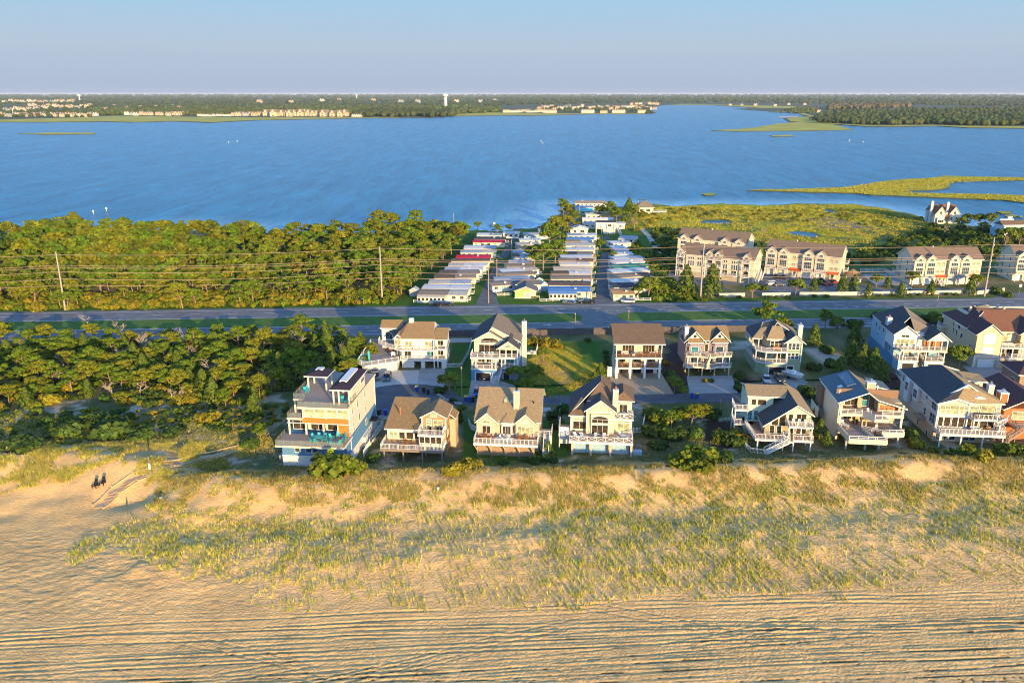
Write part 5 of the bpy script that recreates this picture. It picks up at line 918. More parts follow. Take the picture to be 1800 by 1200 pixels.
def b4():
    h = House('twin_gable_house', 'dark grey house on pilings with twin white gables, bay windows and two white decks', 'house', at(1206.7, 662, 0), .8)
    h.posts([(x, y) for x in (.5, 4.0, 7.2, 10.9) for y in (.2, 4)], 0, 2.5, .28, 'w_tan'); h.box('wall', 'w_sage', .6, 11, 7, 7.4, 0, 2.4)
    P = [(-.3, 0), (3.5, -.2), (4.8, -1.0), (6.4, -1.0), (7.6, -.2), (11.3, 0), (11.3, 3), (-.3, 3)]
    h.deck(P, 2.75, 'deckgrey', .35, 'w_offwhite'); h.rail(P[:6], 2.75, 'bal', mt='w_offwhite'); h.deck(P, 5.6, 'deckgrey', .35, 'creamtrim'); h.rail(P[:6], 5.6, 'bal', mt='w_cream')
    h.box('wall', 'w_mauve', 0, 11.0, 2.9, 12, 2.5, 8.8)
    for x in (2.2, 8.6):
        for z in (2.9, 5.8):
            h.put(MB().prism([(x - 2, 2.95), (x - 1.3, 2.0), (x + 1.3, 2.0), (x + 2, 2.95)], z - .2, z + 2.7), 'bay', 'w_mauve'); h.win('F', x, z + .4, 1.8, 1.3, 2.0, 1, 1, pane='teaglass' if x < 5 and z > 4 else 'glassblue')
            h.win('F', 0, z + .4, .7, 1.3, 0, 1, 1, ang=R(-53), xy=(x - 1.68, 2.45)); h.win('F', 0, z + .4, .7, 1.3, 0, 1, 1, ang=R(53), xy=(x + 1.68, 2.45))
        h.roof('r_tan', [[(x - 2.1, 1.5, 8.5), (x + 2.1, 1.5, 8.5), (x + 1.6, 2.8, 9.4), (x - 1.6, 2.8, 9.4)]], 'bay_roof'); h.gbody('w_white', x - 2.5, x + 2.5, 2.7, 6, 8.7, 8.8, 11.3, name='gable_wall')
        h.groof('r_dark', x - 2.5, x + 2.5, 2.7, 6.4, 8.8, 11.4, ov=.4, og=.7); o = h.put(MB().add([(x + .42 * math.cos(t), 2.66, 10.1 + .42 * math.sin(t)) for t in np.linspace(0, 2 * math.pi, 12, endpoint=False)], [tuple(range(12))]), 'round_window', 'glass')
    h.win('F', 5.4, 6.0, .8, 1.9, 2.9, 1, 1, fm='creamtrim'); h.win('F', 5.4, 3.0, .9, 1.9, 2.9, 1, 1)
    h.roof('r_tan', [[(-.4, 2.4, 8.8), (11.4, 2.4, 8.8), (11.4, 6.8, 11.6), (-.4, 6.8, 11.6)], [(-.4, 6.8, 11.6), (11.4, 6.8, 11.6), (11.4, 12.4, 8.8), (-.4, 12.4, 8.8)]]); h.put(MB().extr([(2.6, 8.8), (12, 8.8), (6.8, 11.4)], 0, .2, 'x').extr([(2.6, 8.8), (12, 8.8), (6.8, 11.4)], 10.8, 11.0, 'x'), 'gable_wall', 'w_mauve')
    h.chim(-.2, .7, 3.8, 4.8, 8.8, 12.2, 'w_white', 'metal'); h.posts([(2.6, .1), (5.4, -.8), (9.1, .1), (.1, .3), (10.9, .3)], 2.75, 5.3, .18)
    table_set(h, 2.4, 1.0, 5.6, 4, 'trim', 'trim', 'white table on the left of the upper deck of the twin gabled grey house', 'white chair on the left of that upper deck, twin gabled grey house', 'left deck chairs, grey house'); table_set(h, 8.8, 1.0, 5.6, 4, 'trim', 'trim', 'white table on the right of the upper deck of the twin gabled grey house', 'white chair on the right of that upper deck, twin gabled grey house', 'right deck chairs, grey house')
    h.stairs((5.4, -.9, 5.6), (4.6, -1.1, 2.75), .9, 'w_cream')
b4()
def b5():
    h = House('green_octagon_house', 'green house with angled white porches and a many-sided dark and tan roof', 'house', at(1326.2, 653.9, 0), -4)
    S = 'w_sage'; P = [(0, .2), (2.2, -1.4), (7.6, -1.4), (7.6, 0), (11.6, 0), (11.6, 13), (0, 13)]
    h.put(MB().prism(P, 0, 3.0), 'wall', S); h.garage(5.0, 3.4, 2.1, -1.42, open_=True, pm='dark'); h.garage(9.0, 1.6, 1.9, -.02, open_=True)
    D = [(-.2, 13), (-.2, .1), (2.1, -1.6), (7.8, -1.6), (7.8, 2)]
    h.deck([(-.2, 13), (-.2, .1), (2.1, -1.6), (7.8, -1.6), (7.8, 4), (4, 4), (2, 13)], 3.2, 'deckgrey', .3); h.rail(D, 3.2, 'bal'); h.deck([(-.2, 13), (-.2, .1), (2.1, -1.6), (7.8, -1.6), (7.8, 4), (4, 4), (2, 13)], 6.2, 'deckgrey', .35); h.rail(D, 6.2, 'bal')
    h.posts([(0, 6), (0, .2), (2.2, -1.4), (5, -1.4), (7.6, -1.4)], 3.2, 5.9, .22); h.put(MB().prism([(3.2, 13), (2, 3), (3.5, 1.2), (7.6, 1.2), (7.6, 0), (11.6, 0), (11.6, 13)], 3.0, 6.1), 'wall', S); h.put(MB().prism([(4.2, 13), (2.6, 5), (3.8, 1.6), (7.6, 1.6), (7.6, 0), (11.6, 0), (11.6, 13)], 6.1, 8.7), 'wall', 'w_yellow')
    h.box('screen_panel', 'glassblue', 2.3, 4.6, -1.3, -1.2, 3.9, 5.8); h.box('wall', S, 7.6, 11.65, -.1, 0, 3, 8.2)
    for x in (8.4, 9.4, 10.4):
        h.win('F', x, 3.9, .8, 1.6, -.1, 1, 2, pane='glassblue'); h.win('F', x, 6.5, .8, 1.6, -.1, 1, 2, pane='glassblue')
    h.win('F', 5.9, 6.5, 1.9, 1.7, 1.6, 2, 2); h.win('F', 4.3, 6.5, .8, 1.7, 1.6, 1, 2); h.win('F', 5.6, 3.8, 1.9, 1.2, 1.2, 2, 1); h.win('R', 1.2, 6.5, 1.0, 1.6, 11.6, 1, 2); h.posts([(11.4, -.2), (7.7, -.2)], 3, 8.4, .26)
    h.roof('r_dark', [[(-1.0, 9.5, 8.4), (-.8, 2.4, 8.4), (2.0, 6, 10.2), (3.5, 11, 10.5)], [(2.6, 1.2, 8.6), (6.2, 6.0, 11.9), (6.2, 9, 11.9), (2.0, 6.2, 10.0)], [(-1, 9.5, 8.4), (3.5, 11, 10.5), (6.2, 9, 11.9), (8, 13.6, 8.5), (0, 13.6, 8.4)]])
    h.roof('r_ltan', [[(-.8, 2.4, 8.4), (1.6, 2.0, 8.4), (4.0, 6.4, 10.6), (2.0, 6, 10.2)], [(2.6, 1.0, 8.6), (7.6, 1.0, 8.6), (7.2, 5, 11.1), (4.8, 5, 11.1)], [(6.2, 5.8, 11.8), (12.3, 3.2, 8.4), (12.3, 13.6, 8.4), (6.2, 9, 11.9)]])
    h.gbody('w_cream', 7.2, 11.8, -.3, 4, 8.2, 8.3, 10.1, name='gable_wall'); h.groof('r_dark', 7.0, 11.9, -.4, 5.5, 8.3, 10.2, ov=.4, og=.4); h.chim(11.2, 12.2, 3.4, 4.6, 5, 12.0, 'w_cream', 'metal')
    h.posts([(-.2, 4), (-.2, 8), (1.0, 2.6)], 6.2, 8.3, .24, 'creamtrim')
    for y in (3, 6, 9): h.win('L', y, 3.9, 1.4, 1.4, 1.6 if y > 2 else 0, 2, 1, pane='glassblue')
    furn(h, 'sofa', 'chairwood', 5.2, .4, 6.2, 0, 'brown bench on the upper porch of the green house')
b5()
def b6():
    h = House('twin_arch_house', 'light blue house with two arched garages, twin white gables and stacked white decks', 'house', at(1576.5, 652.5, 0), RF)
    for x0, x1 in ((0, 4.8), (6.6, 11.4)): h.box('wall', 'w_slate' if 0 else 'w_ltblue', x0, x1, 0, 4, 0, 3.0)
    h.box('wall', 'w_blue', 0, 11.4, 4, 24, 0, 3.2); h.garage(2.5, 2.9, 2.3, 0, open_=True); h.garage(9.0, 2.9, 2.3, 0, open_=True); h.box('wall', 'w_ltblue', 0, 11.4, 4.2, 23, 3.0, 9.5); h.box('wall', 'w_ltblue', -.1, 2, 4, 22, 3, 9.4)
    for z, a, b, c in ((3.1, 5.0, 6.6, 'x'), (6.1, 11.6, 0, 'y')):
        if c == 'x':
            h.deck([(-.1, -.1), (5.0, -.1), (5.0, 4.2), (-.1, 4.2)], z, 'deckgrey', .35); h.rail([(0, 4), (0, 0), (4.9, 0), (4.9, 3)], z, 'bal'); h.deck([(6.5, -.1), (11.5, -.1), (11.5, 4.2), (6.5, 4.2)], z, 'deckgrey', .35); h.rail([(6.6, 3), (6.6, 0), (11.4, 0), (11.4, 4)], z, 'bal')
        else: h.deck([(-.5, 1.5), (.1, -.4), (11.7, -.4), (11.7, 4.2), (-.5, 4.2)], z, 'deckgrey', .5, 'creamtrim'); h.rail([(-.4, 3), (.1, -.3), (7.0, -.3)], z, 'bal')
    h.posts([(.1, .1), (1.0, .1), (4.8, .1), (6.7, .1), (11.3, .1)], 3.1, 5.8, .24); h.posts([(7.0, -.2), (8.5, -.2), (10.1, -.2), (11.5, -.2)], 6.1, 8.9, .24, 'creamtrim'); h.rail([(7.0, -.2), (11.5, -.2)], 6.1, 'bal', h=.95)
    h.box('wall', 'w_rust', 7.2, 11.3, 3.6, 4.2, 6.1, 8.6)
    for x in (1.9, 3.9): h.win('F', x, 3.4, 1.3, 2.0, 4.2, 2, 1, pane='curtain')
    h.win('F', 8.0, 3.4, 1.8, 2.0, 4.2, 2, 1)
    h.gbody('w_white', -1.2, 4.6, 1.9, 8, 6.1, 9.7, 11.8, name='gable_wall'); h.win('F', 1.6, 6.4, 1.9, 1.9, 1.9, 2, 1, pane='curtain'); h.win('F', .0, 6.4, .9, 1.9, 1.9, 1, 1, pane='curtain'); h.win('F', 3.4, 6.4, .9, 1.9, 1.9, 1, 1, pane='curtain'); h.win('F', 1.6, 8.9, 1.9, .6, 1.9, 2, 1)
    h.gbody('w_white', 6.8, 11.9, -.3, 6, 8.7, 8.9, 10.9, name='gable_wall'); h.groof('r_dark', -1.2, 4.6, 1.7, 12, 9.7, 11.9, ov=.4, og=.3); h.groof('r_dark', 6.7, 11.9, -.4, 8, 8.9, 11.0, ov=.5, og=.3)
    h.roof('r_dark', [[(-1.2, 3, 9.4), (4.5, 8, 12.6), (6.0, 18, 13.2), (-.6, 22, 9.4)]]); h.roof('r_weather', [[(4.5, 8, 12.6), (4.6, 4, 9.7), (11.9, 4, 8.9), (12, 21, 9.2), (6, 18, 13.2)], [(-.6, 22, 9.4), (6, 18, 13.2), (12, 21, 9.2)]])
    h.chim(-1.0, .1, 8.5, 10, 3.5, 12.2, 'w_ltblue', 'copper'); h.stairs((5.8, 3.4, 3.1), (5.6, -.8, 0), 1.3, 'w_tan'); h.box('wall', 'w_white', 4.8, 6.8, 3.0, 8, 6.1, 9.4)
    for y, z in ((6, 6.6), (13, 6.8), (16, 6.8), (19, 6.8), (7, 3.5), (12, 4.8), (17, 5.0)): h.win('L', y, z, .8, 1.4 if y < 8 or z > 6 else .7, -.1, 1, 1, pane='glassblue')
    for x in (1.4, 2.6, 4.4, 5.4): furn(h, 'adirondack_chair', 'trim', x, .9, 6.1, 0, 'white armchair on the top deck of the twin arched blue house', 'white top deck armchairs of the blue house')
b6()
def b7():
    h = House('stucco_house', 'large cream stucco house with a dark hip roof, arched shutter window and wide garage door', 'house', at(1708.8, 644.9, 0), -4.5)
    S = 'w_stucco'; h.gbody(S, 0, 6.4, 0, 19, 0, 9.2, 11.7); h.garage(3.2, 3.9, 2.1, -.08); h.fascia(-.05, 6.45, -.14, 0, 2.9, 3.1); h.fascia(-.12, .35, -.16, 0, 0, 2.9); h.fascia(6.05, 6.5, -.16, 0, 0, 2.9)
    h.win('F', 3.2, 3.9, 2.9, 1.7, 0, 3, 1, pane='trim'); h.win('F', 3.2, 6.6, 2.9, 2.0, 0, 2, 1, arch=.9, pane='trim')
    h.groof('r_maroon', 0, 6.4, 0, 12, 9.2, 11.8, ov=.5, og=.4); h.roof('r_maroon', [[(-.6, 5, 9.1), (5.5, 10, 12.6), (5.5, 16, 12.6), (-.6, 21.5, 9.1)], [(-.6, 21.5, 9.1), (5.5, 16, 12.6), (24, 16, 12.6), (28, 21.5, 9.1)]])
    h.roof('r_redbrown', [[(6.0, 2.5, 9.0), (30, 2.5, 9.0), (26, 12, 12.8), (4.4, 12, 12.8)]]); h.box('wall', S, 6.4, 30, 3.4, 19, 0, 9.0); h.box('wall', S, .05, 6.4, 12, 20.5, 0, 9.0)
    h.gbody(S, 11.6, 18.4, 1.0, 8, 0, 9.2, 11.7); h.groof('r_maroon', 11.4, 18.6, .9, 10, 9.2, 11.9, ov=.5, og=.4); h.win('F', 15, 6.6, 2.9, 1.9, 1.0, 2, 1, arch=.9, pane='trim')
    h.garage(15.2, 4.0, 2.3, 1.0, open_=True)
    h.deck([(6.5, -.2), (19.5, -.2), (19.5, 3.4), (6.5, 3.4)], 5.7, 'deckred', .35); h.rail([(6.6, -.1), (19.4, -.1)], 5.7, 'bal'); h.deck([(8.0, -.2), (19.5, -.2), (19.5, 3.4), (8, 3.4)], 2.9, 'deckred', .35); h.rail([(9.4, -.1), (19.4, -.1)], 2.9, 'bal'); h.posts([(6.7, 0), (9.6, 0), (12.0, 0), (14.8, 0), (18, 0)], 0, 5.4, .24)
    h.stairs((8.6, .6, 2.9), (11.6, -3.8, 0), 1.3); h.deck([(6.8, -2.2), (9.3, -2.2), (9.3, -.2), (6.8, -.2)], 2.0, 'deckred', .25); h.rail([(6.9, -.3), (6.9, -2.1), (8.8, -2.1)], 2.0, 'bal'); h.posts([(7, -2)], 0, 1.8, .2); h.box('wall', 'w_cream', 9.4, 19, 3.2, 3.4, 5.7, 8.8)
    for x in (8.4, 10.6, 16.5): h.win('F', x, 6.0, 1.8, 2.0, 3.35, 2, 1, pane='curtain'); h.win('F', x, 3.1, 1.8, 2.0, 3.35, 2, 1)
    h.deck([(-1.6, 18), (0, 18), (0, 20.5), (-1.6, 20.5)], 6.2, 'deckgrey', .3); h.rail([(0, 18.1), (-1.5, 18.1), (-1.5, 20.4)], 6.2, 'bal'); h.box('wall', S, -1.5, 0, 18, 20.5, 3, 5.9)
    for y, z, w_, hh in ((3, 3.6, .7, 1.9), (8.5, 5.6, 1.2, 1.3), (11.5, 5.2, .6, 1.9), (13.5, 5.4, .6, 1.9), (7, 8.0, .6, .9), (10.5, 7.6, 1.3, 1.4), (14, 7.3, .6, 1.7), (4, .8, .6, 1.2)): h.win('L', y, z, w_, hh, 0, 1, 1, pane='glassblue')
    h.roof('r_maroon', [[(4, 18, 11.4), (8, 14, 13.6), (12, 18, 11.4)], [(8, 14, 13.6), (12, 18, 11.4), (9, 22, 11.4)], [(4, 18, 11.4), (8, 14, 13.6), (9, 22, 11.4)]], 'rear_dormer'); h.box('chimney', S, 3.6, 4.2, 14, 14.6, 11, 13.2); h.box('chimney', S, 12.6, 13.2, 14, 14.6, 11, 13.2)
    for x in (8, 9.4, 13.4): furn(h, 'sofa', 'fabric', x, 1.4, 5.7, 0, 'pale sofa on the upper terrace of the stucco house', 'terrace sofas of the stucco house')
    furn(h, 'round_table', 'chairwood', 11.2, 1.2, 5.7, 0, 'round wooden table on the upper terrace of the stucco house', s=1.5)
b7()
# ================================================================ TOWNHOUSES
def townhouse(label, o, rot, L, units, dp=11.5, sparse=False):
    h = House('townhouse_block', label, 'townhouses', (o[0], o[1], 0), rot, group='cream townhouse blocks by the highway')
    C_ = 'w_peach'; ze, zr = 9.8, 13.2; rg = 5.2
    h.gbody(C_, 0, L, 0, dp, 0, ze, zr, 'x', ridge=rg); h.groof('r_taupe', 0, L, 0, dp, ze, zr, 'x', ridge=rg, ov=.7, og=.4)
    U = L / units
    for k in range(units):
        x = (k + .5) * U; out = k % 3 != 2 if units > 4 else True
        if (units == 6 and k in (2, 5)) or (units == 5 and k in (2,)):        # recessed entrance bays with red canopies
            for z in (4.0, 7.0):
                for dx in (-.9, .9): h.win('F', x + dx, z, 1.2, 1.5, 0, 2, 1, pane='curtain')
            h.put(MB().extr([(-1.6, 2.9), (0, 3.7), (0, 2.9)], x - U * .45, x + U * .45, 'x'), 'awning', 'p_awning'); h.stairs((x, -.6, 1.6), (x, -3.2, 0), 1.3); h.win('F', x, .4, 1.2, 2.0, 0, 1, 1); continue
        h.box('bay_wall', C_, x - U * .46, x + U * .46, -1.3, 0, 3.3, ze - .3)
        h.garage(x, 2.8, 2.2, -.02); h.deck([(x - U * .46, -1.5), (x + U * .46, -1.5), (x + U * .46, 0), (x - U * .46, 0)], 3.0, 'deckgrey', .3); h.rail([(x - U * .44, 0), (x - U * .44, -1.45), (x + U * .44, -1.45), (x + U * .44, 0)], 3.0, 'bal', sp=2.2)
        h.posts([(x - U * .44, -1.4), (x + U * .44, -1.4)], 0, 3.2, .3)
        h.win('F', x, 4.2, 2.7, 2.5, -1.3, 4, 2, pane='glassblue'); h.win('F', x, 7.3, 2.6, 1.2, -1.3, 4, 1, pane='glassblue')
        h.gbody(C_, x - 1.5, x + 1.5, -1.3, 2.5, ze - .5, ze + .3, ze + 1.5, name='dormer'); h.groof('r_taupe', x - 1.5, x + 1.5, -1.3, 3.0, ze + .3, ze + 1.6, ov=.35, og=.25, name='dormer_roof'); h.win('F', x, ze - .7, 1.4, .35, -1.3, 3, 1, arch=.6, pane='glassblue')
    for x in (U * .5, U * 1.5, L - U * 1.5, L - U * .5): h.gbody(C_, x - 1.3, x + 1.3, 7.5, dp + .6, ze, ze + .6, ze + 2.2, name='dormer'); h.groof('r_taupe', x - 1.3, x + 1.3, 7.4, dp + .6, ze + .6, ze + 2.3, ov=.3, og=.2, name='dormer_roof')
    for sd, f in ((0, 'L'), (L, 'R')):
        for y in (3.5, 8.5):
            for z in (1.2, 4.2, 7.2): h.win(f, y, z, .7, 1.4, sd, 1, 1, pane='glassblue')
        s_ = -1 if sd == 0 else 1
        for z in (2.9, 5.9): h.deck([(sd, dp - 2.6), (sd + s_ * 1.5, dp - 2.6), (sd + s_ * 1.5, dp), (sd, dp)], z, 'deckgrey', .3); h.rail([(sd, dp - 2.5), (sd + s_ * 1.4, dp - 2.5), (sd + s_ * 1.4, dp)], z, 'bal')
    h.put(MB().cyl(U * 2.2, rg, zr, zr + .8, .2), 'vent', 'trim'); return h
townhouse('cream townhouse block standing behind the other one with stacked corner balconies', (73.2, 353), -31, 30, 5)
townhouse('cream townhouse block between the gazebo and the block with stacked corner balconies', (102.8, 322.5), -31, 28.5, 6)
townhouse('cream townhouse block directly behind the young round tree, left of the tallest pole', (152.8, 303.4), 2, 27, 6)
townhouse('cream townhouse block cut off by the right edge of the picture', (196, 310), -4, 24, 6)
def t1f():
    h = House('townhouse_block', 'cream townhouse block with a row of stacked corner balconies beside the highway pines', 'townhouses', (69.5, 318.3, 0), -31, group='cream townhouse blocks by the highway')
    C_ = 'w_peach'; L = 27; h.gbody(C_, 0, L, 0, 11, 0, 9.0, 12.3, 'x', ridge=6); h.groof('r_taupe', -2, L, 0, 11, 9.0, 12.3, 'x', ridge=6, ov=.5, og=.4); h.box('stone_base', 'w_stone', -.05, L + .05, -.1, 0, -1, 2.2)
    for x in (2.2, 6.0, 15.5, 19.6):
        for dx in (-.9, 0, .9): h.win('F', x + dx, 4.6, .55, 1.9, 0, 1, 1, pane='glassblue'); h.win('F', x + dx, 7.2, .55, .8, 0, 1, 1, pane='glassblue')
    for x0, zt in ((-3.6, 8.6), (8.2, 8.6), (11.6, 8.6), (22.6, 8.6)):
        for z in (2.6, 5.5, 8.2)[:3]:
            h.deck([(x0, -1.1), (x0 + 3.2, -1.1), (x0 + 3.2, .6), (x0, .6)], z - .2, 'deckgrey', .3); h.rail([(x0 + .05, .5), (x0 + .05, -1.0), (x0 + 3.15, -1.0), (x0 + 3.15, .5)], z - .2, 'bal', sp=1.6); h.win('F', x0 + 1.6, z + .1, 1.9, 1.7, -.01, 2, 1)
        h.posts([(x0 + .1, -1), (x0 + 3.1, -1)], 0, 8.6, .26); h.gbody(C_, x0 + .3, x0 + 2.9, -1.0, 4, 9.3, 9.9, 11.2, name='dormer'); h.groof('r_taupe', x0 + .3, x0 + 2.9, -1.0, 4.4, 9.9, 11.3, ov=.3, og=.2, name='dormer_roof'); h.win('F', x0 + 1.6, 9.5, 1.2, .3, -1.0, 3, 1, arch=.5)
    for x in (16, 19.5):
        h.deck([(x - 1.6, -1.1), (x + 1.6, -1.1), (x + 1.6, 0), (x - 1.6, 0)], 2.4, 'deckgrey', .3); h.rail([(x - 1.5, -1), (x + 1.5, -1)], 2.4, 'bal'); h.win('F', x, 2.6, 1.9, 1.6, 0, 2, 1)
    for y in (3, 6.5, 9.5):
        for z in (4.2, 7.2): h.win('R', y, z, .8, 1.4, L, 1, 1)
    h.stairs((L + 1.2, 6, 3.0), (L + 1.2, 1.5, 0), 1.2); h.stairs((L + 1.2, 10.5, 3.0), (L + 1.2, 6.6, .2), 1.2); h.box('wall', C_, -3.6, 0, .6, 8, 0, 8.2)
t1f()
# gazebo, marsh house, house at the edge, motel, pavilion
def misc_buildings():
    x, y = G(1497, 495); g = House('gazebo', 'white gazebo with a tan hip roof between two townhouse blocks', 'gazebo', (x, y, 0), -20)
    Pn = [(3.2 * math.cos(t), 3.2 * math.sin(t)) for t in np.linspace(0, 2 * math.pi, 8, endpoint=False)]
    g.posts(Pn, 0, 2.8, .25); g.rail(Pn, .2, 'bal', closed=True, h=.9); g.deck(Pn, .2, 'deckgrey', .3); g.put(MB().add([(a * 1.25, b * 1.25, 2.8) for a, b in Pn] + [(0, 0, 5.2)], [(i, (i + 1) % 8, 8) for i in range(8)]).add([(a * 1.25, b * 1.25, 2.78) for a, b in Pn], [tuple(range(8))]), 'roof', 'r_tan')
    h = House('marsh_house', 'tall white gabled house with two chimneys alone at the edge of the marsh', 'house', (237.9, 455.1, 0), -2)
    for x0 in (0, 7.7): h.gbody('w_cream', x0, x0 + 6.2, 0, 9, -.5, 5.2, 9.2); h.groof('r_redbrown', x0, x0 + 6.2, 0, 9, 5.2, 9.3, ov=.3, og=.4); h.win('F', x0 + 3.1, 5.4, 1.2, 1.2, 0, 2, 1, arch=.4); h.win('F', x0 + 1.6, 2.2, 1.1, 1.3, 0, 2, 1); h.win('F', x0 + 4.4, 2.2, 1.1, 1.3, 0, 2, 1)
    h.box('wall', 'w_white', 6.2, 7.7, 1, 9, -.5, 6); h.groof('r_redbrown', 0, 14, 4, 12, 6.0, 9.6, 'x', ov=.4, og=.2); h.box('wall', 'w_white', 0, 14, 4, 12, -.5, 6.2); h.chim(-1.0, .2, 4, 5.4, 0, 12, 'w_white', 'metal'); h.chim(7.4, 8.6, 3, 4.2, 5, 11.6, 'w_white', 'metal'); h.box('bay', 'w_white', 1.0, 4.8, -1.4, 0, -.5, 3.4); h.win('F', 2.9, .8, 3, 1.4, -1.4, 3, 1); h.box('bay', 'w_rust', 6.0, 7.9, -.6, 1, 2.5, 5); h.win('L', 2.4, 4, .9, 1.3, 0, 1, 1)
    x, y = G(1762, 420); h = House('edge_house', 'grey two-storey house with brown roofs by the channel at the right edge', 'house', (x, y, 0), 4)
    h.box('wall', 'w_offwhite', 0, 12, 0, 8, 0, 6.6); h.roof('r_brown', [[(-.4, -.8, 3.6), (12.4, -.8, 3.6), (12.4, 1.6, 4.6), (-.4, 1.6, 4.6)], [(-.4, .6, 6.6), (12.4, .6, 6.6), (12.4, 4, 8.6), (-.4, 4, 8.6)], [(-.4, 4, 8.6), (12.4, 4, 8.6), (12.4, 8.4, 6.6), (-.4, 8.4, 6.6)]]); h.box('parapet', 'trim', 0, 7, 4, 4.6, 8.2, 9.4); h.chim(4.6, 6.6, 4.8, 6, 8, 10.4, 'w_white', 'metal')
    for a in (2, 5, 8.5): h.win('F', a, 4.9, 1.4, .9, 0, 2, 1); h.win('F', a, 1.2, 1.4, 1.2, 0, 2, 1)
    h.box('wall', 'w_ltblue', -1.8, 0, 1, 8, 0, 5)
    x, y = G(1012, 374); h = House('bayside_motel', 'long white building with a tan roof on the bay shore behind the mobile homes', 'building', (x, y, 0), -1)
    h.box('wall', 'w_white', 0, 19, 4, 11, 0, 5.2); h.groof('p_mtan', 0, 19, 4, 11, 5.2, 6.2, 'x', ov=.5, og=.5); h.roof('p_blue', [[(0.3, -.6, 3.0), (11, -.6, 3.0), (11, 4, 3.6), (.3, 4, 3.6)]], 'porch_roof'); h.box('wall', 'w_white', .3, 19, 1, 4, 0, 2.7)
    for k in range(7): h.win('F', 1.8 + 2.5 * k, 3.9, 1.1, .9, 4, 2, 1)
    h.rail([(10.6, 3.2), (18.8, 3.2)], 2.9, 'bal'); h.posts([(11, 3.4), (15, 3.4), (18.6, 3.4)], 0, 5.0, .22)
    x, y = G(1018, 377.5); h = House('beach_bar', 'low building with a teal roof in front of the long bayside building', 'building', (x, y, 0), -1); h.box('wall', 'w_aqua', 0, 8, 0, 3.4, 0, 2.3); h.roof('p_teal', [[(-.4, -.5, 2.3), (8.4, -.5, 2.3), (8.4, 3.8, 3.2), (-.4, 3.8, 3.2)]]); h.win('F', 2, .8, 1.6, 1, 0, 2, 1); h.win('F', 5.5, .8, 1.6, 1, 0, 2, 1)
    x, y = G(1119, 375); h = House('pavilion', 'cream pavilion with a broad brown hip roof on the bay shore', 'pavilion', (x, y, 0), -4); h.box('wall', 'w_cream', 0, 10, 0, 9, 0, 3.4); h.hip('r_weather', 0, 10, 0, 9, 3.4, 6.6, 4.2, ov=.8); h.win('F', 3, 1, 2.4, 1.5, 0, 3, 1); h.win('F', 7, 1, 2.4, 1.5, 0, 3, 1); h.deck([(10, -1), (18, -1), (18, 3), (10, 3)], 1.2, 'deckgrey', .4); h.rail([(10, -.9), (17.9, -.9), (17.9, 3)], 1.2, 'bal'); h.box('wall', 'w_rust', -.6, 1.6, -1.4, 0, 0, 1.8)
    x, y = G(1116, 360.5); h = House('dock', 'wooden dock over the bay behind the brown roofed pavilion', 'dock', (x, y, -.7), 0, 'wood'); h.deck([(-6, 0), (10, 0), (10, 2.2), (-6, 2.2)], 1.6, 'deckgrey', .25, 'wood'); h.posts([(a, b) for a in (-5.8, -2, 2, 6, 9.8) for b in (.1, 2.1)], -1.5, 2.6, .22, 'piling'); h.box('roof', 'r_dark', 2, 8, .2, 2, 4, 4.2); h.posts([(2.2, .3), (7.8, .3), (2.2, 1.9), (7.8, 1.9)], 1.6, 4, .14, 'wood')
misc_buildings()
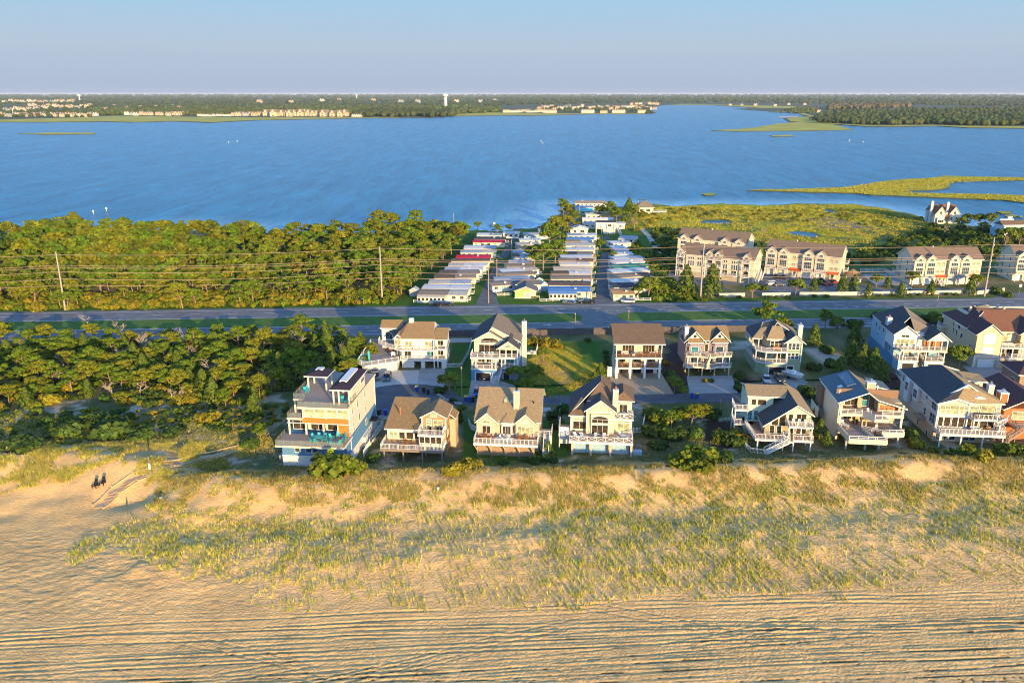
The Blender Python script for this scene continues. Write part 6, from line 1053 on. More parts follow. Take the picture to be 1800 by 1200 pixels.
# ================================================================ MOBILE HOMES
HOMES = [0]; ORD = ['first', 'second', 'third', 'fourth', 'fifth', 'sixth', 'seventh', 'eighth', 'ninth', 'tenth', 'eleventh', 'twelfth', 'thirteenth', 'fourteenth', 'fifteenth', 'sixteenth']
CN = dict(p_white='white', p_cream='cream', p_tin='grey metal', p_red='bright red', p_green='dark green', p_blue='blue', p_mbrown='brown', p_mtan='tan', p_charcoal='charcoal', p_orange='orange brown', p_teal='teal')
def mobile(x, y, L, Wd, rot, rf, wl, row, k, two=None, add=None, zw=2.5):
    Wd *= 1.5; zw = 2.3
    h = House('mobile_home', '%s-roofed mobile home, %s from the highway in the %s' % (CN[rf], ORD[k], row), 'mobile home', (x, y, .0), rot, group='mobile homes')
    h.box('wall', wl, 0, L, 0, Wd, 0, zw + .05)
    rr = random.Random(k * 7 + len(row)); rise = rr.uniform(.15, .4)
    L1 = L * (two[1] if two else 1)
    def rf_(a, b, m): h.trim = m; h.roof(m, [[(a, -.3, zw), (b, -.3, zw), (b, Wd * .5, zw + rise), (a, Wd * .5, zw + rise)], [(a, Wd * .5, zw + rise), (b, Wd * .5, zw + rise), (b, Wd + .3, zw), (a, Wd + .3, zw)]], up=.15, t=.14)
    rf_(-.3, L1 if two else L + .3, rf)
    if two: rf_(L1, L + .3, two[0])
    h.trim = 'trim'
    h.put(MB().extr([(0, zw), (Wd, zw), (Wd / 2, zw + rise)], L - .1, L, 'x').extr([(0, zw), (Wd, zw), (Wd / 2, zw + rise)], 0, .1, 'x'), 'gable_ends', wl)
    n = max(3, int(L / 2.6))
    for q in range(n): h.win('F', (q + .5) * L / n, 1.0, 1.25, 1.0, 0, 2, 1, pane=rr.choice(['glass', 'glassblue', 'curtain']))
    h.win('R', Wd * .5, 1.0, 1.3, 1.0, L, 2, 1); h.win('L', Wd * .5, 1.0, 1.3, 1.0, 0, 2, 1)
    if add:  # lean-to porch
        a, b, m, w_ = add; d = 2.3
        h.roof(m, [[(a, -d, zw - .35), (b, -d, zw - .35), (b, .2, zw + .0), (a, .2, zw + .0)]], 'porch_roof', up=.12, t=.1)
        if w_: h.box('porch_wall', w_, a + .1, b - .1, -d + .1, 0, 0, zw - .4)
        if w_:
            q = max(2, int((b - a) / 1.3))
            for j in range(q): h.win('F', a + (j + .5) * (b - a) / q, .8, .9, 1.0, -d + .1, 1, 1)
        else: h.posts([(a + .15, -d + .15), ((a + b) / 2, -d + .15), (b - .15, -d + .15)], 0, zw - .4, .14)
    if rr.random() < .6: h.box('roof_unit', 'metal', L * .6, L * .6 + .9, Wd * .3, Wd * .3 + .8, zw + rise * .5, zw + rise + .55)
    if rr.random() < .8: h.deck([(L, .4), (L + 1.6, .4), (L + 1.6, 2.6), (L, 2.6)], .6, 'deckgrey', .2); h.rail([(L, .5), (L + 1.5, .5), (L + 1.5, 2.6)], .6, 'bal', h=.8)
    return h
R1, R2, R3, R4 = 'row left of the left lane', 'row right of the left lane', 'row left of the right lane', 'row right of the right lane'
PKR = {R1: [  # left column: x, y (front left), length, width, rot, roof, wall, second roof, porch
    (-33.2, 277.0, 17, 5.6, -3, 'p_mtan', 'w_cream', ('p_cream', .62), (0, 10, 'p_cream', 'w_offwhite')), (-32.6, 286.4, 17.2, 4.6, -3, 'p_white', 'w_offwhite', None, (2, 9, 'p_white', None)), (-31.0, 294.6, 15.5, 4.6, 1, 'p_cream', 'w_white', ('p_tin', .5), None),
    (-29.8, 303.8, 15.8, 4.8, 2, 'p_mbrown', 'w_cream', ('p_mtan', .5), None), (-28.5, 311.6, 15.4, 4.6, 2, 'p_mbrown', 'w_cream', ('p_mtan', .45), None), (-26.9, 319.0, 15, 4.2, 1, 'p_tin', 'w_white', ('p_white', .4), None), (-26.0, 326.6, 15.2, 4.6, 0, 'p_cream', 'w_white', ('p_white', .4), None),
    (-25.6, 336, 16, 4.4, 0, 'p_mbrown', 'w_cream', None, None), (-24.0, 343.6, 14.6, 4.8, 0, 'p_red', 'w_white', ('p_red', .8), None), (-22.8, 355.5, 15.6, 4.6, 0, 'p_tin', 'w_cream', ('p_cream', .6), None), (-21.9, 366, 14.4, 5.4, -2, 'p_white', 'w_tan', ('p_tin', .6), (0, 9, 'p_white', 'w_rust')),
    (-18.6, 382, 15, 4.8, -2, 'p_red', 'w_cream', None, None), (-18.2, 391, 15, 4.4, -2, 'p_charcoal', 'w_white', None, None), (-17.5, 402, 12, 5, -4, 'p_white', 'w_white', ('p_tin', .5), None), (-4.5, 407, 8, 5, -4, 'p_white', 'w_white', None, None)],
 R2: [(-7.2, 290.5, 8.4, 5, 16, 'p_mtan', 'w_white', None, None), (-6.2, 299.4, 13.2, 4.4, 8, 'p_tin', 'w_aqua', None, (1, 5, 'p_white', 'w_aqua')), (-4.6, 307, 14.4, 4.4, 14, 'p_mtan', 'w_cream', None, None), (-3.6, 314, 15.4, 4.6, 20, 'p_white', 'w_white', ('p_cream', .6), None), (-2.0, 324.2, 11.2, 4.6, 10, 'p_mtan', 'w_white', None, None),
    (-1.4, 333, 9, 4.4, -4, 'p_tin', 'w_ltblue', ('p_blue', .4), None), (.6, 346, 8, 5, 8, 'p_mbrown', 'w_ltblue', ('p_tin', .4), (0, 6, 'p_tin', 'w_ltblue')), (.8, 356, 10, 4, 6, 'p_tin', 'w_white', None, None), (2.2, 366, 10, 4, 6, 'p_mtan', 'w_white', None, None), (2.4, 374, 11, 5, 8, 'p_cream', 'w_cream', None, None), (3.8, 387, 10, 4, 4, 'p_white', 'w_white', None, None), (6, 403, 12, 5, 4, 'p_tin', 'w_ltblue', None, None), (14, 416, 6, 4, 4, 'p_white', 'w_white', None, None)],
 R3: [(13.2, 281.5, 15.4, 5.2, 0, 'p_blue', 'w_cream', ('p_blue', .7), (0, 10, 'p_blue', 'w_offwhite')), (13.6, 292, 15.4, 4.8, -4, 'p_mbrown', 'w_white', ('p_mbrown', .4), None), (15, 302, 16, 4.6, 0, 'p_mtan', 'w_cream', None, (12, 15.5, 'p_white', None)), (15.6, 310.5, 15.4, 4.4, 0, 'p_mbrown', 'w_white', ('p_white', .45), None), (17, 318.5, 15.2, 5, 0, 'p_cream', 'w_palegreen', ('p_cream', .7), None),
    (20, 328.5, 12, 4.2, 0, 'p_white', 'w_white', None, None), (19.8, 336.6, 14.6, 4.6, -2, 'p_mtan', 'w_cream', ('p_mbrown', .5), None), (21.4, 344, 13.6, 4.4, 3, 'p_white', 'w_white', None, None), (22, 351.8, 13.8, 4.8, 0, 'p_charcoal', 'w_peach', ('p_mtan', .5), None), (22.2, 360.6, 15.4, 4.4, 4, 'p_white', 'w_white', None, None), (23.8, 372.4, 15, 5.6, 2, 'p_cream', 'w_yellow', None, (6, 12, 'p_cream', None)),
    (25.6, 383, 12, 4, -2, 'p_mtan', 'w_tan', ('p_tin', .6), None), (26.6, 390.5, 13, 4.4, -4, 'p_blue', 'w_white', None, None), (27.8, 401, 14.4, 5, 0, 'p_tin', 'w_white', ('p_white', .5), None)],
 R4: [(35.8, 277.5, 7.6, 5.4, 3, 'p_orange', 'w_yellow', None, None), (37.2, 288, 14, 5, 9, 'p_charcoal', 'w_white', ('p_charcoal', .7), None), (38, 295, 14.6, 4.6, 10, 'p_white', 'w_white', None, None), (39.4, 303.6, 16, 4.6, 22 - 4, 'p_mtan', 'w_cream', ('p_mbrown', .7), None), (40.2, 313, 15.6, 4.6, 16, 'p_white', 'w_white', None, None), (41.6, 322.6, 14.6, 4.6, 12, 'p_green', 'w_offwhite', None, None),
    (42.2, 332, 14, 4.2, 12, 'p_white', 'w_white', None, None), (44.2, 339.6, 13, 4.6, 14, 'p_white', 'w_white', ('p_tin', .5), None), (45, 349.6, 9, 4.4, 18, 'p_white', 'w_ltblue', None, None), (47, 361, 6, 8, 8, 'p_white', 'w_white', None, None), (47.8, 378, 9.4, 5, 20, 'p_white', 'w_white', ('p_tin', .5), None), (52, 392, 7.4, 7, -20, 'p_tin', 'w_white', None, None)]}
for row, L_ in PKR.items():
    for k, a in enumerate(L_): mobile(a[0], a[1], a[2], a[3], a[4], a[5], a[6], row, k, a[7], a[8])
def park_extras():
    def P(px, py): return G(px, py)
    x, y = P(1028, 412); h = House('stilt_house', 'white two-storey house on posts beside the curve of the right lane', 'house', (x + 6, y + 2, 0), -6); h.box('wall', 'w_white', 0, 10, 0, 6, 3, 5.8); h.roof('p_charcoal', [[(-.4, -.6, 5.8), (10.4, -.6, 5.8), (10.4, 3, 6.5), (-.4, 3, 6.5)], [(-.4, 3, 6.5), (10.4, 3, 6.5), (10.4, 6.5, 5.9), (-.4, 6.5, 5.9)]]); h.posts([(0.3, -1), (3, -1), (6, -1), (9.7, -1), (3, 3), (9.7, 3)], 0, 5.6, .24); h.deck([(0, -1.2), (3.4, -1.2), (3.4, 0), (0, 0)], 3.1, 'deckgrey', .3); h.rail([(0, -1.1), (3.4, -1.1)], 3.1, 'bal'); h.win('F', 7, 3.9, 1.8, 1.1, 0, 2, 1); h.box('wall', 'w_offwhite', 3.6, 10, .4, 6, 0, 3); h.stairs((10.8, 1, 3), (12.8, -3, 0), 1)
    h = House('bungalow', 'white gabled bungalow left of the white house on posts', 'house', (x - 7.5, y + 1, 0), -4); h.gbody('w_white', 0, 9, 0, 6, 0, 2.6, 3.8); h.groof('p_white', 0, 9, 0, 6, 2.6, 3.8, ov=.5, og=.6); h.win('F', 2.4, .9, 1.2, 1.2, 0, 2, 1); h.win('F', 6.2, .9, 2, 1.2, 0, 2, 1)
    for (px, py, L, rf, wl, lb) in ((1027, 402, 22, 'p_tin', 'w_white', 'long grey-roofed mobile home behind the white gabled bungalow'), (1024, 394, 17, 'p_white', 'w_cream', 'white-roofed mobile home below the big pines near the bay'), (1030, 386, 9, 'p_cream', 'w_cream', 'small cream-roofed mobile home in front of the teal roofed building')):
        x2, y2 = P(px, py); h = House('mobile_home', lb, 'mobile home', (x2, y2, 0), -2, group='mobile homes'); h.box('wall', wl, 0, L, 0, 5, 0, 2.6); h.groof(rf, 0, L, 0, 5, 2.6, 3.3, 'x', ov=.3, og=.3)
        for q in range(int(L / 3)): h.win('F', 1.5 + 3 * q, 1, 1.2, 1, 0, 2, 1)
    x, y = P(905, 524); h = House('green_shed', 'lime green gabled cottage with a grey door beside the highway', 'cottage', (x, y, 0), -2); h.gbody('w_lime', 0, 7.6, 0, 7, 0, 2.6, 4.0); h.groof('r_grey', 0, 7.6, 0, 9, 2.6, 4.1, ov=.4, og=.4); h.garage(4.4, 1.9, 2.1, 0, pm='w_greywall'); h.box('gable_panel', 'w_cream', 5.6, 7.4, -.04, 0, .3, 2.7); h.fascia(-.1, 7.7, -.3, 0, 0, .25); h.put(MB().extr([(2.4, 3.3), (5.4, 3.3), (4.8, 4.0), (3, 4.0)], -.5, -.35, 'y'), 'gable_ornament', 'w_pink')
    h = House('grey_roof_home', 'white cottage with a wide grey roof behind the lime green cottage', 'cottage', (x + .5, y + 8, 0), -2); h.box('wall', 'w_white', 0, 9, 0, 6.5, 0, 3.0); h.hip('r_grey', 0, 9, 0, 6.5, 3.0, 4.3, 3, ov=.4); h.win('F', 2, 1, 1.2, 1.2, 0, 2, 1); h.win('F', 7.4, 1, 1.2, 1.2, 0, 2, 1)
    h = House('small_shed', 'small dark-roofed shed beside the turquoise mobile home', 'shed', (9.0, 301, 0), 4); h.gbody('w_aqua', 0, 2.8, 0, 3, 0, 2.2, 3.0); h.groof('r_dark', 0, 2.8, 0, 3, 2.2, 3.0, ov=.2, og=.2)
    h = House('small_shed', 'small white shed at the back of the blue-roofed corner mobile home', 'shed', (10.4, 292, 0), 0); h.gbody('w_ltblue', 0, 2.8, 0, 3, 0, 2.2, 3.0); h.groof('p_white', 0, 2.8, 0, 3, 2.2, 3.0, ov=.2, og=.2)
    h = House('small_shed', 'small tin shed left of the corner mobile home by the pines', 'shed', (-37.0, 284, 0), -8); h.gbody('w_greywall', 0, 2.8, 0, 3, 0, 2.2, 3.0); h.groof('p_tin', 0, 2.8, 0, 3, 2.2, 3.0, ov=.2, og=.2)
park_extras()
# ================================================================ FENCES AND WALLS
def fence(name, label, pts, style, h, mt='trim', z=None, sp=2.4):
    r = empty(name, (*pts[0], 0), 0, label, 'fence'); o = pts[0]
    pm = MB().box(-.08, .08, -.08, .08, -.3, h + .12).mesh('post', mt)
    for i in range(len(pts) - 1):
        a = Vector((*pts[i], 0)); b = Vector((*pts[i + 1], 0)); L = (b - a).length; n = max(1, round(L / sp))
        for k in range(n):
            p, q = a.lerp(b, k / n), a.lerp(b, (k + 1) / n); zp = hz(p.x, p.y) if z is None else z; zq = hz(q.x, q.y) if z is None else z
            P = Vector((p.x - o[0], p.y - o[1], zp)); Q = Vector((q.x - o[0], q.y - o[1], zq)); U = Vector((0, 0, 1)); m = MB()
            if style == 'solid': m.beam(P + U * h * .5, Q + U * h * .5, .05, h); m.beam(P + U * (h - .05), Q + U * (h - .05), .1, .1)
            elif style == 'rail':
                for t_ in (.35, .85): m.beam(P + U * h * t_, Q + U * h * t_, .06, .16)
            else:
                m.beam(P + U * h * .85, Q + U * h * .85, .07, .1); m.beam(P + U * .15, Q + U * .15, .07, .1); c_ = int((Q - P).length / .28)
                for j in range(1, c_): S_ = P.lerp(Q, j / c_); m.beam(S_ + U * .1, S_ + U * h, .08)
            m.build('panel', mt, r); link('post', pm, r, tuple(P))
        P = Vector((b.x - o[0], b.y - o[1], zq))
        link('post', pm, r, tuple(P))
    return r
fence('timber_fence', 'long dark timber fence along the near side of the highway', [XY(u, HW[0] - 2.2) for u in (-18, 0, 30, 60, 95)], 'solid', 2.0, 'fencewood', 0, 2.4)
W1 = PP([(784, 602), (829, 601.5)]); fence('vinyl_fence', 'white vinyl fence at the back of the left green lawn', W1, 'solid', 1.3)
fence('vinyl_fence', 'white vinyl fence down the right side of the left green lawn', PP([(829, 602), (824, 622), (812, 644)]), 'solid', 1.3); fence('vinyl_fence', 'white fence with gate at the front of the left green lawn', PP([(784, 646), (812, 645)]), 'picket', 1.2)
fence('vinyl_fence', 'scalloped white fence round the small lawn by the tall cream chimney', PP([(923, 602), (947, 602), (942, 623), (923, 622)]), 'solid', 1.3)
fence('vinyl_fence', 'white fence beside the blue contemporary house', PP([(640, 810), (656, 782), (674, 752), (657, 752)]), 'picket', 1.5); fence('picket_fence', 'white fence right of the pale yellow house', PP([(1133, 739), (1128, 765), (1113, 766)]), 'picket', 1.2)
fence('picket_fence', 'white fence left of the pale yellow house', PP([(985, 718), (982, 742)]), 'picket', 1.2); fence('picket_fence', 'white curved fence left of the beige gabled house', PP([(824, 748), (828, 758), (842, 764)]), 'solid', 1.3)
fence('rail_fence', 'white rail fence in front of the leftmost corner mobile home', PP([(727, 532), (822, 531)]), 'rail', 1.0); fence('rail_fence', 'white rail fence in front of the blue-roofed corner mobile home', PP([(936, 523), (948, 524), (949, 530), (1040, 528)]), 'rail', 1.0)
fence('rail_fence', 'white rail fence beside the lime green cottage', PP([(871, 516), (874, 520), (899, 519)]), 'picket', 1.0); fence('rail_fence', 'white rail fence in front of the orange-roofed corner mobile home', PP([(1080, 529), (1168, 528)]), 'rail', 1.0)
for l_, p_ in (('left end of the low cream roadside wall', [(1264, 521.5), (1309, 521)]), ('cream roadside wall between the two dark shrubs', [(1339, 521), (1389, 520)]), ('cream roadside wall stretch below the parked red car', [(1405, 519.5), (1455, 519.5), (1575, 518)]), ('cream roadside wall stretch before the right townhouses', [(1588, 517.5), (1692, 516)]), ('stepped cream wall beside the tallest right pole', [(1712, 518), (1765, 512)])):
    P = PP(p_); r = empty('garden_wall', (*P[0], 0), 0, l_, 'wall')
    for i in range(len(P) - 1):
        a = Vector((P[i][0] - P[0][0], P[i][1] - P[0][1], .6)); b = Vector((P[i + 1][0] - P[0][0], P[i + 1][1] - P[0][1], .6)); MB().beam(a, b, .3, 1.2).build('wall_body', 'plaster', r); MB().beam(a + Vector((0, 0, .66)), b + Vector((0, 0, .66)), .42, .12).build('coping', 'creamtrim', r)
fence('picket_fence', 'tall white fence behind the paved terrace of the townhouses', PP([(1512, 479), (1554, 478), (1585, 493), (1612, 499)]), 'picket', 1.6)
# ================================================================ POLES AND WIRES
def pole(name, label, px, py, h, steel=True, arms=(), lamp=False, group=None, lean=0):
    x, y = G(px, py); r = empty(name, (x, y, 0), 0, label, 'pole', group); MB().cyl(0, 0, -.5, h, .32 if steel else .17, .2 if steel else .12, n=10).build('shaft', 'polesteel' if steel else 'polewood', r)
    for z, L in arms:
        m = MB().beam((-.1, -L, z), (.1, .1, z + .25), .12); m.cyl(-.1, -L, z, z + .5, .12, .09, n=6); m.build('insulator_arm', 'metal' if steel else 'polewood', r)
    if lamp: MB().beam((0, 0, h - .4), (-1.6, -.4, h + .1), .07).box(-2.1, -1.5, -.55, -.25, h, h + .15).build('lamp_arm', 'metal', r)
    return x, y
AR = ((18.6, .7), (15.2, .9), (13.0, .8), (10.6, .7))
PL = [pole('transmission_pole', l_, px, py, h_, True, AR, group='transmission poles beside the highway') for px, py, h_, l_ in ((115, 545, 20, 'tall pale transmission pole against the left wood'), (672, 530, 19.6, 'tall pale transmission pole at the right end of the left wood'), (1231, 525, 20, 'tall pale transmission pole in front of the townhouses with corner balconies'), (1730, 521, 21.6, 'tallest pale transmission pole near the right edge'))]
PL = [(PL[0][0] * 2 - PL[1][0], PL[0][1] - 8)] + PL + [(PL[3][0] + 110, PL[3][1] + 6)]
def wire(label, pts, z0, off, sag, r=.05):
    m = MB(); V = []
    for i in range(len(pts) - 1):
        a, b = pts[i], pts[i + 1]
        for k in range(13):
            t_ = k / 12
            if k == 0 and i: continue
            V.append(Vector((a[0] + (b[0] - a[0]) * t_, a[1] + (b[1] - a[1]) * t_ + off, z0 - 4 * sag * t_ * (1 - t_))))
    for a, b in zip(V, V[1:]): m.beam(a, b, r, r)
    tag(m.build('power_line', 'polewood'), label, 'wire', 'power lines strung along the highway')
for k, (z, off, sag, nm) in enumerate(((19.0, -.2, 1.0, 'topmost'), (15.6, -.9, 1.3, 'second highest'), (14.6, .6, 1.3, 'third highest'), (13.4, -.8, 1.4, 'fourth highest'), (11.0, -.7, 1.5, 'fifth highest'), (8.6, .2, 1.2, 'lowest'))): wire('%s power line strung between the tall roadside poles' % nm, PL, z, off, sag, .09)
DP = [('wooden pole with a street lamp at the left lane mouth', 859, 533, 12.5, True), ('wooden pole left of the turquoise mobile home', 873.5, 497, 9.5, False), ('wooden pole halfway along the left lane', 899, 457, 9, False), ('wooden pole where the left lane meets the bay', 917, 422, 8.5, False), ('wooden pole at the right lane mouth', 1038, 527, 12, True), ('wooden pole third home along the right lane', 1043, 474, 9, False), ('wooden pole beside the curve of the right lane', 1047, 412, 8, False), ('wooden pole below the bayside pines', 1018, 381, 8.5, False), ('leaning pale post rising from the bay behind the wood', 798, 404, 9, False)]
for l_, px, py, h_, lp in DP: pole('utility_pole', l_, px, py, h_, False, ((h_ - 1, .5),), lp)
wire('slack service wire along the left lane', [G(859, 533), G(873.5, 497), G(899, 457), G(917, 422)], 8.6, 0, .4, .035); wire('slack service wire along the right lane', [G(1038, 527), G(1043, 474), G(1047, 412)], 8.6, 0, .4, .035)
for l_, px, py, h_ in (('thin lamp post in the shrub bed by the cul-de-sac', 812, 696, 7.5), ('short grey post beside the street in front of the grey twin gabled house', 1266, 717, 2.4), ('leaning bare post in the shrubs left of the yellow green chalet', 1278, 746, 3.6), ('wooden sign post on the median near the gap', 1011, 567, 3.2), ('wooden sign post on the right median tip', 1105, 562, 3.2), ('wooden sign post on the far verge at right', 1648, 530, 3.6), ('small post beside the street left of the pale yellow house', 986, 705, 1.3), ('weathered post on the bay shore at far left', 18, 405, 3.0)):
    x, y = G(px, py); tag(MB().cyl(x, y, -.2, h_, .09, .07).box(x - .16, x + .16, y - .03, y + .03, h_ - .5, h_).build('post', 'polewood'), l_, 'post')
x, y = G(1791, 518); r = empty('round_sign', (x, y, 0), 0, 'round white sign on a thin pole at the side road', 'sign'); MB().cyl(0, 0, 0, 3.2, .06).build('sign_post', 'metal', r); MB().extr([(.55 * math.cos(t), 3.4 + .55 * math.sin(t)) for t in np.linspace(0, 2 * math.pi, 14, endpoint=False)], -.1, -.06, 'y').build('sign_face', 'trim', r)
# ================================================================ VEHICLES
CARM = {}
def car_meshes(kind, col):
    k = (kind, col)
    if k in CARM: return CARM[k]
    spec = {'suv': (4.8, .95, .55, 1.05, 1.72, ((-2.3, 1.0), (-1.9, 1.08)), (-2.25, -1.9, .75, 1.35)), 'sedan': (4.7, .9, .45, .92, 1.42, (), (-1.75, -1.05, .55, 1.35)), 'pickup': (5.7, 1.0, .6, 1.1, 1.82, (), (-.7, -.45, 1.0, 1.6))}[kind]
    L, hw, zb, zs, zt, _, (r0, r1, f1, f0) = spec; m = MB()
    st = [(-L / 2, zb + .1, zs - .12, hw * .9), (-L / 2 + .25, zb - .12, zs, hw), (-L / 4, zb - .2, zs + .02, hw), (L / 5, zb - .2, zs, hw), (L / 2 - .5, zb - .15, zs - .12, hw * .97), (L / 2 - .05, zb, zs - .3, hw * .86)]
    V = []; F = []
    for x, a, b, w_ in st: V += [(x, -w_, a), (x, w_, a), (x, w_, b - .12), (x, w_ * .92, b), (x, -w_ * .92, b), (x, -w_, b - .12)]
    n = len(st)
    for i in range(n - 1):
        for j in range(6): F.append((i * 6 + j, i * 6 + (j + 1) % 6, (i + 1) * 6 + (j + 1) % 6, (i + 1) * 6 + j))
    F += [tuple(range(6))[::-1], tuple(range((n - 1) * 6, n * 6))]; m.add(V, F)
    w1, w2 = hw * .9, hw * .74; cab = MB(); cab.add([(r0, -w1, zs), (r0, w1, zs), (f0, w1, zs), (f0, -w1, zs), (r1, -w2, zt - .06), (r1, w2, zt - .06), (f1, w2, zt - .06), (f1, -w2, zt - .06)], [(0, 1, 2, 3), (4, 7, 6, 5), (0, 4, 5, 1), (1, 5, 6, 2), (2, 6, 7, 3), (3, 7, 4, 0)])
    roof = MB().box(r1 - .02, f1 + .02, -w2 - .02, w2 + .02, zt - .07, zt)
    for sx in (r0 + .12, (r1 + f1) / 2, f0 - .1):
        pass
    if kind == 'pickup': m.box(-L / 2 + .1, r0, -hw, -hw + .12, zs - .1, zs + .22).box(-L / 2 + .1, r0, hw - .12, hw, zs - .1, zs + .22).box(-L / 2 + .05, -L / 2 + .15, -hw, hw, zs - .1, zs + .22)
    m.box(L / 2 - .08, L / 2 + .04, -hw * .8, hw * .8, zb - .1, zb + .12)
    wh = MB()
    seg = 12; ww = .22; wr = .36
    wh.add([(wr * math.cos(2 * math.pi * i / seg), -ww / 2, wr * math.sin(2 * math.pi * i / seg)) for i in range(seg)] + [(wr * math.cos(2 * math.pi * i / seg), ww / 2, wr * math.sin(2 * math.pi * i / seg)) for i in range(seg)], [(i, (i + 1) % seg, seg + (i + 1) % seg, seg + i) for i in range(seg)] + [tuple(range(seg)), tuple(range(seg, 2 * seg))[::-1]])
    rim = MB(); rim.add([(.2 * math.cos(2 * math.pi * i / 8), y_, .2 * math.sin(2 * math.pi * i / 8)) for y_ in (-ww / 2 - .01, ww / 2 + .01) for i in range(8)], [tuple(range(8)), tuple(range(8, 16))[::-1]])
    lt = MB().box(L / 2 - .1, L / 2 + .02, -.2, .2, zs - .42, zs - .26); tl = MB().box(-L / 2 - .02, -L / 2 + .1, -.15, .15, zs - .35, zs - .12)
    CARM[k] = (m.mesh('body', 'c_' + col), cab.mesh('windows', 'carglass'), roof.mesh('roof', 'c_' + col), wh.mesh('wheel', 'rubber'), rim.mesh('rim', 'metal'), lt.mesh('headlight', 'trim'), tl.mesh('tail_light', 'c_carred'), L, hw)
    return CARM[k]
def car(px, py, ang, kind, col, label, z=.04, rack=False):
    x, y = G(px, py, z); body, cab, roof, wh, rim, hl, tl, L, hw = car_meshes(kind, col)
    r = empty('pickup_truck' if kind == 'pickup' else 'parked_car', (x, y, z), R(ang), label, 'pickup truck' if kind == 'pickup' else 'car'); link('body', body, r); link('windows', cab, r); link('car_roof', roof, r)
    for sx in (-L * .31, L * .32):
        for sy in (-1, 1): w_ = link('wheel', wh, r, (sx, sy * (hw - .1), .36)); link('rim', rim, w_)
    for sy in (-1, 1): link('headlight', hl, r, (0, sy * hw * .62, 0)); link('tail_light', tl, r, (0, sy * hw * .72, 0))
    return r
car(660, 664, -78, 'pickup', 'graphite', 'dark pickup truck on the white gravel lot nearest the blue house'); car(681, 666, -90, 'suv', 'graphite', 'blue grey SUV in front of the low deck carport')
car(840, 693, -97, 'suv', 'carblue', 'bright blue car parked on the drive behind the beige gabled house'); car(849, 664, -94, 'sedan', 'black', 'dark car inside the blue and white house garage')
car(1346.5, 669, -98, 'sedan', 'silver', 'silver sedan in front of the green house'); car(1370, 668, -94, 'pickup', 'cargreen', 'dark truck with a brown roof cargo between the silver sedan and the boat')
car(768, 537, 172, 'suv', 'black', 'left of two black cars parked on the verge before the corner mobile home'); car(785, 536.5, 174, 'sedan', 'black', 'right of two black cars parked on the verge before the corner mobile home')
car(1001, 534, 165, 'sedan', 'graphite', 'small dark car parked beside the white rail fence'); car(1032, 533, 172, 'pickup', 'black', 'black pickup truck parked at the corner of the right lane'); car(1104, 532, 168, 'suv', 'silver', 'silver SUV parked below the round tree right of the lane')
car(1365, 488, 60, 'suv', 'black', 'dark car at the left garage of the middle townhouses'); car(1377, 489, 70, 'sedan', 'black', 'dark sedan beside the open townhouse garage'); car(1358, 501, 10, 'suv', 'carwhite', 'white SUV in the middle of the townhouse car park')
car(1369, 502, 8, 'sedan', 'graphite', 'grey sedan beside the white SUV in the townhouse car park'); car(1441, 496, 30, 'suv', 'black', 'black SUV before the right townhouse garage'); car(1456, 501, 25, 'sedan', 'carred', 'dark red car among the townhouse shrubs'); car(1463, 499, 25, 'suv', 'carred', 'bright red SUV beside the dark red car')
car(1588, 660, 84, 'sedan', 'silver', 'silver car in the left arched garage of the light blue house'); car(1590, 509, 8, 'suv', 'silver', 'silver car behind the cream wall left of the right townhouses'); car(1735, 403, 10, 'suv', 'carblue', 'blue car among the trees by the marsh house')
def boat():
    x, y = G(1394, 666); r = empty('boat', (x, y, .05), R(-60), 'white and navy centre console boat on its trailer beside the green house', 'boat')
    st = [(-3.0, 1.0, .55, 1.45), (-1.5, 1.15, .5, 1.5), (.5, 1.15, .5, 1.6), (2.0, .8, .65, 1.75), (3.1, .12, 1.3, 1.9)]; V = []; F = []
    for a, w_, zb, zt in st: V += [(a, 0, zb), (a, w_ * .8, zb + .3), (a, w_, zt), (a, -w_, zt), (a, -w_ * .8, zb + .3)]
    for i in range(4):
        for j in range(5): F.append((i * 5 + j, i * 5 + (j + 1) % 5, (i + 1) * 5 + (j + 1) % 5, (i + 1) * 5 + j))
    F.append((0, 1, 2, 3, 4)); MB().add(V, F).build('hull', 'w_white', r); m = MB()
    for sgn in (-1, 1):
        for i in range(4): a, b = st[i], st[i + 1]; m.beam((a[0], sgn * a[1], a[3] + .1), (b[0], sgn * b[1], b[3] + .1), .16, .2)
    m.build('gunwale', 'c_carwhite', r); MB().box(-.6, .5, -.4, .4, 1.5, 2.3).build('console', 'c_carwhite', r); MB().box(-1.3, -.8, -.5, .5, 1.5, 1.95).build('seat', 'trim', r); MB().box(-3.5, -3.0, -.25, .25, .9, 2.2).build('outboard_motor', 'c_black', r)
    MB().box(-2.6, 2.4, -.9, -.8, .38, .5).box(-2.6, 2.4, .8, .9, .38, .5).beam((2.4, -.85, .45), (4.6, 0, .45), .1).beam((2.4, .85, .45), (4.6, 0, .45), .1).box(-.1, .1, -1.1, 1.1, .3, .42).build('trailer', 'metal', r)
    for sy in (-1.1, 1.1): link('wheel', CARM[('suv', 'black')][3], r, (-.6, sy, .36))
boat()
for l_, px, py, c_, L_ in (('small dark boat moored off the mobile homes', 869, 396, 'w_navy', 5),):
    x, y = G(px, py, -.6); r = empty('moored_boat', (x, y, -.8), R(20), l_, 'boat'); MB().prism([(-2.5, -.9), (1.2, -.9), (2.8, 0), (1.2, .9), (-2.5, .9)], -.1, .8).build('hull', c_, r); MB().box(-1, .4, -.6, .6, .8, 2.0).build('cabin', 'w_greywall', r)
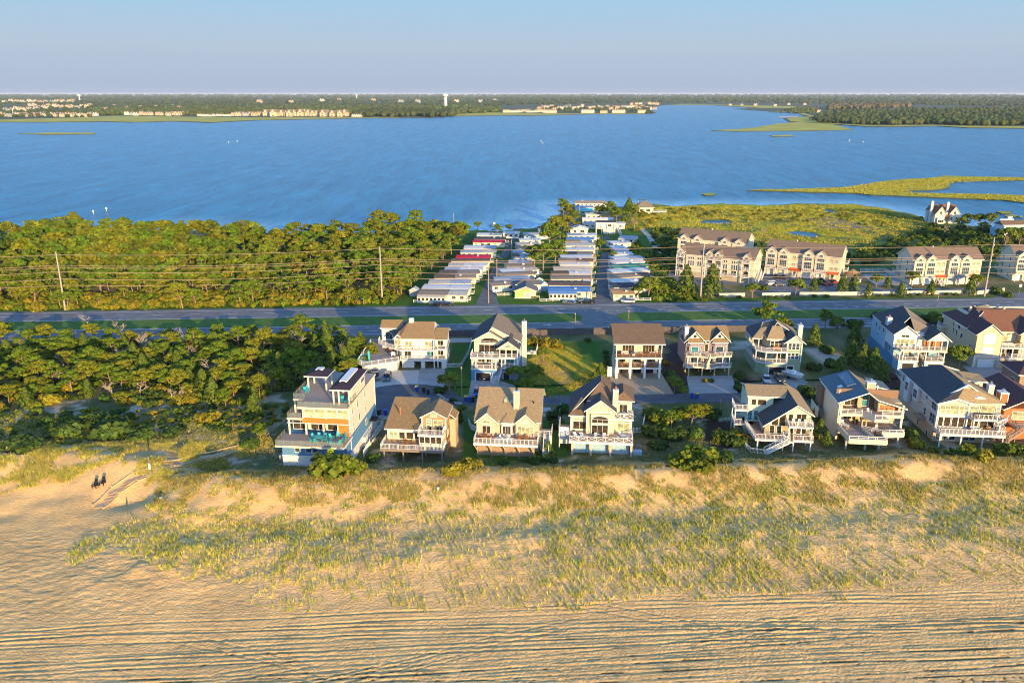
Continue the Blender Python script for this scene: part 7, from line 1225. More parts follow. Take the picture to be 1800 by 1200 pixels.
# bins
def bin_(px, py, c_, lid, label):
    x, y = G(px, py); r = empty('wheelie_bin', (x, y, .03), R(random.uniform(-12, 12)), label, 'bin'); MB().add([(-.3, -.33, 0), (.3, -.33, 0), (.3, .33, 0), (-.3, .33, 0), (-.38, -.42, 1.2), (.38, -.42, 1.2), (.38, .42, 1.2), (-.38, .42, 1.2)], [(0, 3, 2, 1), (4, 5, 6, 7), (0, 1, 5, 4), (1, 2, 6, 5), (2, 3, 7, 6), (3, 0, 4, 7)]).build('bin_body', c_, r); MB().box(-.42, .42, -.46, .5, 1.2, 1.32).build('lid', lid, r); MB().beam((-.34, .42, .14), (.34, .42, .14), .2).build('axle', 'rubber', r)
for a in ((733, 687, 'binblue', 'binyellow', 'blue bin with a yellow lid at the head of the cul-de-sac'), (745, 689, 'binblack', 'binblack', 'left black bin at the head of the cul-de-sac'), (753, 692.5, 'binblack', 'binblack', 'right black bin at the head of the cul-de-sac'), (666, 729, 'binblack', 'binblack', 'left dark bin behind the brown cottage'), (678, 729, 'binblue', 'binblue', 'right blue bin behind the brown cottage'), (819, 705, 'binblue', 'binyellow', 'blue bin with a yellow lid before the beige gabled house'), (826, 706, 'binblue', 'binblue', 'plain blue bin before the beige gabled house'), (832, 706.5, 'binblack', 'binblack', 'black bin before the beige gabled house'), (1216, 700, 'binblue', 'binblue', 'plain blue bin at the foot of the pale concrete drive'), (1225, 700, 'binblue', 'binyellow', 'blue bin with a yellow lid at the foot of the pale concrete drive')): bin_(*a)
# ================================================================ BEACH THINGS
def beach_things():
    m = MB(); m.beam((0, -.1, .42), (0, .55, .36), .56, .06); m.beam((0, .52, .36), (0, .95, 1.35), .56, .06)
    for x in (-.34, .34): m.box(x - .05, x + .05, -.15, .75, .6, .66).box(x - .05, x + .05, -.12, -.02, 0, .6).box(x - .05, x + .05, .6, .7, 0, .6)
    me = m.mesh('beach_chair', 'dark')
    for px, lb in ((166, 'left of two dark high-backed chairs facing the sea'), (180, 'right of two dark high-backed chairs facing the sea')):
        x, y, z = onland(px, 858); tag(link('beach_chair', me, None, (x, y, z), R(180 - 184), (1.05,) * 3), lb, 'chair')
    x, y, z = onland(173, 857); tag(link('side_table', MB().cyl(0, 0, .4, .46, .28, n=10).cyl(0, 0, 0, .4, .06).mesh('side_table', 'dark'), None, (x, y, z)), 'small dark table between the two beach chairs', 'table')
    x, y, z = onland(265.5, 835); r = empty('beach_sign', (x, y, z), 0, 'dark post with a white notice on the dune beside the boardwalk', 'sign'); MB().box(-.12, .12, -.1, .1, 0, 3.6).build('sign_post', 'piling', r); MB().box(-.2, .2, -.14, -.1, 1.0, 2.2).build('notice', 'trim', r)
    for px, py, lb in ((283, 878, 'small white bucket-like marker in the dune grass right of the boardwalk'), (770, 864, 'tiny white marker on the dune below the beige gabled house')):
        x, y, z = onland(px, py); tag(MB().cyl(x, y, z - .05, z + .5, .22, .28).build('dune_marker', 'trim'), lb, 'marker')
    pth = [onland(*p) for p in ((172, 893), (205, 872), (240, 850), (268, 832), (300, 817), (345, 806), (390, 797), (425, 787), (455, 770), (480, 750), (500, 733))]
    r = empty('boardwalk', pth[0], 0, 'sandy boardwalk with low timber sides crossing the dune to the beach', 'boardwalk'); o = Vector(pth[0]); pm = MB().box(-.9, .9, -.13, .13, -.04, .03).mesh('plank', 'boardwalk'); em = MB(); P = [Vector(p) for p in pth]
    for i in range(len(P) - 1):
        a, b = P[i] - o, P[i + 1] - o; d = b - a; side = Vector((-d.y, d.x, 0)).normalized(); n = int(d.length / .3); ang = math.atan2(d.y, d.x) - math.pi / 2
        for k in range(n):
            if i < 7 or k % 2 == 0:
                q = a.lerp(b, k / n); link('plank', pm, r, (q.x, q.y, hz(q.x + o.x, q.y + o.y) - o.z + .12), ang)
        for s_ in (-1, 1):
            n2 = max(1, int(d.length / 2.2))
            for k in range(n2):
                p0, p1 = a.lerp(b, k / n2) + side * s_ * 1.1, a.lerp(b, (k + 1) / n2) + side * s_ * 1.1
                p0.z = hz(p0.x + o.x, p0.y + o.y) - o.z; p1.z = hz(p1.x + o.x, p1.y + o.y) - o.z; u = Vector((0, 0, 1)); em.beam(p0 + u * .18, p1 + u * .18, .1, .28); em.beam(p0 - u * .3, p0 + u * (.55 if i < 5 else .4), .1)
    em.build('side_boards', 'boardwalk', r)
    # sand fence remains along the toe of the dune
    for l_, P_ in (('grey sand fence along the trough of the dune at left', [(228, 905), (236, 918), (290, 906), (360, 912), (430, 921), (520, 930)]), ('grey sand fence beside the foot of the boardwalk', [(222, 880), (224, 908)])):
        r = empty('sand_fence', (0, 0, 0), 0, l_, 'fence'); m = MB(); Q = [onland(*p) for p in P_]
        for a, b in zip(Q, Q[1:]):
            a, b = Vector(a), Vector(b); n = int((b - a).length / .35)
            for k in range(n):
                p = a.lerp(b, k / n); z = hz(p.x, p.y); m.beam((p.x, p.y, z - .2), (p.x + random.uniform(-.05, .05), p.y, z + random.uniform(.35, .8)), .05)
        o2 = m.build('slats', 'piling', r); o2['kind'] = 'stuff'
beach_things()
# stones round the shrub bed by the cul-de-sac
def stones():
    r = empty('stone_edging', (0, 0, 0), 0, 'row of pale stones edging the shrub bed beside the cul-de-sac', 'stones'); ms = []
    for k in range(4):
        bm = bmesh.new(); bmesh.ops.create_icosphere(bm, subdivisions=1, radius=.42)
        for v in bm.verts: v.co *= random.uniform(.75, 1.2); v.co.z *= .6
        me = bpy.data.meshes.new('stone'); bm.to_mesh(me); bm.free(); me.materials.append(M['rock']); ms.append(me)
    E_ = [(770, 694), (776, 699), (786, 704), (800, 709), (812, 711)]
    for (a, b) in zip(E_, E_[1:]):
        for k in range(9):
            t_ = k / 9; x, y = G(a[0] + (b[0] - a[0]) * t_ + random.uniform(-.8, .8), a[1] + (b[1] - a[1]) * t_ + random.uniform(-1.6, .6)); link('stone', random.choice(ms), r, (x, y, .12), random.uniform(0, 6))
stones()
# ================================================================ FAR SHORE TOWN
def far_town():
    def hm(w_, d, e, rdg, wm, rm, n=1):
        m = MB(); m.box(0, w_, 0, d, 0, e, 0)
        m.extr([(0, e), (d, e), (d / 2, rdg)], 0, w_, 'x', 1)
        for k in range(n): x = (k + .5) * w_ / n; q = w_ / n * .3; m.extr([(x - q, e - .2), (x + q, e - .2), (x, rdg - .3)], -.4, d / 2, 'y', 0); m.box(x - q * .6, x + q * .6, -.45, -.3, 1, 2.6, 2).box(x - q * .6, x + q * .6, -.45, -.3, e - 2.4, e - .9, 2)
        return m.mesh('far_house', [wm, rm, 'glassblue'])
    small = [hm(14, 10, 6.5, 10.5, wm, rm, 2) for wm, rm in (('w_greige', 'r_taupe'), ('w_stucco', 'r_weather'), ('w_beige', 'r_grey'), ('w_greywall', 'r_grey'), ('w_offwhite', 'r_taupe'), ('w_tan', 'r_brown'))]
    longs = [hm(50, 14, 10, 15, 'w_greige', 'r_taupe', 6), hm(36, 14, 10, 15, 'w_stucco', 'r_weather', 4), hm(40, 13, 7, 11, 'w_offwhite', 'r_taupe', 5)]
    gables = hm(13, 16, 9, 16, 'w_stucco', 'r_weather', 1)
    rr = random.Random(19)
    def place(px, py, me, lb, grp, s=1.0, z=.3):
        x, y = G(px, py, z); o = link('far_house', me, None, (x, y, z), R(rr.uniform(-14, 14)), (s,) * 3); tag(o, lb, 'house', grp)
    def row(x0, x1, n, y0, y1, ms, lb, grp, s=1.0):
        for k in range(n): place(x0 + (x1 - x0) * (k + rr.uniform(.2, .8)) / n, rr.uniform(y0, y1), rr.choice(ms), lb, grp, s * rr.uniform(.9, 1.15))
    row(-30, 165, 40, 203, 206, small, 'pale house in the waterfront row of the town at far left', 'waterfront town at far left', 1.05); row(0, 60, 9, 192, 198, small, 'pale house in the upper left of the far town', 'inland houses at far left', 1.5)
    row(45, 160, 14, 186, 192, small, 'pale house in the second rank of the town at far left', 'second rank at far left', 1.6); row(0, 130, 13, 180, 182.5, small, 'pale house in the back rank of the town at far left', 'back rank at far left', 2.6)
    row(215, 320, 12, 202.3, 203.8, small, 'pale house half hidden by the left shore pines', 'houses among the left shore pines', 1.1); row(342, 400, 9, 203.5, 205, longs[2:], 'long pale row house on the left shore', 'row houses on the left shore', .62)
    row(400, 455, 7, 203.4, 204.6, small, 'pale house on the marsh edge left of the gabled row', 'marsh edge houses', 1.2); row(460, 606, 18, 204.0, 205.4, [gables], 'steep gabled cream house in the long shore row', 'steep gabled shore row', 1.25)
    place(618, 205.6, longs[2], 'low white clubhouse at the right end of the gabled row', None, .8); place(735, 203.2, small[4], 'tiny white boathouse by the dark shore trees', None, .7)
    row(882, 950, 9, 197.4, 198.4, [longs[2], longs[1]], 'cream row house on the central shore', 'central shore row houses', .8)
    for px, s_, lb in ((955, 1, 'first long apartment block on the central shore'), (1022, 1, 'second long apartment block on the central shore'), (1055, .75, 'short apartment block on the central shore'), (1076, 1, 'third long apartment block on the central shore'), (1121, .9, 'apartment block at the tip of the central shore')): place(px, 199.2, longs[0 if s_ == 1 else 1], lb, None, s_)
    row(940, 1150, 30, 188.5, 195.5, small, 'pale house behind the apartment blocks of the central shore', 'houses behind the apartment blocks', 1.4); row(1105, 1158, 7, 183.8, 184.6, small, 'pale house on the low spit right of the far town', 'houses on the far spit', 1.7)
    row(440, 900, 10, 178, 183, small, 'pale house showing among the distant woods', 'houses in the distant woods', 2.6); row(165, 330, 7, 188, 196, small, 'pale house in the left shore woods', 'houses in the left shore woods', 1.3); row(1270, 1420, 6, 184.5, 187, small, 'pale house at the head of the creek', 'houses at the creek head', 1.3)
    place(1436, 198.5, small[5], 'red roofed house at the creek landing on the right', None, 1.2)
    # water towers
    def tower(px, py, wpx, label, kind):
        x, y = G(px, py, .3); D = math.hypot(x, y); s_ = wpx * D / FPX; r = empty('water_tower', (x, y, .3), 0, label, 'water tower')
        if kind == 'fluted': MB().cyl(0, 0, 0, s_ * 1.75, s_ * .27, s_ * .27, 16).build('stem', 'trim', r); MB().cyl(0, 0, s_ * 1.75, s_ * 1.95, s_ * .27, s_ * .5, 16).cyl(0, 0, s_ * 1.95, s_ * 2.25, s_ * .5, s_ * .5, 16).cyl(0, 0, s_ * 2.25, s_ * 2.36, s_ * .5, s_ * .1, 16).build('tank', 'trim', r)
        else:
            MB().cyl(0, 0, 0, s_ * 1.3, s_ * .22, s_ * .13, 12).build('stem', 'trim', r); m = MB(); pr = ((1.25, .14), (1.38, .42), (1.5, .5), (1.62, .46), (1.75, .22), (1.8, .02))
            for a, b in zip(pr, pr[1:]): m.cyl(0, 0, s_ * a[0], s_ * b[0], s_ * a[1], s_ * b[1], 14)
            m.build('tank', 'trim', r)
    tower(783.5, 189, 9.5, 'broad cream water tower above the central far shore', 'fluted'); tower(140.5, 179, 6, 'white mushroom shaped water tower at far left', 'm'); tower(627, 175, 4.4, 'small white water tower in the distant woods', 'm')
    for px, py, h_, lb in ((614, 166.8, 22, 'very thin radio mast on the horizon'), (737, 174, 7, 'grey lattice mast in the distant woods')):
        x, y = G(px, py, 0); D = min(math.hypot(x, y), 14000); q = D / math.hypot(x, y); x *= q; y *= q; k = D / FPX; tag(MB().cyl(x, y, 0, (py - 165 + h_) * k * .55 + 20, .45 * k, .3 * k, 5).build('radio_mast', 'metal'), lb, 'mast')
    # channel markers
    for px, py, lb in ((164.5, 376, 'left of two white channel markers near the left wood'), (187.5, 371, 'right of two white channel markers near the left wood'), (402, 252, 'left of two channel markers in the middle of the bay'), (417, 250, 'right of two channel markers in the middle of the bay'), (951, 250, 'left of two channel markers below the central town'), (954, 253, 'right of two channel markers below the central town'), (1493, 249, 'left of two channel markers off the right shore'), (1517, 251.5, 'right of two channel markers off the right shore'), (1023.5, 358, 'white marker on the bay behind the long white building')):
        x, y = G(px, py, -.7); D = math.hypot(x, y); s_ = max(.8, D / 1500); r = empty('channel_marker', (x, y, -.75), 0, lb, 'marker'); MB().cyl(0, 0, -.5, 2.6 * s_, .18 * s_, .15 * s_).build('pile', 'trim', r); MB().box(-.6 * s_, .6 * s_, -.1, .1, 1.6 * s_, 2.9 * s_).build('board', 'trim', r)
    x, y = G(1386, 206, -.2); tag(MB().box(x - 30, x + 30, y - 2, y + 2, -1, .8).build('pier', 'deckgrey'), 'low pier at the creek landing on the right', 'pier')
far_town()
# ================================================================ VEGETATION
def leaf_quads(C_, Nn, size, rng, col, cvar=.25, aspect=1.0):
    n = len(C_); d = rng.normal(size=(n, 3)); Nn = Nn / (np.linalg.norm(Nn, axis=1, keepdims=True) + 1e-6)
    a = np.cross(Nn, d); a /= np.linalg.norm(a, axis=1, keepdims=True) + 1e-6; b = np.cross(Nn, a)
    s = (size * rng.uniform(.6, 1.3, (n, 1))); V = np.stack([C_ - a * s, C_ - b * s * aspect, C_ + a * s, C_ + b * s * aspect], 1).reshape(-1, 3)
    F = np.arange(n * 4).reshape(n, 4); k = 1 + rng.uniform(-cvar, cvar, (n, 1)); hue = rng.uniform(-.12, .12, (n, 1))
    c = np.asarray(col)[None] * k * np.concatenate([1 + hue, np.ones((n, 1)), 1 - hue], 1)
    return V, F, np.repeat(c, 4, 0)
def clump_pts(cx, cy, cz, rx, rz, n, rng, bottom=-.25):
    d = rng.normal(size=(n, 3)); d /= np.linalg.norm(d, axis=1, keepdims=True); d[:, 2] = np.where(d[:, 2] < bottom, -d[:, 2] * .6, d[:, 2])
    r = rng.uniform(.72, 1.06, (n, 1)); P = d * r * np.array([rx, rx, rz]) + np.array([cx, cy, cz]); Nn = d / np.array([rx, rx, rz]); Nn = Nn / np.linalg.norm(Nn, axis=1, keepdims=True) + rng.normal(size=(n, 3)) * .45
    return P, Nn
def cat3(L): V, F, c = [], [], []; b = 0
def merge(L):
    V, F, c = [], [], []; b = 0
    for v, f, k in L: V.append(v); F.append(f + b); c.append(k); b += len(v)
    return np.concatenate(V), np.concatenate(F), np.concatenate(c)
PINE = (.11, .165, .010); PINEO = (.165, .175, .012); CEDAR = (.085, .125, .014); BROAD = (.12, .16, .014); SHR = (.13, .16, .012); DARKS = (.06, .10, .016)
def make_pine(seed, H=8.0, R_=3.6, nl=11, col=PINE, per=120, leaf=.26, top=.9, spread=1.0):
    rng = np.random.default_rng(seed); L = []; t = MB(); tx = rng.uniform(-.7, .7, 2)
    pts = [Vector((0, 0, -.4)), Vector((tx[0] * .3, tx[1] * .3, H * .35)), Vector((tx[0], tx[1], H * .65)), Vector((tx[0] * 1.2, tx[1] * .9, H * .9))]
    for k, (a, b) in enumerate(zip(pts, pts[1:])): t.beam(a, b, .30 - .07 * k)
    for k in range(nl):
        f = (k + .5) / nl; z0 = H * (.36 + .50 * f); ang = k * 2.4 + rng.uniform(-.4, .4); rr = R_ * (1.0 - .62 * f ** 1.5) * rng.uniform(.6, 1.0) * spread; z1 = H * (.55 + .42 * f) * rng.uniform(.94, 1.04)
        bx, by = pts[1].lerp(pts[3], f).xy; ex, ey = bx + rr * math.cos(ang), by + rr * math.sin(ang)
        t.beam((bx, by, z0 * .94), ((bx + ex) / 2, (by + ey) / 2, (z0 + z1) / 2 - .15), .13); t.beam(((bx + ex) / 2, (by + ey) / 2, (z0 + z1) / 2 - .15), (ex, ey, z1 - .1), .09)
        for j in range(3):
            ox, oy = rng.normal(size=2) * .75 if j else (0, 0); rx = rng.uniform(.75, 1.35) * R_ / 3.6; rz = rx * rng.uniform(.38, .6)
            P, Nn = clump_pts(ex + ox, ey + oy, z1 + rng.uniform(-.3, .35), rx, rz, per // (1 if j == 0 else 2), rng); L.append(leaf_quads(P, Nn, leaf, rng, np.array(col) * rng.uniform(.72, 1.25), .28))
    for j in range(3):
        P, Nn = clump_pts(pts[3].x + rng.normal() * .6, pts[3].y + rng.normal() * .6, H * rng.uniform(.88, 1.0), 1.2 * R_ / 3.6, .65 * R_ / 3.6, per, rng); L.append(leaf_quads(P, Nn, leaf, rng, np.array(col) * rng.uniform(.9, 1.2), .28))
    V, F, c = merge(L); return t.mesh('trunk', 'bark'), npmesh('crown', V, F, 'leaf', c)
def make_bare(seed, H=6.0):
    rng = np.random.default_rng(seed); t = MB()
    def br(p, d, L_, r, lv):
        q = p + d * L_; t.beam(p, q, r)
        if lv == 0: return
        for _ in range(3 if lv > 1 else 4):
            nd = (d + Vector(rng.normal(size=3)) * .55); nd.z = abs(nd.z) * .8 + .1; br(p.lerp(q, rng.uniform(.5, 1)), nd.normalized(), L_ * rng.uniform(.55, .8), r * .6, lv - 1)
    br(Vector((0, 0, -.3)), Vector((0, 0, 1)), H * .38, .2, 4); return t.mesh('branches', 'deadbark')
def make_cedar(seed, H=5.5, R_=1.9, col=CEDAR, per=620, leaf=.27):
    rng = np.random.default_rng(seed); n = per; f = rng.uniform(0, 1, n) ** .8; a = rng.uniform(0, 2 * math.pi, n); lob = 1 + .28 * np.sin(a * 5 + f * 9) + .15 * rng.normal(size=n); r = R_ * (1 - f) ** .75 * lob + .1
    P = np.stack([r * np.cos(a), r * np.sin(a), .3 + f * H], 1); Nn = np.stack([np.cos(a), np.sin(a), np.full(n, .6)], 1) + rng.normal(size=(n, 3)) * .4; V, F, c = leaf_quads(P, Nn, leaf, rng, col, .35); return MB().cyl(0, 0, -.3, H * .8, .16, .05, 6).mesh('trunk', 'bark'), npmesh('crown', V, F, 'leaf', c)
def make_round(seed, H=6.0, R_=3.0, col=BROAD, nc=14, per=110, leaf=.28, low=.35):
    rng = np.random.default_rng(seed); L = []; t = MB().cyl(0, 0, -.3, H * .55, .2, .13, 7)
    for k in range(nc):
        d = rng.normal(size=3); d /= np.linalg.norm(d); d[2] = abs(d[2]) * .9 - .2; q = rng.uniform(.5, .8); cx, cy, cz = d[0] * R_ * q, d[1] * R_ * q, H * (low + (1 - low) * .5) + d[2] * H * .38
        rx = R_ * rng.uniform(.3, .48); P, Nn = clump_pts(cx, cy, cz, rx, rx * .75, per, rng); L.append(leaf_quads(P, Nn, leaf, rng, np.array(col) * rng.uniform(.75, 1.25), .3)); t.beam((0, 0, H * .35), (cx, cy, cz), .08)
    V, F, c = merge(L); return t.mesh('trunk', 'bark'), npmesh('crown', V, F, 'leaf', c)
def make_shrub(seed, R_=1.4, Hh=1.2, col=SHR, nc=9, per=70, leaf=.2):
    rng = np.random.default_rng(seed); L = []
    for k in range(nc):
        a = rng.uniform(0, 6.3); q = rng.uniform(0, .75) * R_; rx = R_ * rng.uniform(.35, .5); P, Nn = clump_pts(q * math.cos(a), q * math.sin(a), Hh * .42, rx, Hh * rng.uniform(.42, .62), per, rng, -.6); L.append(leaf_quads(P, Nn, leaf, rng, np.array(col) * rng.uniform(.75, 1.25), .3))
    V, F, c = merge(L); return npmesh('shrub', V, F, 'leaf', c)
PV = [make_pine(100 + k, H=7.6 + .5 * (k % 3), R_=3.3 + .25 * (k % 4), col=(PINE if k % 3 else PINEO), nl=9 + k % 4) for k in range(8)]
BV = [make_bare(200 + k) for k in range(3)]; CV = [make_cedar(300 + k) for k in range(3)]; RV = [make_round(400 + k) for k in range(4)]
SV = [make_shrub(500 + k, col=c_) for k, c_ in enumerate((SHR, SHR, DARKS, DARKS))]; SV2 = [make_shrub(520 + k, 1.5, 1.3, (.22, .19, .015)) for k in range(2)]
def inst(kind, var, x, y, z, s, rz, name, label, cat, group=None, sz=None):
    if kind == 'shrub' or kind == 'bare':
        o = link(name, var, None, (x, y, z), rz, (s, s, s * (sz or 1))); return tag(o, label, cat, group)
    r = empty(name, (x, y, z), rz, label, cat, group); r.scale = (s, s, s * (sz or 1)); link('trunk', var[0], r); link('crown', var[1], r); return r
TR = random.Random(77)
def scatter(poly, n, dmin, seed, rej=None):
    rng = np.random.default_rng(seed); P = np.array(poly); lo, hi = P.min(0), P.max(0); pts = []; cell = {}
    for _ in range(n * 60):
        if len(pts) >= n: break
        q = rng.uniform(lo, hi)
        if not inpoly(np.array([q[0]]), np.array([q[1]]), poly)[0]: continue
        if rej and rej(q): continue
        k = (int(q[0] // dmin), int(q[1] // dmin)); ok = True
        for i in (-1, 0, 1):
            for j in (-1, 0, 1):
                for p in cell.get((k[0] + i, k[1] + j), ()):
                    if (p[0] - q[0]) ** 2 + (p[1] - q[1]) ** 2 < dmin * dmin: ok = False
        if ok: cell.setdefault(k, []).append(q); pts.append((float(q[0]), float(q[1])))
    return pts
# the wood in front of the highway
FW = PP([(-130, 735), (-100, 606), (60, 604), (330, 600), (440, 596), (560, 590), (640, 612), (655, 640), (640, 672), (600, 684), (520, 680), (440, 706), (400, 716), (330, 712), (250, 720), (150, 700), (60, 725)], 0)
pts = scatter(FW, 240, 3.3, 1); pts.sort(key=lambda p: p[1])
for x, y in pts:
    u, v = UV(x, y); z = hz(x, y); q = TR.random()
    right = x > -62
    if q < .12: inst('bare', TR.choice(BV), x, y, z, TR.uniform(.8, 1.25), TR.uniform(0, 6), 'bare_tree', 'bare silvery tree standing among the pines in front of the highway', 'tree', 'bare trees in the near wood')
    elif q < .22 and not right: inst('shrub', TR.choice(SV2), x, y, z, TR.uniform(1.2, 2.2), TR.uniform(0, 6), 'golden_shrub', 'golden bayberry between the pines of the near wood', 'shrub', 'golden shrubs in the near wood')
    elif q < (.5 if right else .32): inst('tree', TR.choice(CV), x, y, z, TR.uniform(.75, 1.25), TR.uniform(0, 6), 'cedar_tree', 'dark green cedar in the wood in front of the highway', 'tree', 'cedars in the near wood')
    else: inst('tree', TR.choice(PV), x, y, z, TR.uniform(.5, .92), TR.uniform(0, 6), 'pine_tree', 'golden green pine in the wood in front of the highway', 'tree', 'pines in the near wood', TR.uniform(.7, 1.1))
# the wood behind the highway: nearest trees are things, the rest one mass
BW = PP([(-120, 545), (-120, 423), (0, 420), (130, 412), (300, 414), (520, 420), (640, 416), (700, 416), (790, 413), (815, 425), (790, 458), (765, 470), (735, 500), (712, 520), (700, 534), (400, 541), (150, 546)], 0)
pts = scatter(BW, 760, 4.1, 2); pts.sort(key=lambda p: UV(*p)[1]); near = pts[:75] + [p for p in pts[75:] if p[0] > -50 and p[1] > 262][:40]; rest = [p for p in pts if p not in near]
for x, y in near:
    q = TR.random(); z = hz(x, y)
    if x < -55 and UV(x, y)[1] < 288 and q < .55: inst('shrub', TR.choice(SV2), x, y, z, TR.uniform(1.3, 2.2), TR.uniform(0, 6), 'roadside_shrub', 'yellow green shrub on the edge of the wood behind the highway', 'shrub', 'roadside shrubs of the far wood')
    else: inst('tree', TR.choice(PV), x, y, z, TR.uniform(.6, 1.2), TR.uniform(0, 6), 'pine_tree', 'golden green pine on the edge of the wood behind the highway', 'tree', 'pines on the edge of the far wood')
def mesh_arrays(me):
    V = np.empty(len(me.vertices) * 3, np.float32); me.vertices.foreach_get('co', V); F = np.empty(len(me.loops), np.int32); me.loops.foreach_get('vertex_index', F)
    c = np.empty(len(me.vertices) * 4, np.float32); me.color_attributes['Col'].data.foreach_get('color', c); return V.reshape(-1, 3), F.reshape(-1, 4), c.reshape(-1, 4)[:, :3]
LOW = []
for k in range(5): LOW.append(mesh_arrays(make_pine(600 + k, H=8.4, R_=3.9, nl=8, col=(PINE if k % 2 else PINEO), per=52, leaf=.42)[1]))
SH = mesh_arrays(make_shrub(700, 1.7, 1.5, SHR, 6, 34, .34)); SHD = mesh_arrays(make_shrub(701, 1.7, 1.3, DARKS, 6, 34, .34))
SHG = mesh_arrays(make_shrub(702, 1.7, 1.3, (.22, .19, .015), 6, 34, .34))
def mass(name, label, pts, src, smin, smax, seed, hscale=1.0, tint=.2, mt='leaf'):
    rng = np.random.default_rng(seed); Vs, Fs, cs = [], [], []; b = 0
    zs = hgt(np.array([p[0] for p in pts]), np.array([p[1] for p in pts]))
    for (x, y), z in zip(pts, zs):
        V, F, c = src[rng.integers(len(src))]; a = rng.uniform(0, 6.3); s = rng.uniform(smin, smax); ca, sa = math.cos(a) * s, math.sin(a) * s
        Vs.append(np.stack([V[:, 0] * ca - V[:, 1] * sa + x, V[:, 0] * sa + V[:, 1] * ca + y, V[:, 2] * s * hscale + z], 1)); Fs.append(F + b); cs.append(c * rng.uniform(1 - 1.6 * tint, 1 + tint) * np.array([1 + rng.uniform(-.2, .12), 1, 1])); b += len(V)
    return tag(link(name, npmesh(name, np.concatenate(Vs), np.concatenate(Fs), mt, np.concatenate(cs))), label, kind='stuff')
mass('pine_wood', 'dense golden green pine wood between the highway and the bay', rest, LOW, .62, 1.15, 3)
tr = MB()
for x, y in rest[:420]: tr.beam((x, y, 0), (x + TR.uniform(-.8, .8), y + TR.uniform(-.8, .8), 6.5), .28)
tag(tr.build('pine_trunks', 'bark'), 'trunks of the dense pine wood', kind='stuff')
mass('undergrowth', 'low dark undergrowth beneath the wood in front of the highway', scatter(FW, 620, 1.5, 4), [SH, SHG, SHD], .55, 1.15, 5)
mass('roadside_thicket', 'reeds and low thicket between the highway and the far wood', scatter(PP([(-120, 547), (-120, 520), (150, 520), (400, 515), (690, 512), (700, 534), (400, 541)]), 420, 1.8, 6), [SH, SHG], .8, 1.5, 7)
# marsh scrub
mass('marsh_scrub', 'dark scrub behind the townhouses', scatter(PP([(1140, 478), (1150, 405), (1195, 402), (1240, 412), (1340, 434), (1500, 446), (1640, 400), (1800, 410), (1900, 420), (1900, 455), (1560, 456), (1500, 470), (1340, 444), (1200, 480)]), 380, 3.2, 8), [SHD, SHD, SH], .9, 1.8, 9)
mass('marsh_scrub', 'golden scrub along the bay side of the marsh', scatter(PP([(1100, 412), (1112, 370), (1220, 366), (1300, 372), (1420, 366), (1560, 376), (1620, 384), (1540, 400), (1480, 392), (1330, 388), (1230, 384), (1150, 400)]), 170, 3.6, 10), [SHG], .5, 1.1, 11, 1.0, .3)
mass('reeds', 'pale reeds beside the right lane and the sandy track', scatter(PP([(1100, 430), (1120, 425), (1180, 500), (1240, 530), (1150, 530), (1140, 480)]), 120, 2.0, 12), [SH], .8, 1.4, 13)
# named trees and shrubs, one by one: pixel of the foot, kind, size, label
def T_(px, py, kind, s, label, sz=None):
    x, y, z = onland(px, py); rz = TR.uniform(0, 6)
    if kind == 'pine': inst('tree', TR.choice(PV), x, y, z, s, rz, 'pine_tree', label, 'tree', None, sz)
    elif kind == 'cedar': inst('tree', TR.choice(CV), x, y, z, s, rz, 'cedar_tree', label, 'tree', None, sz)
    elif kind == 'round': inst('tree', TR.choice(RV), x, y, z, s, rz, 'leafy_tree', label, 'tree', None, sz)
    elif kind == 'bare': inst('bare', TR.choice(BV), x, y, z, s, rz, 'bare_tree', label, 'tree', None, sz)
    elif kind == 'gold': inst('shrub', TR.choice(SV2), x, y, z, s, rz, 'shrub', label, 'shrub', None, sz)
    elif kind == 'dark': inst('shrub', SV[2 + TR.randrange(2)], x, y, z, s, rz, 'shrub', label, 'shrub', None, sz)
    else: inst('shrub', SV[TR.randrange(2)], x, y, z, s, rz, 'shrub', label, 'shrub', None, sz)
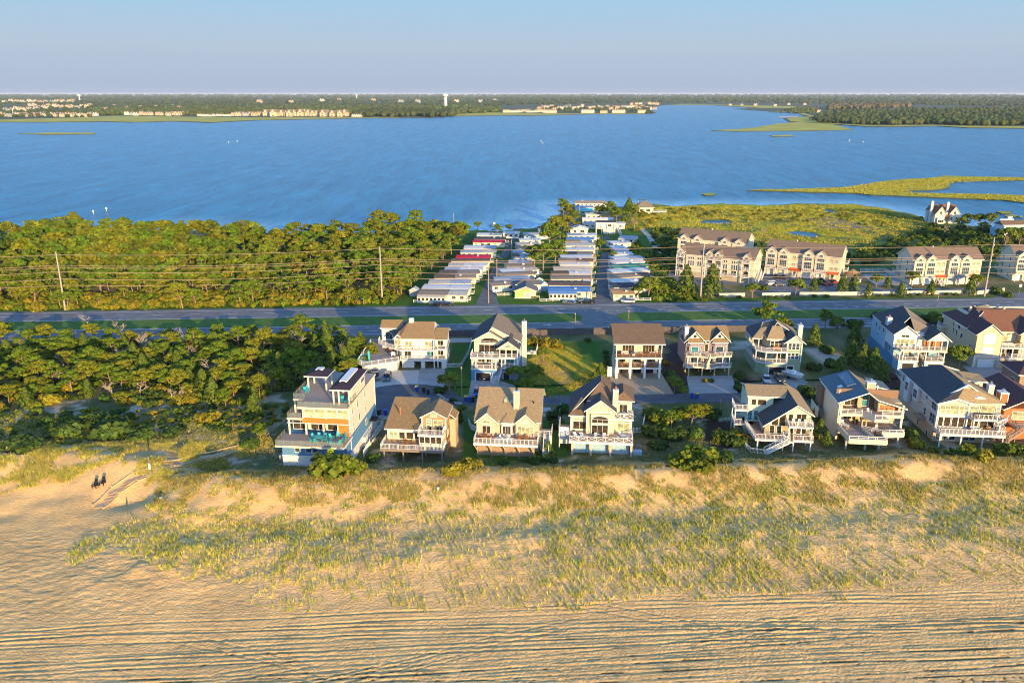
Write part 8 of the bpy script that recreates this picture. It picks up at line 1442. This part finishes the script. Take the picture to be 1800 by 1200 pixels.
for a in [(590, 834, 'shrub', 3.2, 'large rounded shrub in front of the blue contemporary house', .9), (560, 836, 'dark', 1.6, 'dark shrub at the left foot of the large rounded shrub'), (625, 832, 'shrub', 1.8, 'rounded shrub at the right end of the large one by the blue house'),
    (447, 735, 'cedar', 1.15, 'bushy golden cedar beside the path left of the blue house', .85), (447, 712, 'cedar', .8, 'smaller cedar just behind the bushy golden one'), (365, 742, 'gold', 1.9, 'round golden shrub alone on the hollow'), (458, 775, 'pine', .45, 'low windswept pine by the bend of the path'), (445, 785, 'dark', 1.6, 'dark shrub under the low windswept pine'),
    (205, 765, 'dark', 3.4, 'broad dark bayberry mound in the middle of the dune hollow', .9), (120, 768, 'dark', 2.6, 'dark bayberry mound left of the broad one', .9), (245, 772, 'dark', 2.6, 'dark bayberry mound right of the broad one', .8), (40, 790, 'dark', 2.8, 'dark bayberry mound at the left edge of the hollow', .7), (300, 765, 'dark', 1.9, 'low dark bayberry at the right of the hollow', .6), (165, 750, 'dark', 2.4, 'dark bayberry mound behind the broad one', .9), (80, 745, 'dark', 1.3, 'small dark shrub behind the left mounds'), (230, 738, 'dark', 1.3, 'small dark shrub near the front pines'),
    (655, 812, 'dark', 1.3, 'dark shrub right of the white side fence'), (790, 690, 'round', 1.0, 'dark leafy tree in the bed by the cul-de-sac', .8), (800, 684, 'round', .7, 'pink flowering crape myrtle by the lamp post'), (775, 690, 'dark', 1.3, 'dark shrub at the left of the cul-de-sac bed'), (796, 706, 'dark', .7, 'small shrub among the stones of the bed'),
    (800, 742, 'dark', 1.7, 'dark shrub right of the brown cottage roof'), (812, 738, 'round', .55, 'leafy tree behind the brown cottage'), (905, 673, 'round', .85, 'dark leafy tree at the foot of the blue and white house', .8), (925, 690, 'round', .75, 'dark leafy tree left of the grassy lot', .8), (935, 668, 'round', .8, 'leafy tree in the middle left of the grassy lot', .8),
    (945, 655, 'gold', 1.6, 'golden shrub on the left of the grassy lot'), (955, 635, 'round', .6, 'low tree near the timber fence on the grassy lot'), (938, 606, 'gold', 1.7, 'golden bush beside the cream chimney'), (955, 609, 'gold', 1.9, 'second golden bush along the highway fence'), (972, 610, 'gold', 1.8, 'third golden bush along the highway fence'), (985, 612, 'gold', 1.2, 'last small golden bush along the highway fence'),
    (1045, 680, 'cedar', .85, 'golden pine-like shrub left of the pillared house', .8), (1055, 668, 'cedar', .8, 'green conifer by the garden gate of the pillared house'), (1066, 645, 'dark', .8, 'clipped shrub nearest the garden gate'), (1066, 637, 'dark', .8, 'second clipped shrub behind the garden gate'), (1066, 629, 'dark', .8, 'third clipped shrub behind the garden gate'), (1066, 621, 'dark', .8, 'farthest clipped shrub behind the garden gate'), (1034, 600, 'dark', .9, 'small dark shrub against the timber fence'),
    (1185, 690, 'round', .75, 'dark crape myrtle tree beside the gravel drive', .9), (1200, 700, 'round', .5, 'shorter bushy tree at the end of the gravel drive bed'), (1178, 660, 'dark', 1.2, 'shrub right of the pillared house'), (1172, 640, 'gold', .9, 'yellowish shrub behind the pillared house corner'), (1239, 671, 'gold', .7, 'round yellow shrub on the pale concrete drive'), (1250, 671, 'dark', .7, 'dark shrub with pink flowers on the pale concrete drive'),
    (1300, 665, 'dark', 1.2, 'blue green shrub left of the green house'), (1300, 685, 'dark', 1.4, 'shrub below the green house'), (1320, 692, 'dark', 1.2, 'shrub beside the drive of the green house'), (1345, 590, 'pine', 1.15, 'tall golden green tree behind the green house'), (1375, 590, 'pine', .7, 'smaller golden tree right of the tall one'),
    (795, 835, 'gold', 1.7, 'golden shrub in front of the beige gabled house'), (828, 828, 'gold', 1.5, 'golden round shrub below the left end of the beige deck'), (963, 800, 'cedar', .55, 'golden pine-like shrub right of the beige gabled house'), (965, 812, 'dark', 1.3, 'dark shrub under the golden one'), (940, 815, 'dark', 1.1, 'dark shrub under the right of the beige deck'), (925, 812, 'dark', .9, 'small dark shrub under the beige deck'), (885, 818, 'dark', .9, 'dark shrub below the middle of the beige deck'),
    (846, 780, 'dark', 1.3, 'dark shrub left of the beige deck'), (980, 752, 'dark', 1.3, 'shrub left of the pale yellow house'), (972, 735, 'dark', 1.4, 'shrub by the gravel strip'), (990, 725, 'dark', 1.5, 'shrub behind the white fence left of the pale yellow house'),
    (1232, 820, 'shrub', 3.0, 'huge rounded bayberry shrub on the dune right of the pale yellow house', .9), (1200, 822, 'shrub', 2.2, 'rounded shrub left of the huge bayberry', .8), (1262, 812, 'dark', 2.0, 'dark shrub right of the huge bayberry'), (1160, 788, 'dark', 1.6, 'dark shrub below the gate right of the pale yellow house'),
    (1150, 735, 'shrub', 1.9, 'green shrub behind the white fence right of the pale yellow house'), (1165, 745, 'shrub', 2.1, 'second green shrub right of the white fence'), (1180, 752, 'pine', .45, 'low golden pine in the shrubbery'), (1150, 765, 'dark', 1.9, 'dark shrub in the middle of the shrubbery'), (1185, 772, 'dark', 2.1, 'dark shrub at the front of the shrubbery'), (1215, 748, 'pine', .6, 'broad golden pine in the centre of the shrubbery'),
    (1235, 738, 'pine', .5, 'golden pine right of the broad one'), (1250, 735, 'dark', 1.8, 'dark shrub below the street'), (1200, 732, 'shrub', 1.7, 'green shrub just below the street'), (1222, 770, 'dark', 1.7, 'dark shrub behind the mulch bed'), (1268, 775, 'shrub', 1.6, 'green shrub right of the mulch bed'), (1290, 782, 'dark', 2.0, 'dark shrub left of the yellow green chalet'), (1305, 745, 'dark', 1.5, 'shrub behind the left deck of the chalet'), (1290, 765, 'gold', 1.3, 'golden shrub left of the chalet deck'), (1262, 760, 'gold', .8, 'orange tinged shrub in the mulch bed'),
    (1440, 770, 'cedar', .75, 'dark cedar beside the modern house wall'), (1452, 785, 'cedar', .6, 'small dark cedar at the foot of the modern house wall'), (1428, 700, 'dark', 1.8, 'dark shrub behind the chalet'), (1440, 712, 'dark', 1.6, 'dark shrub beside the street at right'), (1415, 690, 'dark', 1.6, 'dark shrub beside the trailer'), (1432, 740, 'cedar', .6, 'cedar right of the chalet roof'), (1605, 785, 'gold', 1.5, 'golden shrub between the modern and large tan houses'), (1600, 770, 'dark', 1.5, 'dark shrub between the modern and large tan houses'),
    (1640, 795, 'gold', .8, 'orange shrub at the corner of the large tan house'), (1700, 800, 'shrub', 1.6, 'shrub in front of the large tan house'), (1725, 810, 'gold', 1.6, 'golden shrub in front of the large tan house'), (1770, 802, 'shrub', 1.8, 'shrub near the right edge below the orange house'), (1790, 803, 'shrub', 1.8, 'shrub at the right edge below the orange house'), (1675, 805, 'dark', 1.4, 'dark shrub below the deck of the large tan house'),
    (1685, 648, 'round', 1.05, 'dark leafy tree between the light blue and stucco houses', .95), (1700, 665, 'dark', 1.3, 'green shrub beside the stucco forecourt'), (1745, 683, 'dark', 1.5, 'spiky dark shrub in the round bed of the forecourt'), (1495, 640, 'cedar', 1.15, 'dark cedar left of the light blue house'), (1515, 650, 'cedar', 1.25, 'broad dark cedar at the foot of the light blue house'), (1535, 655, 'cedar', 1.2, 'dark cedar before the light blue house wall'), (1550, 668, 'cedar', .9, 'cedar by the mulch bed of the light blue house'), (1500, 610, 'cedar', 1.2, 'tall dark cedar with golden tip'), (1470, 590, 'round', .9, 'dark tree near the highway at right'), (1430, 606, 'cedar', 1.1, 'golden cedar near the highway at right', 1.0), (1455, 620, 'dark', 1.7, 'shrub on the white sand patch'), (1475, 660, 'cedar', .9, 'cedar below the white sand patch'), (1450, 580, 'pine', .75, 'dark windswept tree by the near carriageway'), (1500, 576, 'dark', 2.2, 'dark shrub left of the light blue house roof'), (1460, 645, 'dark', 1.7, 'shrub under the sand patch'), (1430, 650, 'dark', 1.6, 'shrub right of the boat'), (1540, 560, 'dark', 1.8, 'shrub by the median at right'), (1640, 575, 'round', .8, 'dark tree right of the light blue house roof'), (1625, 568, 'dark', 2.0, 'shrub right of the light blue house'), (1655, 570, 'dark', 2.0, 'shrub left of the stucco house roof'),
    (1590, 690, 'dark', 1.6, 'shrub left of the large tan house roof'), (1570, 700, 'dark', 1.7, 'shrub behind the modern house roof'), (1660, 660, 'dark', 1.2, 'shrub right of the arched garages'),
    # mobile home park
    (955, 480, 'pine', 1.5, 'great spreading pine over the middle of the mobile homes', .95), (975, 470, 'pine', 1.4, 'great pine right of the spreading one', 1.0), (940, 470, 'pine', 1.15, 'pine left of the great spreading ones'), (965, 440, 'pine', 1.35, 'tall pine behind the great spreading ones', 1.1), (985, 425, 'pine', 1.3, 'tall pine halfway to the bay', 1.1), (975, 412, 'pine', 1.2, 'pine leaning to the bay'), (1000, 410, 'pine', 1.2, 'pine by the short lane'), (995, 392, 'pine', 1.3, 'pine on the bay point', 1.1), (1010, 398, 'pine', 1.1, 'pine right of the bay point'), (990, 380, 'pine', 1.2, 'outermost pine of the bay point'),
    (1055, 386, 'round', 1.3, 'leafy tree right of the teal roof'), (1072, 388, 'pine', 1.3, 'pine right of the leafy bayside tree'), (1083, 392, 'pine', 1.0, 'pine left of the sandy track'), (1105, 380, 'cedar', 1.9, 'tall conifer left of the pavilion'), (1112, 388, 'pine', 1.1, 'pine in front of the pavilion'), (1098, 400, 'round', 1.0, 'tree near the sandy track'), (1130, 392, 'pine', .8, 'pine right of the pavilion'), (1115, 402, 'bare', 1.2, 'bare pinkish tree at the bend of the sandy track'),
    (1055, 438, 'round', .9, 'flowering tree by the curve of the right lane', .8), (1078, 456, 'round', .75, 'small round golden tree right of the lane', .75), (895, 408, 'round', .8, 'leafy tree by the bay at the end of the left lane', .8), (875, 417, 'pine', .75, 'pine among the white bay side homes'), (840, 404, 'round', .7, 'low tree behind the white bay side homes'), (910, 432, 'dark', 1.5, 'shrub beside the left lane'), (1105, 452, 'dark', 1.8, 'shrub behind the small white-roofed home'), (1070, 442, 'gold', 1.2, 'yellow shrub by the lane'), (1048, 452, 'gold', 1.2, 'yellow shrub left of the right lane'),
    (1140, 525, 'round', 1.35, 'round golden green tree right of the orange-roofed home', .95), (1122, 524, 'round', .9, 'leafy tree left of the round golden green one', .9), (1163, 522, 'round', .8, 'small tree beside the reeds'), (1004, 524, 'dark', .9, 'round dark shrub before the blue-roofed home'), (940, 517, 'dark', 1.0, 'reddish shrub before the grey roofed cottage'), (938, 524, 'gold', .7, 'small yellow shrub beside the lime green cottage'),
    # townhouse trees
    (1205, 518, 'cedar', 1.9, 'tall conifer left of the pole before the townhouses', 1.0), (1250, 520, 'cedar', 1.9, 'tall conifer right of the pole before the townhouses', 1.05), (1322, 524, 'round', .95, 'dark shrubby tree at the gap in the roadside wall', .9), (1398, 522, 'round', 1.15, 'dark spreading tree at the second gap in the wall', .9), (1430, 512, 'cedar', .9, 'young conifer behind the roadside wall'), (1480, 514, 'cedar', 1.15, 'conifer at the end of the roadside wall'), (1500, 512, 'cedar', 1.1, 'conifer in front of the gazebo'), (1340, 510, 'dark', 1.7, 'shrub beside the corner balcony block'), (1440, 500, 'dark', 1.3, 'shrub before the parked black SUV'),
    (1526, 522, 'cedar', .85, 'small conifer at the left of the right roadside wall'), (1583, 521, 'cedar', .95, 'pointed conifer before the right townhouses'), (1636, 519, 'cedar', .95, 'second pointed conifer before the right townhouses'), (1602, 502, 'round', .95, 'young round tree in front of the right townhouses', .9), (1540, 505, 'round', .8, 'pale leafy tree beside the terrace'), (1560, 505, 'cedar', .8, 'small conifer beside the terrace'), (1705, 518, 'cedar', 1.1, 'conifer left of the tallest right pole'), (1715, 508, 'round', .9, 'tree right of the right townhouses'), (1750, 515, 'dark', 1.8, 'shrub beyond the tallest right pole'), (1770, 522, 'dark', 1.5, 'dark red shrub in the bed by the side road'),
    (1765, 440, 'round', 1.7, 'big dark tree before the grey edge house'), (1790, 437, 'round', 1.6, 'big tree at the right edge by the channel'), (1700, 398, 'round', 1.1, 'tree right of the marsh house'), (1720, 400, 'round', 1.2, 'second tree right of the marsh house'), (1740, 402, 'round', 1.3, 'third tree right of the marsh house'), (1690, 405, 'pine', .9, 'golden pine in front of the marsh house'), (1660, 412, 'bare', 1.2, 'bare windswept tree below the marsh house'), (1640, 400, 'dark', 2.2, 'dark shrub at the left foot of the marsh house'), (1725, 412, 'pine', .8, 'low pine below the marsh house'), (1340, 415, 'bare', 1.0, 'bare tree behind the townhouse roofs'),
    (133, 408, 'pine', 1.1, 'lone pine rising above the far edge of the left wood', 1.2), (425, 412, 'bare', 1.3, 'bare tree against the bay'), (665, 405, 'pine', 1.35, 'tall dark pine at the right end of the left wood'), (690, 408, 'pine', 1.3, 'second tall pine at the right end of the left wood'), (730, 408, 'pine', 1.3, 'third tall pine at the right end of the left wood'), (155, 575, 'bare', .9, 'bare snag against the near carriageway'), (215, 590, 'bare', 1.0, 'bare snag left of centre against the near carriageway'), (605, 640, 'gold', 1.6, 'red leaved shrub in the dark right part of the near wood')]:
    T_(*a)
# clipped balls along the roadside wall
for k, (px, py) in enumerate(((1272, 524), (1300, 524), (1348, 524), (1365, 524), (1384, 524), (1432, 522), (1453, 522), (1547, 521), (1566, 521), (1600, 520), (1617, 520), (1664, 519), (1680, 519))):
    x, y, z = onland(px, py); inst('shrub', SV[2 + k % 2], x, y, z, .85, k, 'clipped_bush', 'rounded clipped bush at the foot of the cream roadside wall', 'shrub', 'clipped bushes along the roadside wall')
# ---------------------------------------------------------------- beach and dune grass
def grass(name, label, P, n, hmin, hmax, cols, seed, blades=6, width=.05, spread=.16, dens=None, lean=.25, zf=None):
    rng = np.random.default_rng(seed); A = np.array(P); lo, hi = A.min(0), A.max(0); X, Y = [], []; tot = 0
    while tot < n:
        x = rng.uniform(lo[0], hi[0], n * 2); y = rng.uniform(lo[1], hi[1], n * 2); jn = (fbm(x, y, 7, 3, 171) - .5); m = inpoly(x + jn * 16, y + jn * 10, P)
        if dens is not None: m &= rng.uniform(0, 1, x.shape) < dens(x, y)
        X.append(x[m]); Y.append(y[m]); tot += m.sum()
    x = np.concatenate(X)[:n]; y = np.concatenate(Y)[:n]; z = hgt(x, y, True) - .03 if zf is None else np.full(n, zf)
    hh = rng.uniform(hmin, hmax, n); V = np.empty((n, blades, 3, 3)); c = np.empty((n, blades, 3, 3)); pal = np.array(cols)[rng.integers(len(cols), size=n)] * rng.uniform(.75, 1.25, (n, 1))
    for b in range(blades):
        a = rng.uniform(0, 6.3, n); ox = rng.normal(size=n) * spread; oy = rng.normal(size=n) * spread; h_ = hh * rng.uniform(.6, 1.05, n); lx = rng.normal(size=n) * lean * h_ - .05 * h_; ly = rng.normal(size=n) * lean * h_; w_ = width
        V[:, b, 0] = np.stack([x + ox - w_ * np.cos(a), y + oy - w_ * np.sin(a), z], 1); V[:, b, 1] = np.stack([x + ox + w_ * np.cos(a), y + oy + w_ * np.sin(a), z], 1); V[:, b, 2] = np.stack([x + ox + lx, y + oy + ly, z + h_], 1)
        c[:, b] = (pal * rng.uniform(.85, 1.15, (n, 1)))[:, None]
    V = V.reshape(-1, 3); return tag(link(name, npmesh(name, V, np.arange(len(V)).reshape(-1, 3), 'grassblade', c.reshape(-1, 3))), label, kind='stuff')
GR = ((.36, .37, .045), (.50, .43, .11), (.24, .29, .035), (.44, .38, .08)); GD = ((.44, .31, .08), (.30, .25, .06), (.19, .20, .035), (.50, .37, .12))
d1 = lambda x, y: (.3 + .7 * sstep(.42, .72, fbm(x * .8, y, 2.0, 3, 101))) * (.3 + .7 * sstep(.35, .62, fbm(x * .6, y, 9, 2, 102)))
grass('beach_grass', 'green marram grass on the low foredune', PP([(130, 960), (190, 925), (300, 915), (600, 920), (800, 890), (1200, 880), (1500, 860), (1860, 860), (1900, 1010), (1700, 1010), (1500, 1040), (1250, 1030), (1050, 1050), (900, 1070), (780, 1075), (640, 1085), (560, 1050), (400, 1030), (260, 1010), (170, 990)], .6), 10500, .5, 1.05, GR, 21, 7, .032, .09, d1, .16)
d2 = lambda x, y: sstep(.35, .6, fbm(x, y, 3.0, 3, 111))
grass('dune_grass', 'dry tawny grass over the dune crest', PP([(240, 845), (300, 830), (430, 812), (600, 832), (900, 818), (1300, 805), (1880, 795), (1880, 850), (1500, 858), (1000, 868), (700, 872), (400, 868), (250, 880)], 3.2), 13000, .35, .9, GD, 22, 8, .032, .2, d2)
grass('dune_grass', 'dry grass over the left dune crest and hollow', PP([(-150, 880), (-150, 760), (100, 790), (250, 770), (420, 745), (480, 770), (440, 800), (330, 815), (240, 850), (200, 820), (120, 840)], 2.5), 9000, .4, .9, GD + GR, 23, 7, .05, .22, lambda x, y: sstep(.38, .62, fbm(x, y, 3.4, 3, 121)))
grass('dune_grass', 'sparse grass clumps on the seaward face of the dune', PP([(230, 905), (240, 870), (700, 862), (1200, 855), (1860, 845), (1880, 870), (1200, 895), (800, 905), (600, 925), (300, 918)], 2), 2600, .3, .6, GD[2:] + GR, 24, 9, .05, .22, lambda x, y: sstep(.5, .7, fbm(x, y, 2.2, 3, 131)))
grass('lee_grass', 'bluish green grass and weeds behind the dune crest', PP([(-150, 790), (-150, 700), (60, 730), (400, 722), (480, 735), (640, 840), (900, 825), (1150, 815), (1300, 815), (1480, 800), (1880, 800), (1880, 770), (1650, 795), (1500, 790), (1330, 770), (1240, 780), (1120, 770), (1000, 810), (830, 810), (680, 810), (500, 830), (420, 790), (200, 790)], 1.5), 17000, .25, .65, ((.16, .20, .05), (.22, .22, .09), (.34, .28, .12)), 25, 7, .05, .24, lambda x, y: sstep(.3, .5, fbm(x, y, 4, 3, 141)))
MG = ((.36, .33, .025), (.44, .36, .04), (.24, .27, .025), (.40, .29, .06), (.10, .13, .02))
grass('marsh_grass', 'golden cordgrass over the marsh behind the townhouses', PP([(1120, 395), (1130, 364), (1230, 362), (1345, 364), (1400, 360), (1500, 361), (1560, 369), (1650, 392), (1560, 420), (1500, 436), (1340, 428), (1250, 405), (1180, 405)]), 15000, .4, .9, MG, 26, 4, .13, .45, lambda x, y: np.where(hgt(x, y) > -.3, sstep(.25, .5, fbm(x, y, 7, 3, 151)), 0))
grass('lot_grass', 'sunlit rough grass on the vacant lot', PP([(925, 604), (1000, 602), (1060, 640), (1064, 690), (985, 700), (930, 690), (915, 640)]), 7000, .12, .35, MG[:3] + ((.50, .33, .10),), 27, 5, .05, .2, lambda x, y: sstep(.3, .5, fbm(x, y, 4, 3, 161)))
grass('marsh_grass', 'golden cordgrass on the long marsh spit', PP([(1330, 334.5), (1475, 330), (1545, 320), (1643, 313), (1700, 311.5), (1860, 313), (1860, 315.5), (1672, 320), (1660, 330), (1600, 334), (1600, 339), (1760, 342), (1860, 347), (1860, 358), (1660, 346), (1500, 338.5), (1400, 336)], 0), 9000, .4, .8, MG, 28, 3, .22, .6, None, .2, -.12)
mass('hollow_scrub', 'low bayberry and weeds in the hollow behind the left dune', scatter(PP([(-120, 745), (-100, 705), (60, 722), (250, 718), (430, 708), (500, 700), (520, 722), (470, 748), (420, 760), (300, 752), (150, 790), (0, 800)], 1), 230, 1.6, 14), [SH, SHD, SHG], .3, .8, 15, .9)
# ---------------------------------------------------------------- far woods
def blob_pts(n, rng, R_, H_): 
    V, F, c = [], [], []
def far_woods():
    rng = np.random.default_rng(31); bm = bmesh.new(); bmesh.ops.create_icosphere(bm, subdivisions=1, radius=1.0); T = np.array([v.co[:] for v in bm.verts]); Fi = np.array([[v.index for v in f.verts] for f in bm.faces]); bm.free()
    def woods(name, label, x, y, s, col, zf=.75, z0=0.0, hv=.2, cv=.28):
        n = len(x); sc = s[:, None, None] * rng.uniform(.8, 1.25, (n, 1, 3)); sc[:, :, 2] *= zf; V = T[None] * sc * rng.uniform(.72, 1.2, (n, len(T), 1)); V[:, :, 0] += x[:, None]; V[:, :, 1] += y[:, None]; V[:, :, 2] += (z0 + s * zf * rng.uniform(.6, 1.15, n))[:, None]
        F = (Fi[None] + (np.arange(n) * len(T))[:, None, None]).reshape(-1, 3); c = np.asarray(col)[None] * rng.uniform(1 - cv, 1 + cv, (n, 1)) * np.concatenate([1 + rng.uniform(-hv, hv, (n, 1)), np.ones((n, 2))], 1)
        return tag(link(name, npmesh(name, V.reshape(-1, 3), F, 'farleaf', np.repeat(c, len(T), 0))), label, kind='stuff')
    def area(px, n, ylog=True):
        P = PP(px); A = np.array(P); X, Y = [], []; t = 0; xs = np.array([p[0] for p in px]); ys = np.array([p[1] for p in px])
        while t < n:
            a = rng.uniform(xs.min(), xs.max(), n * 2); b = rng.uniform(ys.min(), ys.max(), n * 2); m = inpoly(a, b, px); X.append(a[m]); Y.append(b[m]); t += m.sum()
        a = np.concatenate(X)[:n]; b = np.concatenate(Y)[:n]; q = (CAMH) / (ST + (b - 600) / FPX * CT); return (a - 900) / FPX * q, (CT - (b - 600) / FPX * ST) * q
    x, y = area([(-300, 196), (-300, 167.2), (2100, 167.2), (2100, 190), (1700, 186), (1450, 183), (1300, 181), (1180, 181), (1000, 183), (880, 186), (700, 193), (450, 191), (350, 196), (170, 192), (100, 184), (0, 184)], 9000); d = np.hypot(x, y)
    woods('distant_woods', 'distant woods stretching to the horizon', x, y, np.clip(d / 420, 7, 60), (.040, .062, .026), .55)
    x, y = area([(165, 204.5), (160, 192), (450, 188), (640, 187), (800, 188), (880, 190), (880, 197.5), (780, 203), (650, 204.5), (610, 203.4), (460, 203), (420, 204), (330, 203), (220, 202)], 1900); woods('shore_woods', 'woods along the left and central far shore', x, y, rng.uniform(6, 10, len(x)), (.065, .085, .026), .85)
    for px, n, lb in (([(620, 205.6), (640, 196), (760, 196), (770, 204.2), (700, 206)], 520, 'dense pine stand on the central far shore'), ([(745, 206.6), (755, 199), (790, 199), (800, 204), (775, 206.4)], 120, 'dark round clump on the shore below the cream tower')):
        x, y = area(px, n); woods('shore_pines', lb, x, y, rng.uniform(7, 10, len(x)), (.05, .065, .024), 1.0)
    x, y = area([(160, 206), (0, 207), (0, 186), (160, 186)], 330); woods('town_trees', 'trees among the houses at far left', x, y, rng.uniform(5, 8, len(x)), (.05, .07, .025), .8)
    x, y = area([(940, 198), (945, 190), (1150, 187), (1140, 196)], 240); woods('town_trees', 'trees among the houses of the central shore', x, y, rng.uniform(5, 9, len(x)), (.05, .07, .025), .8)
    x, y = area([(1434, 216), (1440, 202), (1480, 196), (1600, 194), (1800, 190), (2050, 188), (2050, 222), (1800, 221.6), (1700, 221), (1640, 219), (1560, 220.5), (1500, 219)], 3300); woods('right_woods', 'dark wood on the right far shore', x, y, rng.uniform(4.5, 8.5, len(x)), (.052, .072, .024), .95)
    x, y = area([(1370, 199), (1400, 190), (1440, 190), (1430, 200)], 160); woods('right_woods', 'low wood behind the creek landing', x, y, rng.uniform(4, 7, len(x)), (.07, .085, .028), .8)
    x, y = area([(1434, 212.5), (1440, 209), (1425, 208), (1420, 212)], 30); woods('right_woods', 'few trees on the marsh before the right wood', x, y, rng.uniform(3, 5, len(x)), (.07, .085, .028), .8)
    x, y = area([(1455, 194), (1455, 187), (1600, 183.5), (1602, 189)], 420); woods('tall_pines', 'tall brownish pine trunks above the right far shore', x, y, rng.uniform(7, 11, len(x)), (.10, .085, .045), 1.1)
    x, y = area([(1136, 200), (1140, 196.6), (1147, 196.6), (1147, 200)], 12); woods('shore_pines', 'small dark clump at the tip of the central shore', x, y, rng.uniform(5, 7, len(x)), (.04, .06, .022), .8)
mat('farleaf', (1, 1, 1), .9, .25, .15, attr=True, spec=.1)
far_woods()
for lb, px in (('yellow marsh fringe along the left far shore', [(-300, 215), (0, 214.3), (80, 214.6), (180, 213.3), (230, 214.6), (310, 212.8), (370, 215), (450, 211), (560, 209), (640, 207.4), (700, 207), (700, 206), (600, 206.4), (450, 206.6), (330, 205.4), (200, 203.8), (140, 206.5), (0, 210.5), (-300, 211)]), ('yellow marsh fringe along the central far shore', [(795, 204), (890, 202.6), (930, 203.1), (1040, 200.6), (1135, 200.1), (1135, 199.3), (1000, 199.6), (930, 199.6), (880, 198.4), (850, 196), (805, 200)]), ('yellow marsh flats at the right of the creek', [(1352, 197), (1400, 198), (1424, 205), (1384, 208), (1388, 213.6), (1432, 215.8), (1520, 221.8), (1560, 222.3), (1650, 221.2), (1700, 224.2), (1800, 225.3), (2300, 225.8), (2300, 222), (1800, 222), (1700, 221.4), (1640, 219.6), (1540, 220.6), (1480, 218), (1440, 211), (1430, 203), (1400, 196)]), ('yellow marsh at the creek head', [(1180, 184.4), (1250, 184.5), (1290, 187), (1340, 190), (1420, 190), (1400, 187), (1300, 185), (1200, 182.8)])):
    landslab('marsh_fringe', lb, px, .7, 'farmarsh', 'bank', 60, 6, z0=-.5)
# ================================================================ HAZE
def haze():
    t, b, L = nodes('haze'); t.nodes.remove(b); v = N(t, 'ShaderNodeVolumePrincipled'); v.inputs['Color'].default_value = (.80, .86, .95, 1); v.inputs['Density'].default_value = 2.0e-5; v.inputs['Anisotropy'].default_value = 0.0
    L.new(v.outputs[0], t.nodes['Material Output'].inputs['Volume'])
    tag(MB().box(-45000, 45000, -300, 66000, -3.4, 92).build('haze', 'haze'), 'pale morning haze in the air', kind='stuff')
haze()
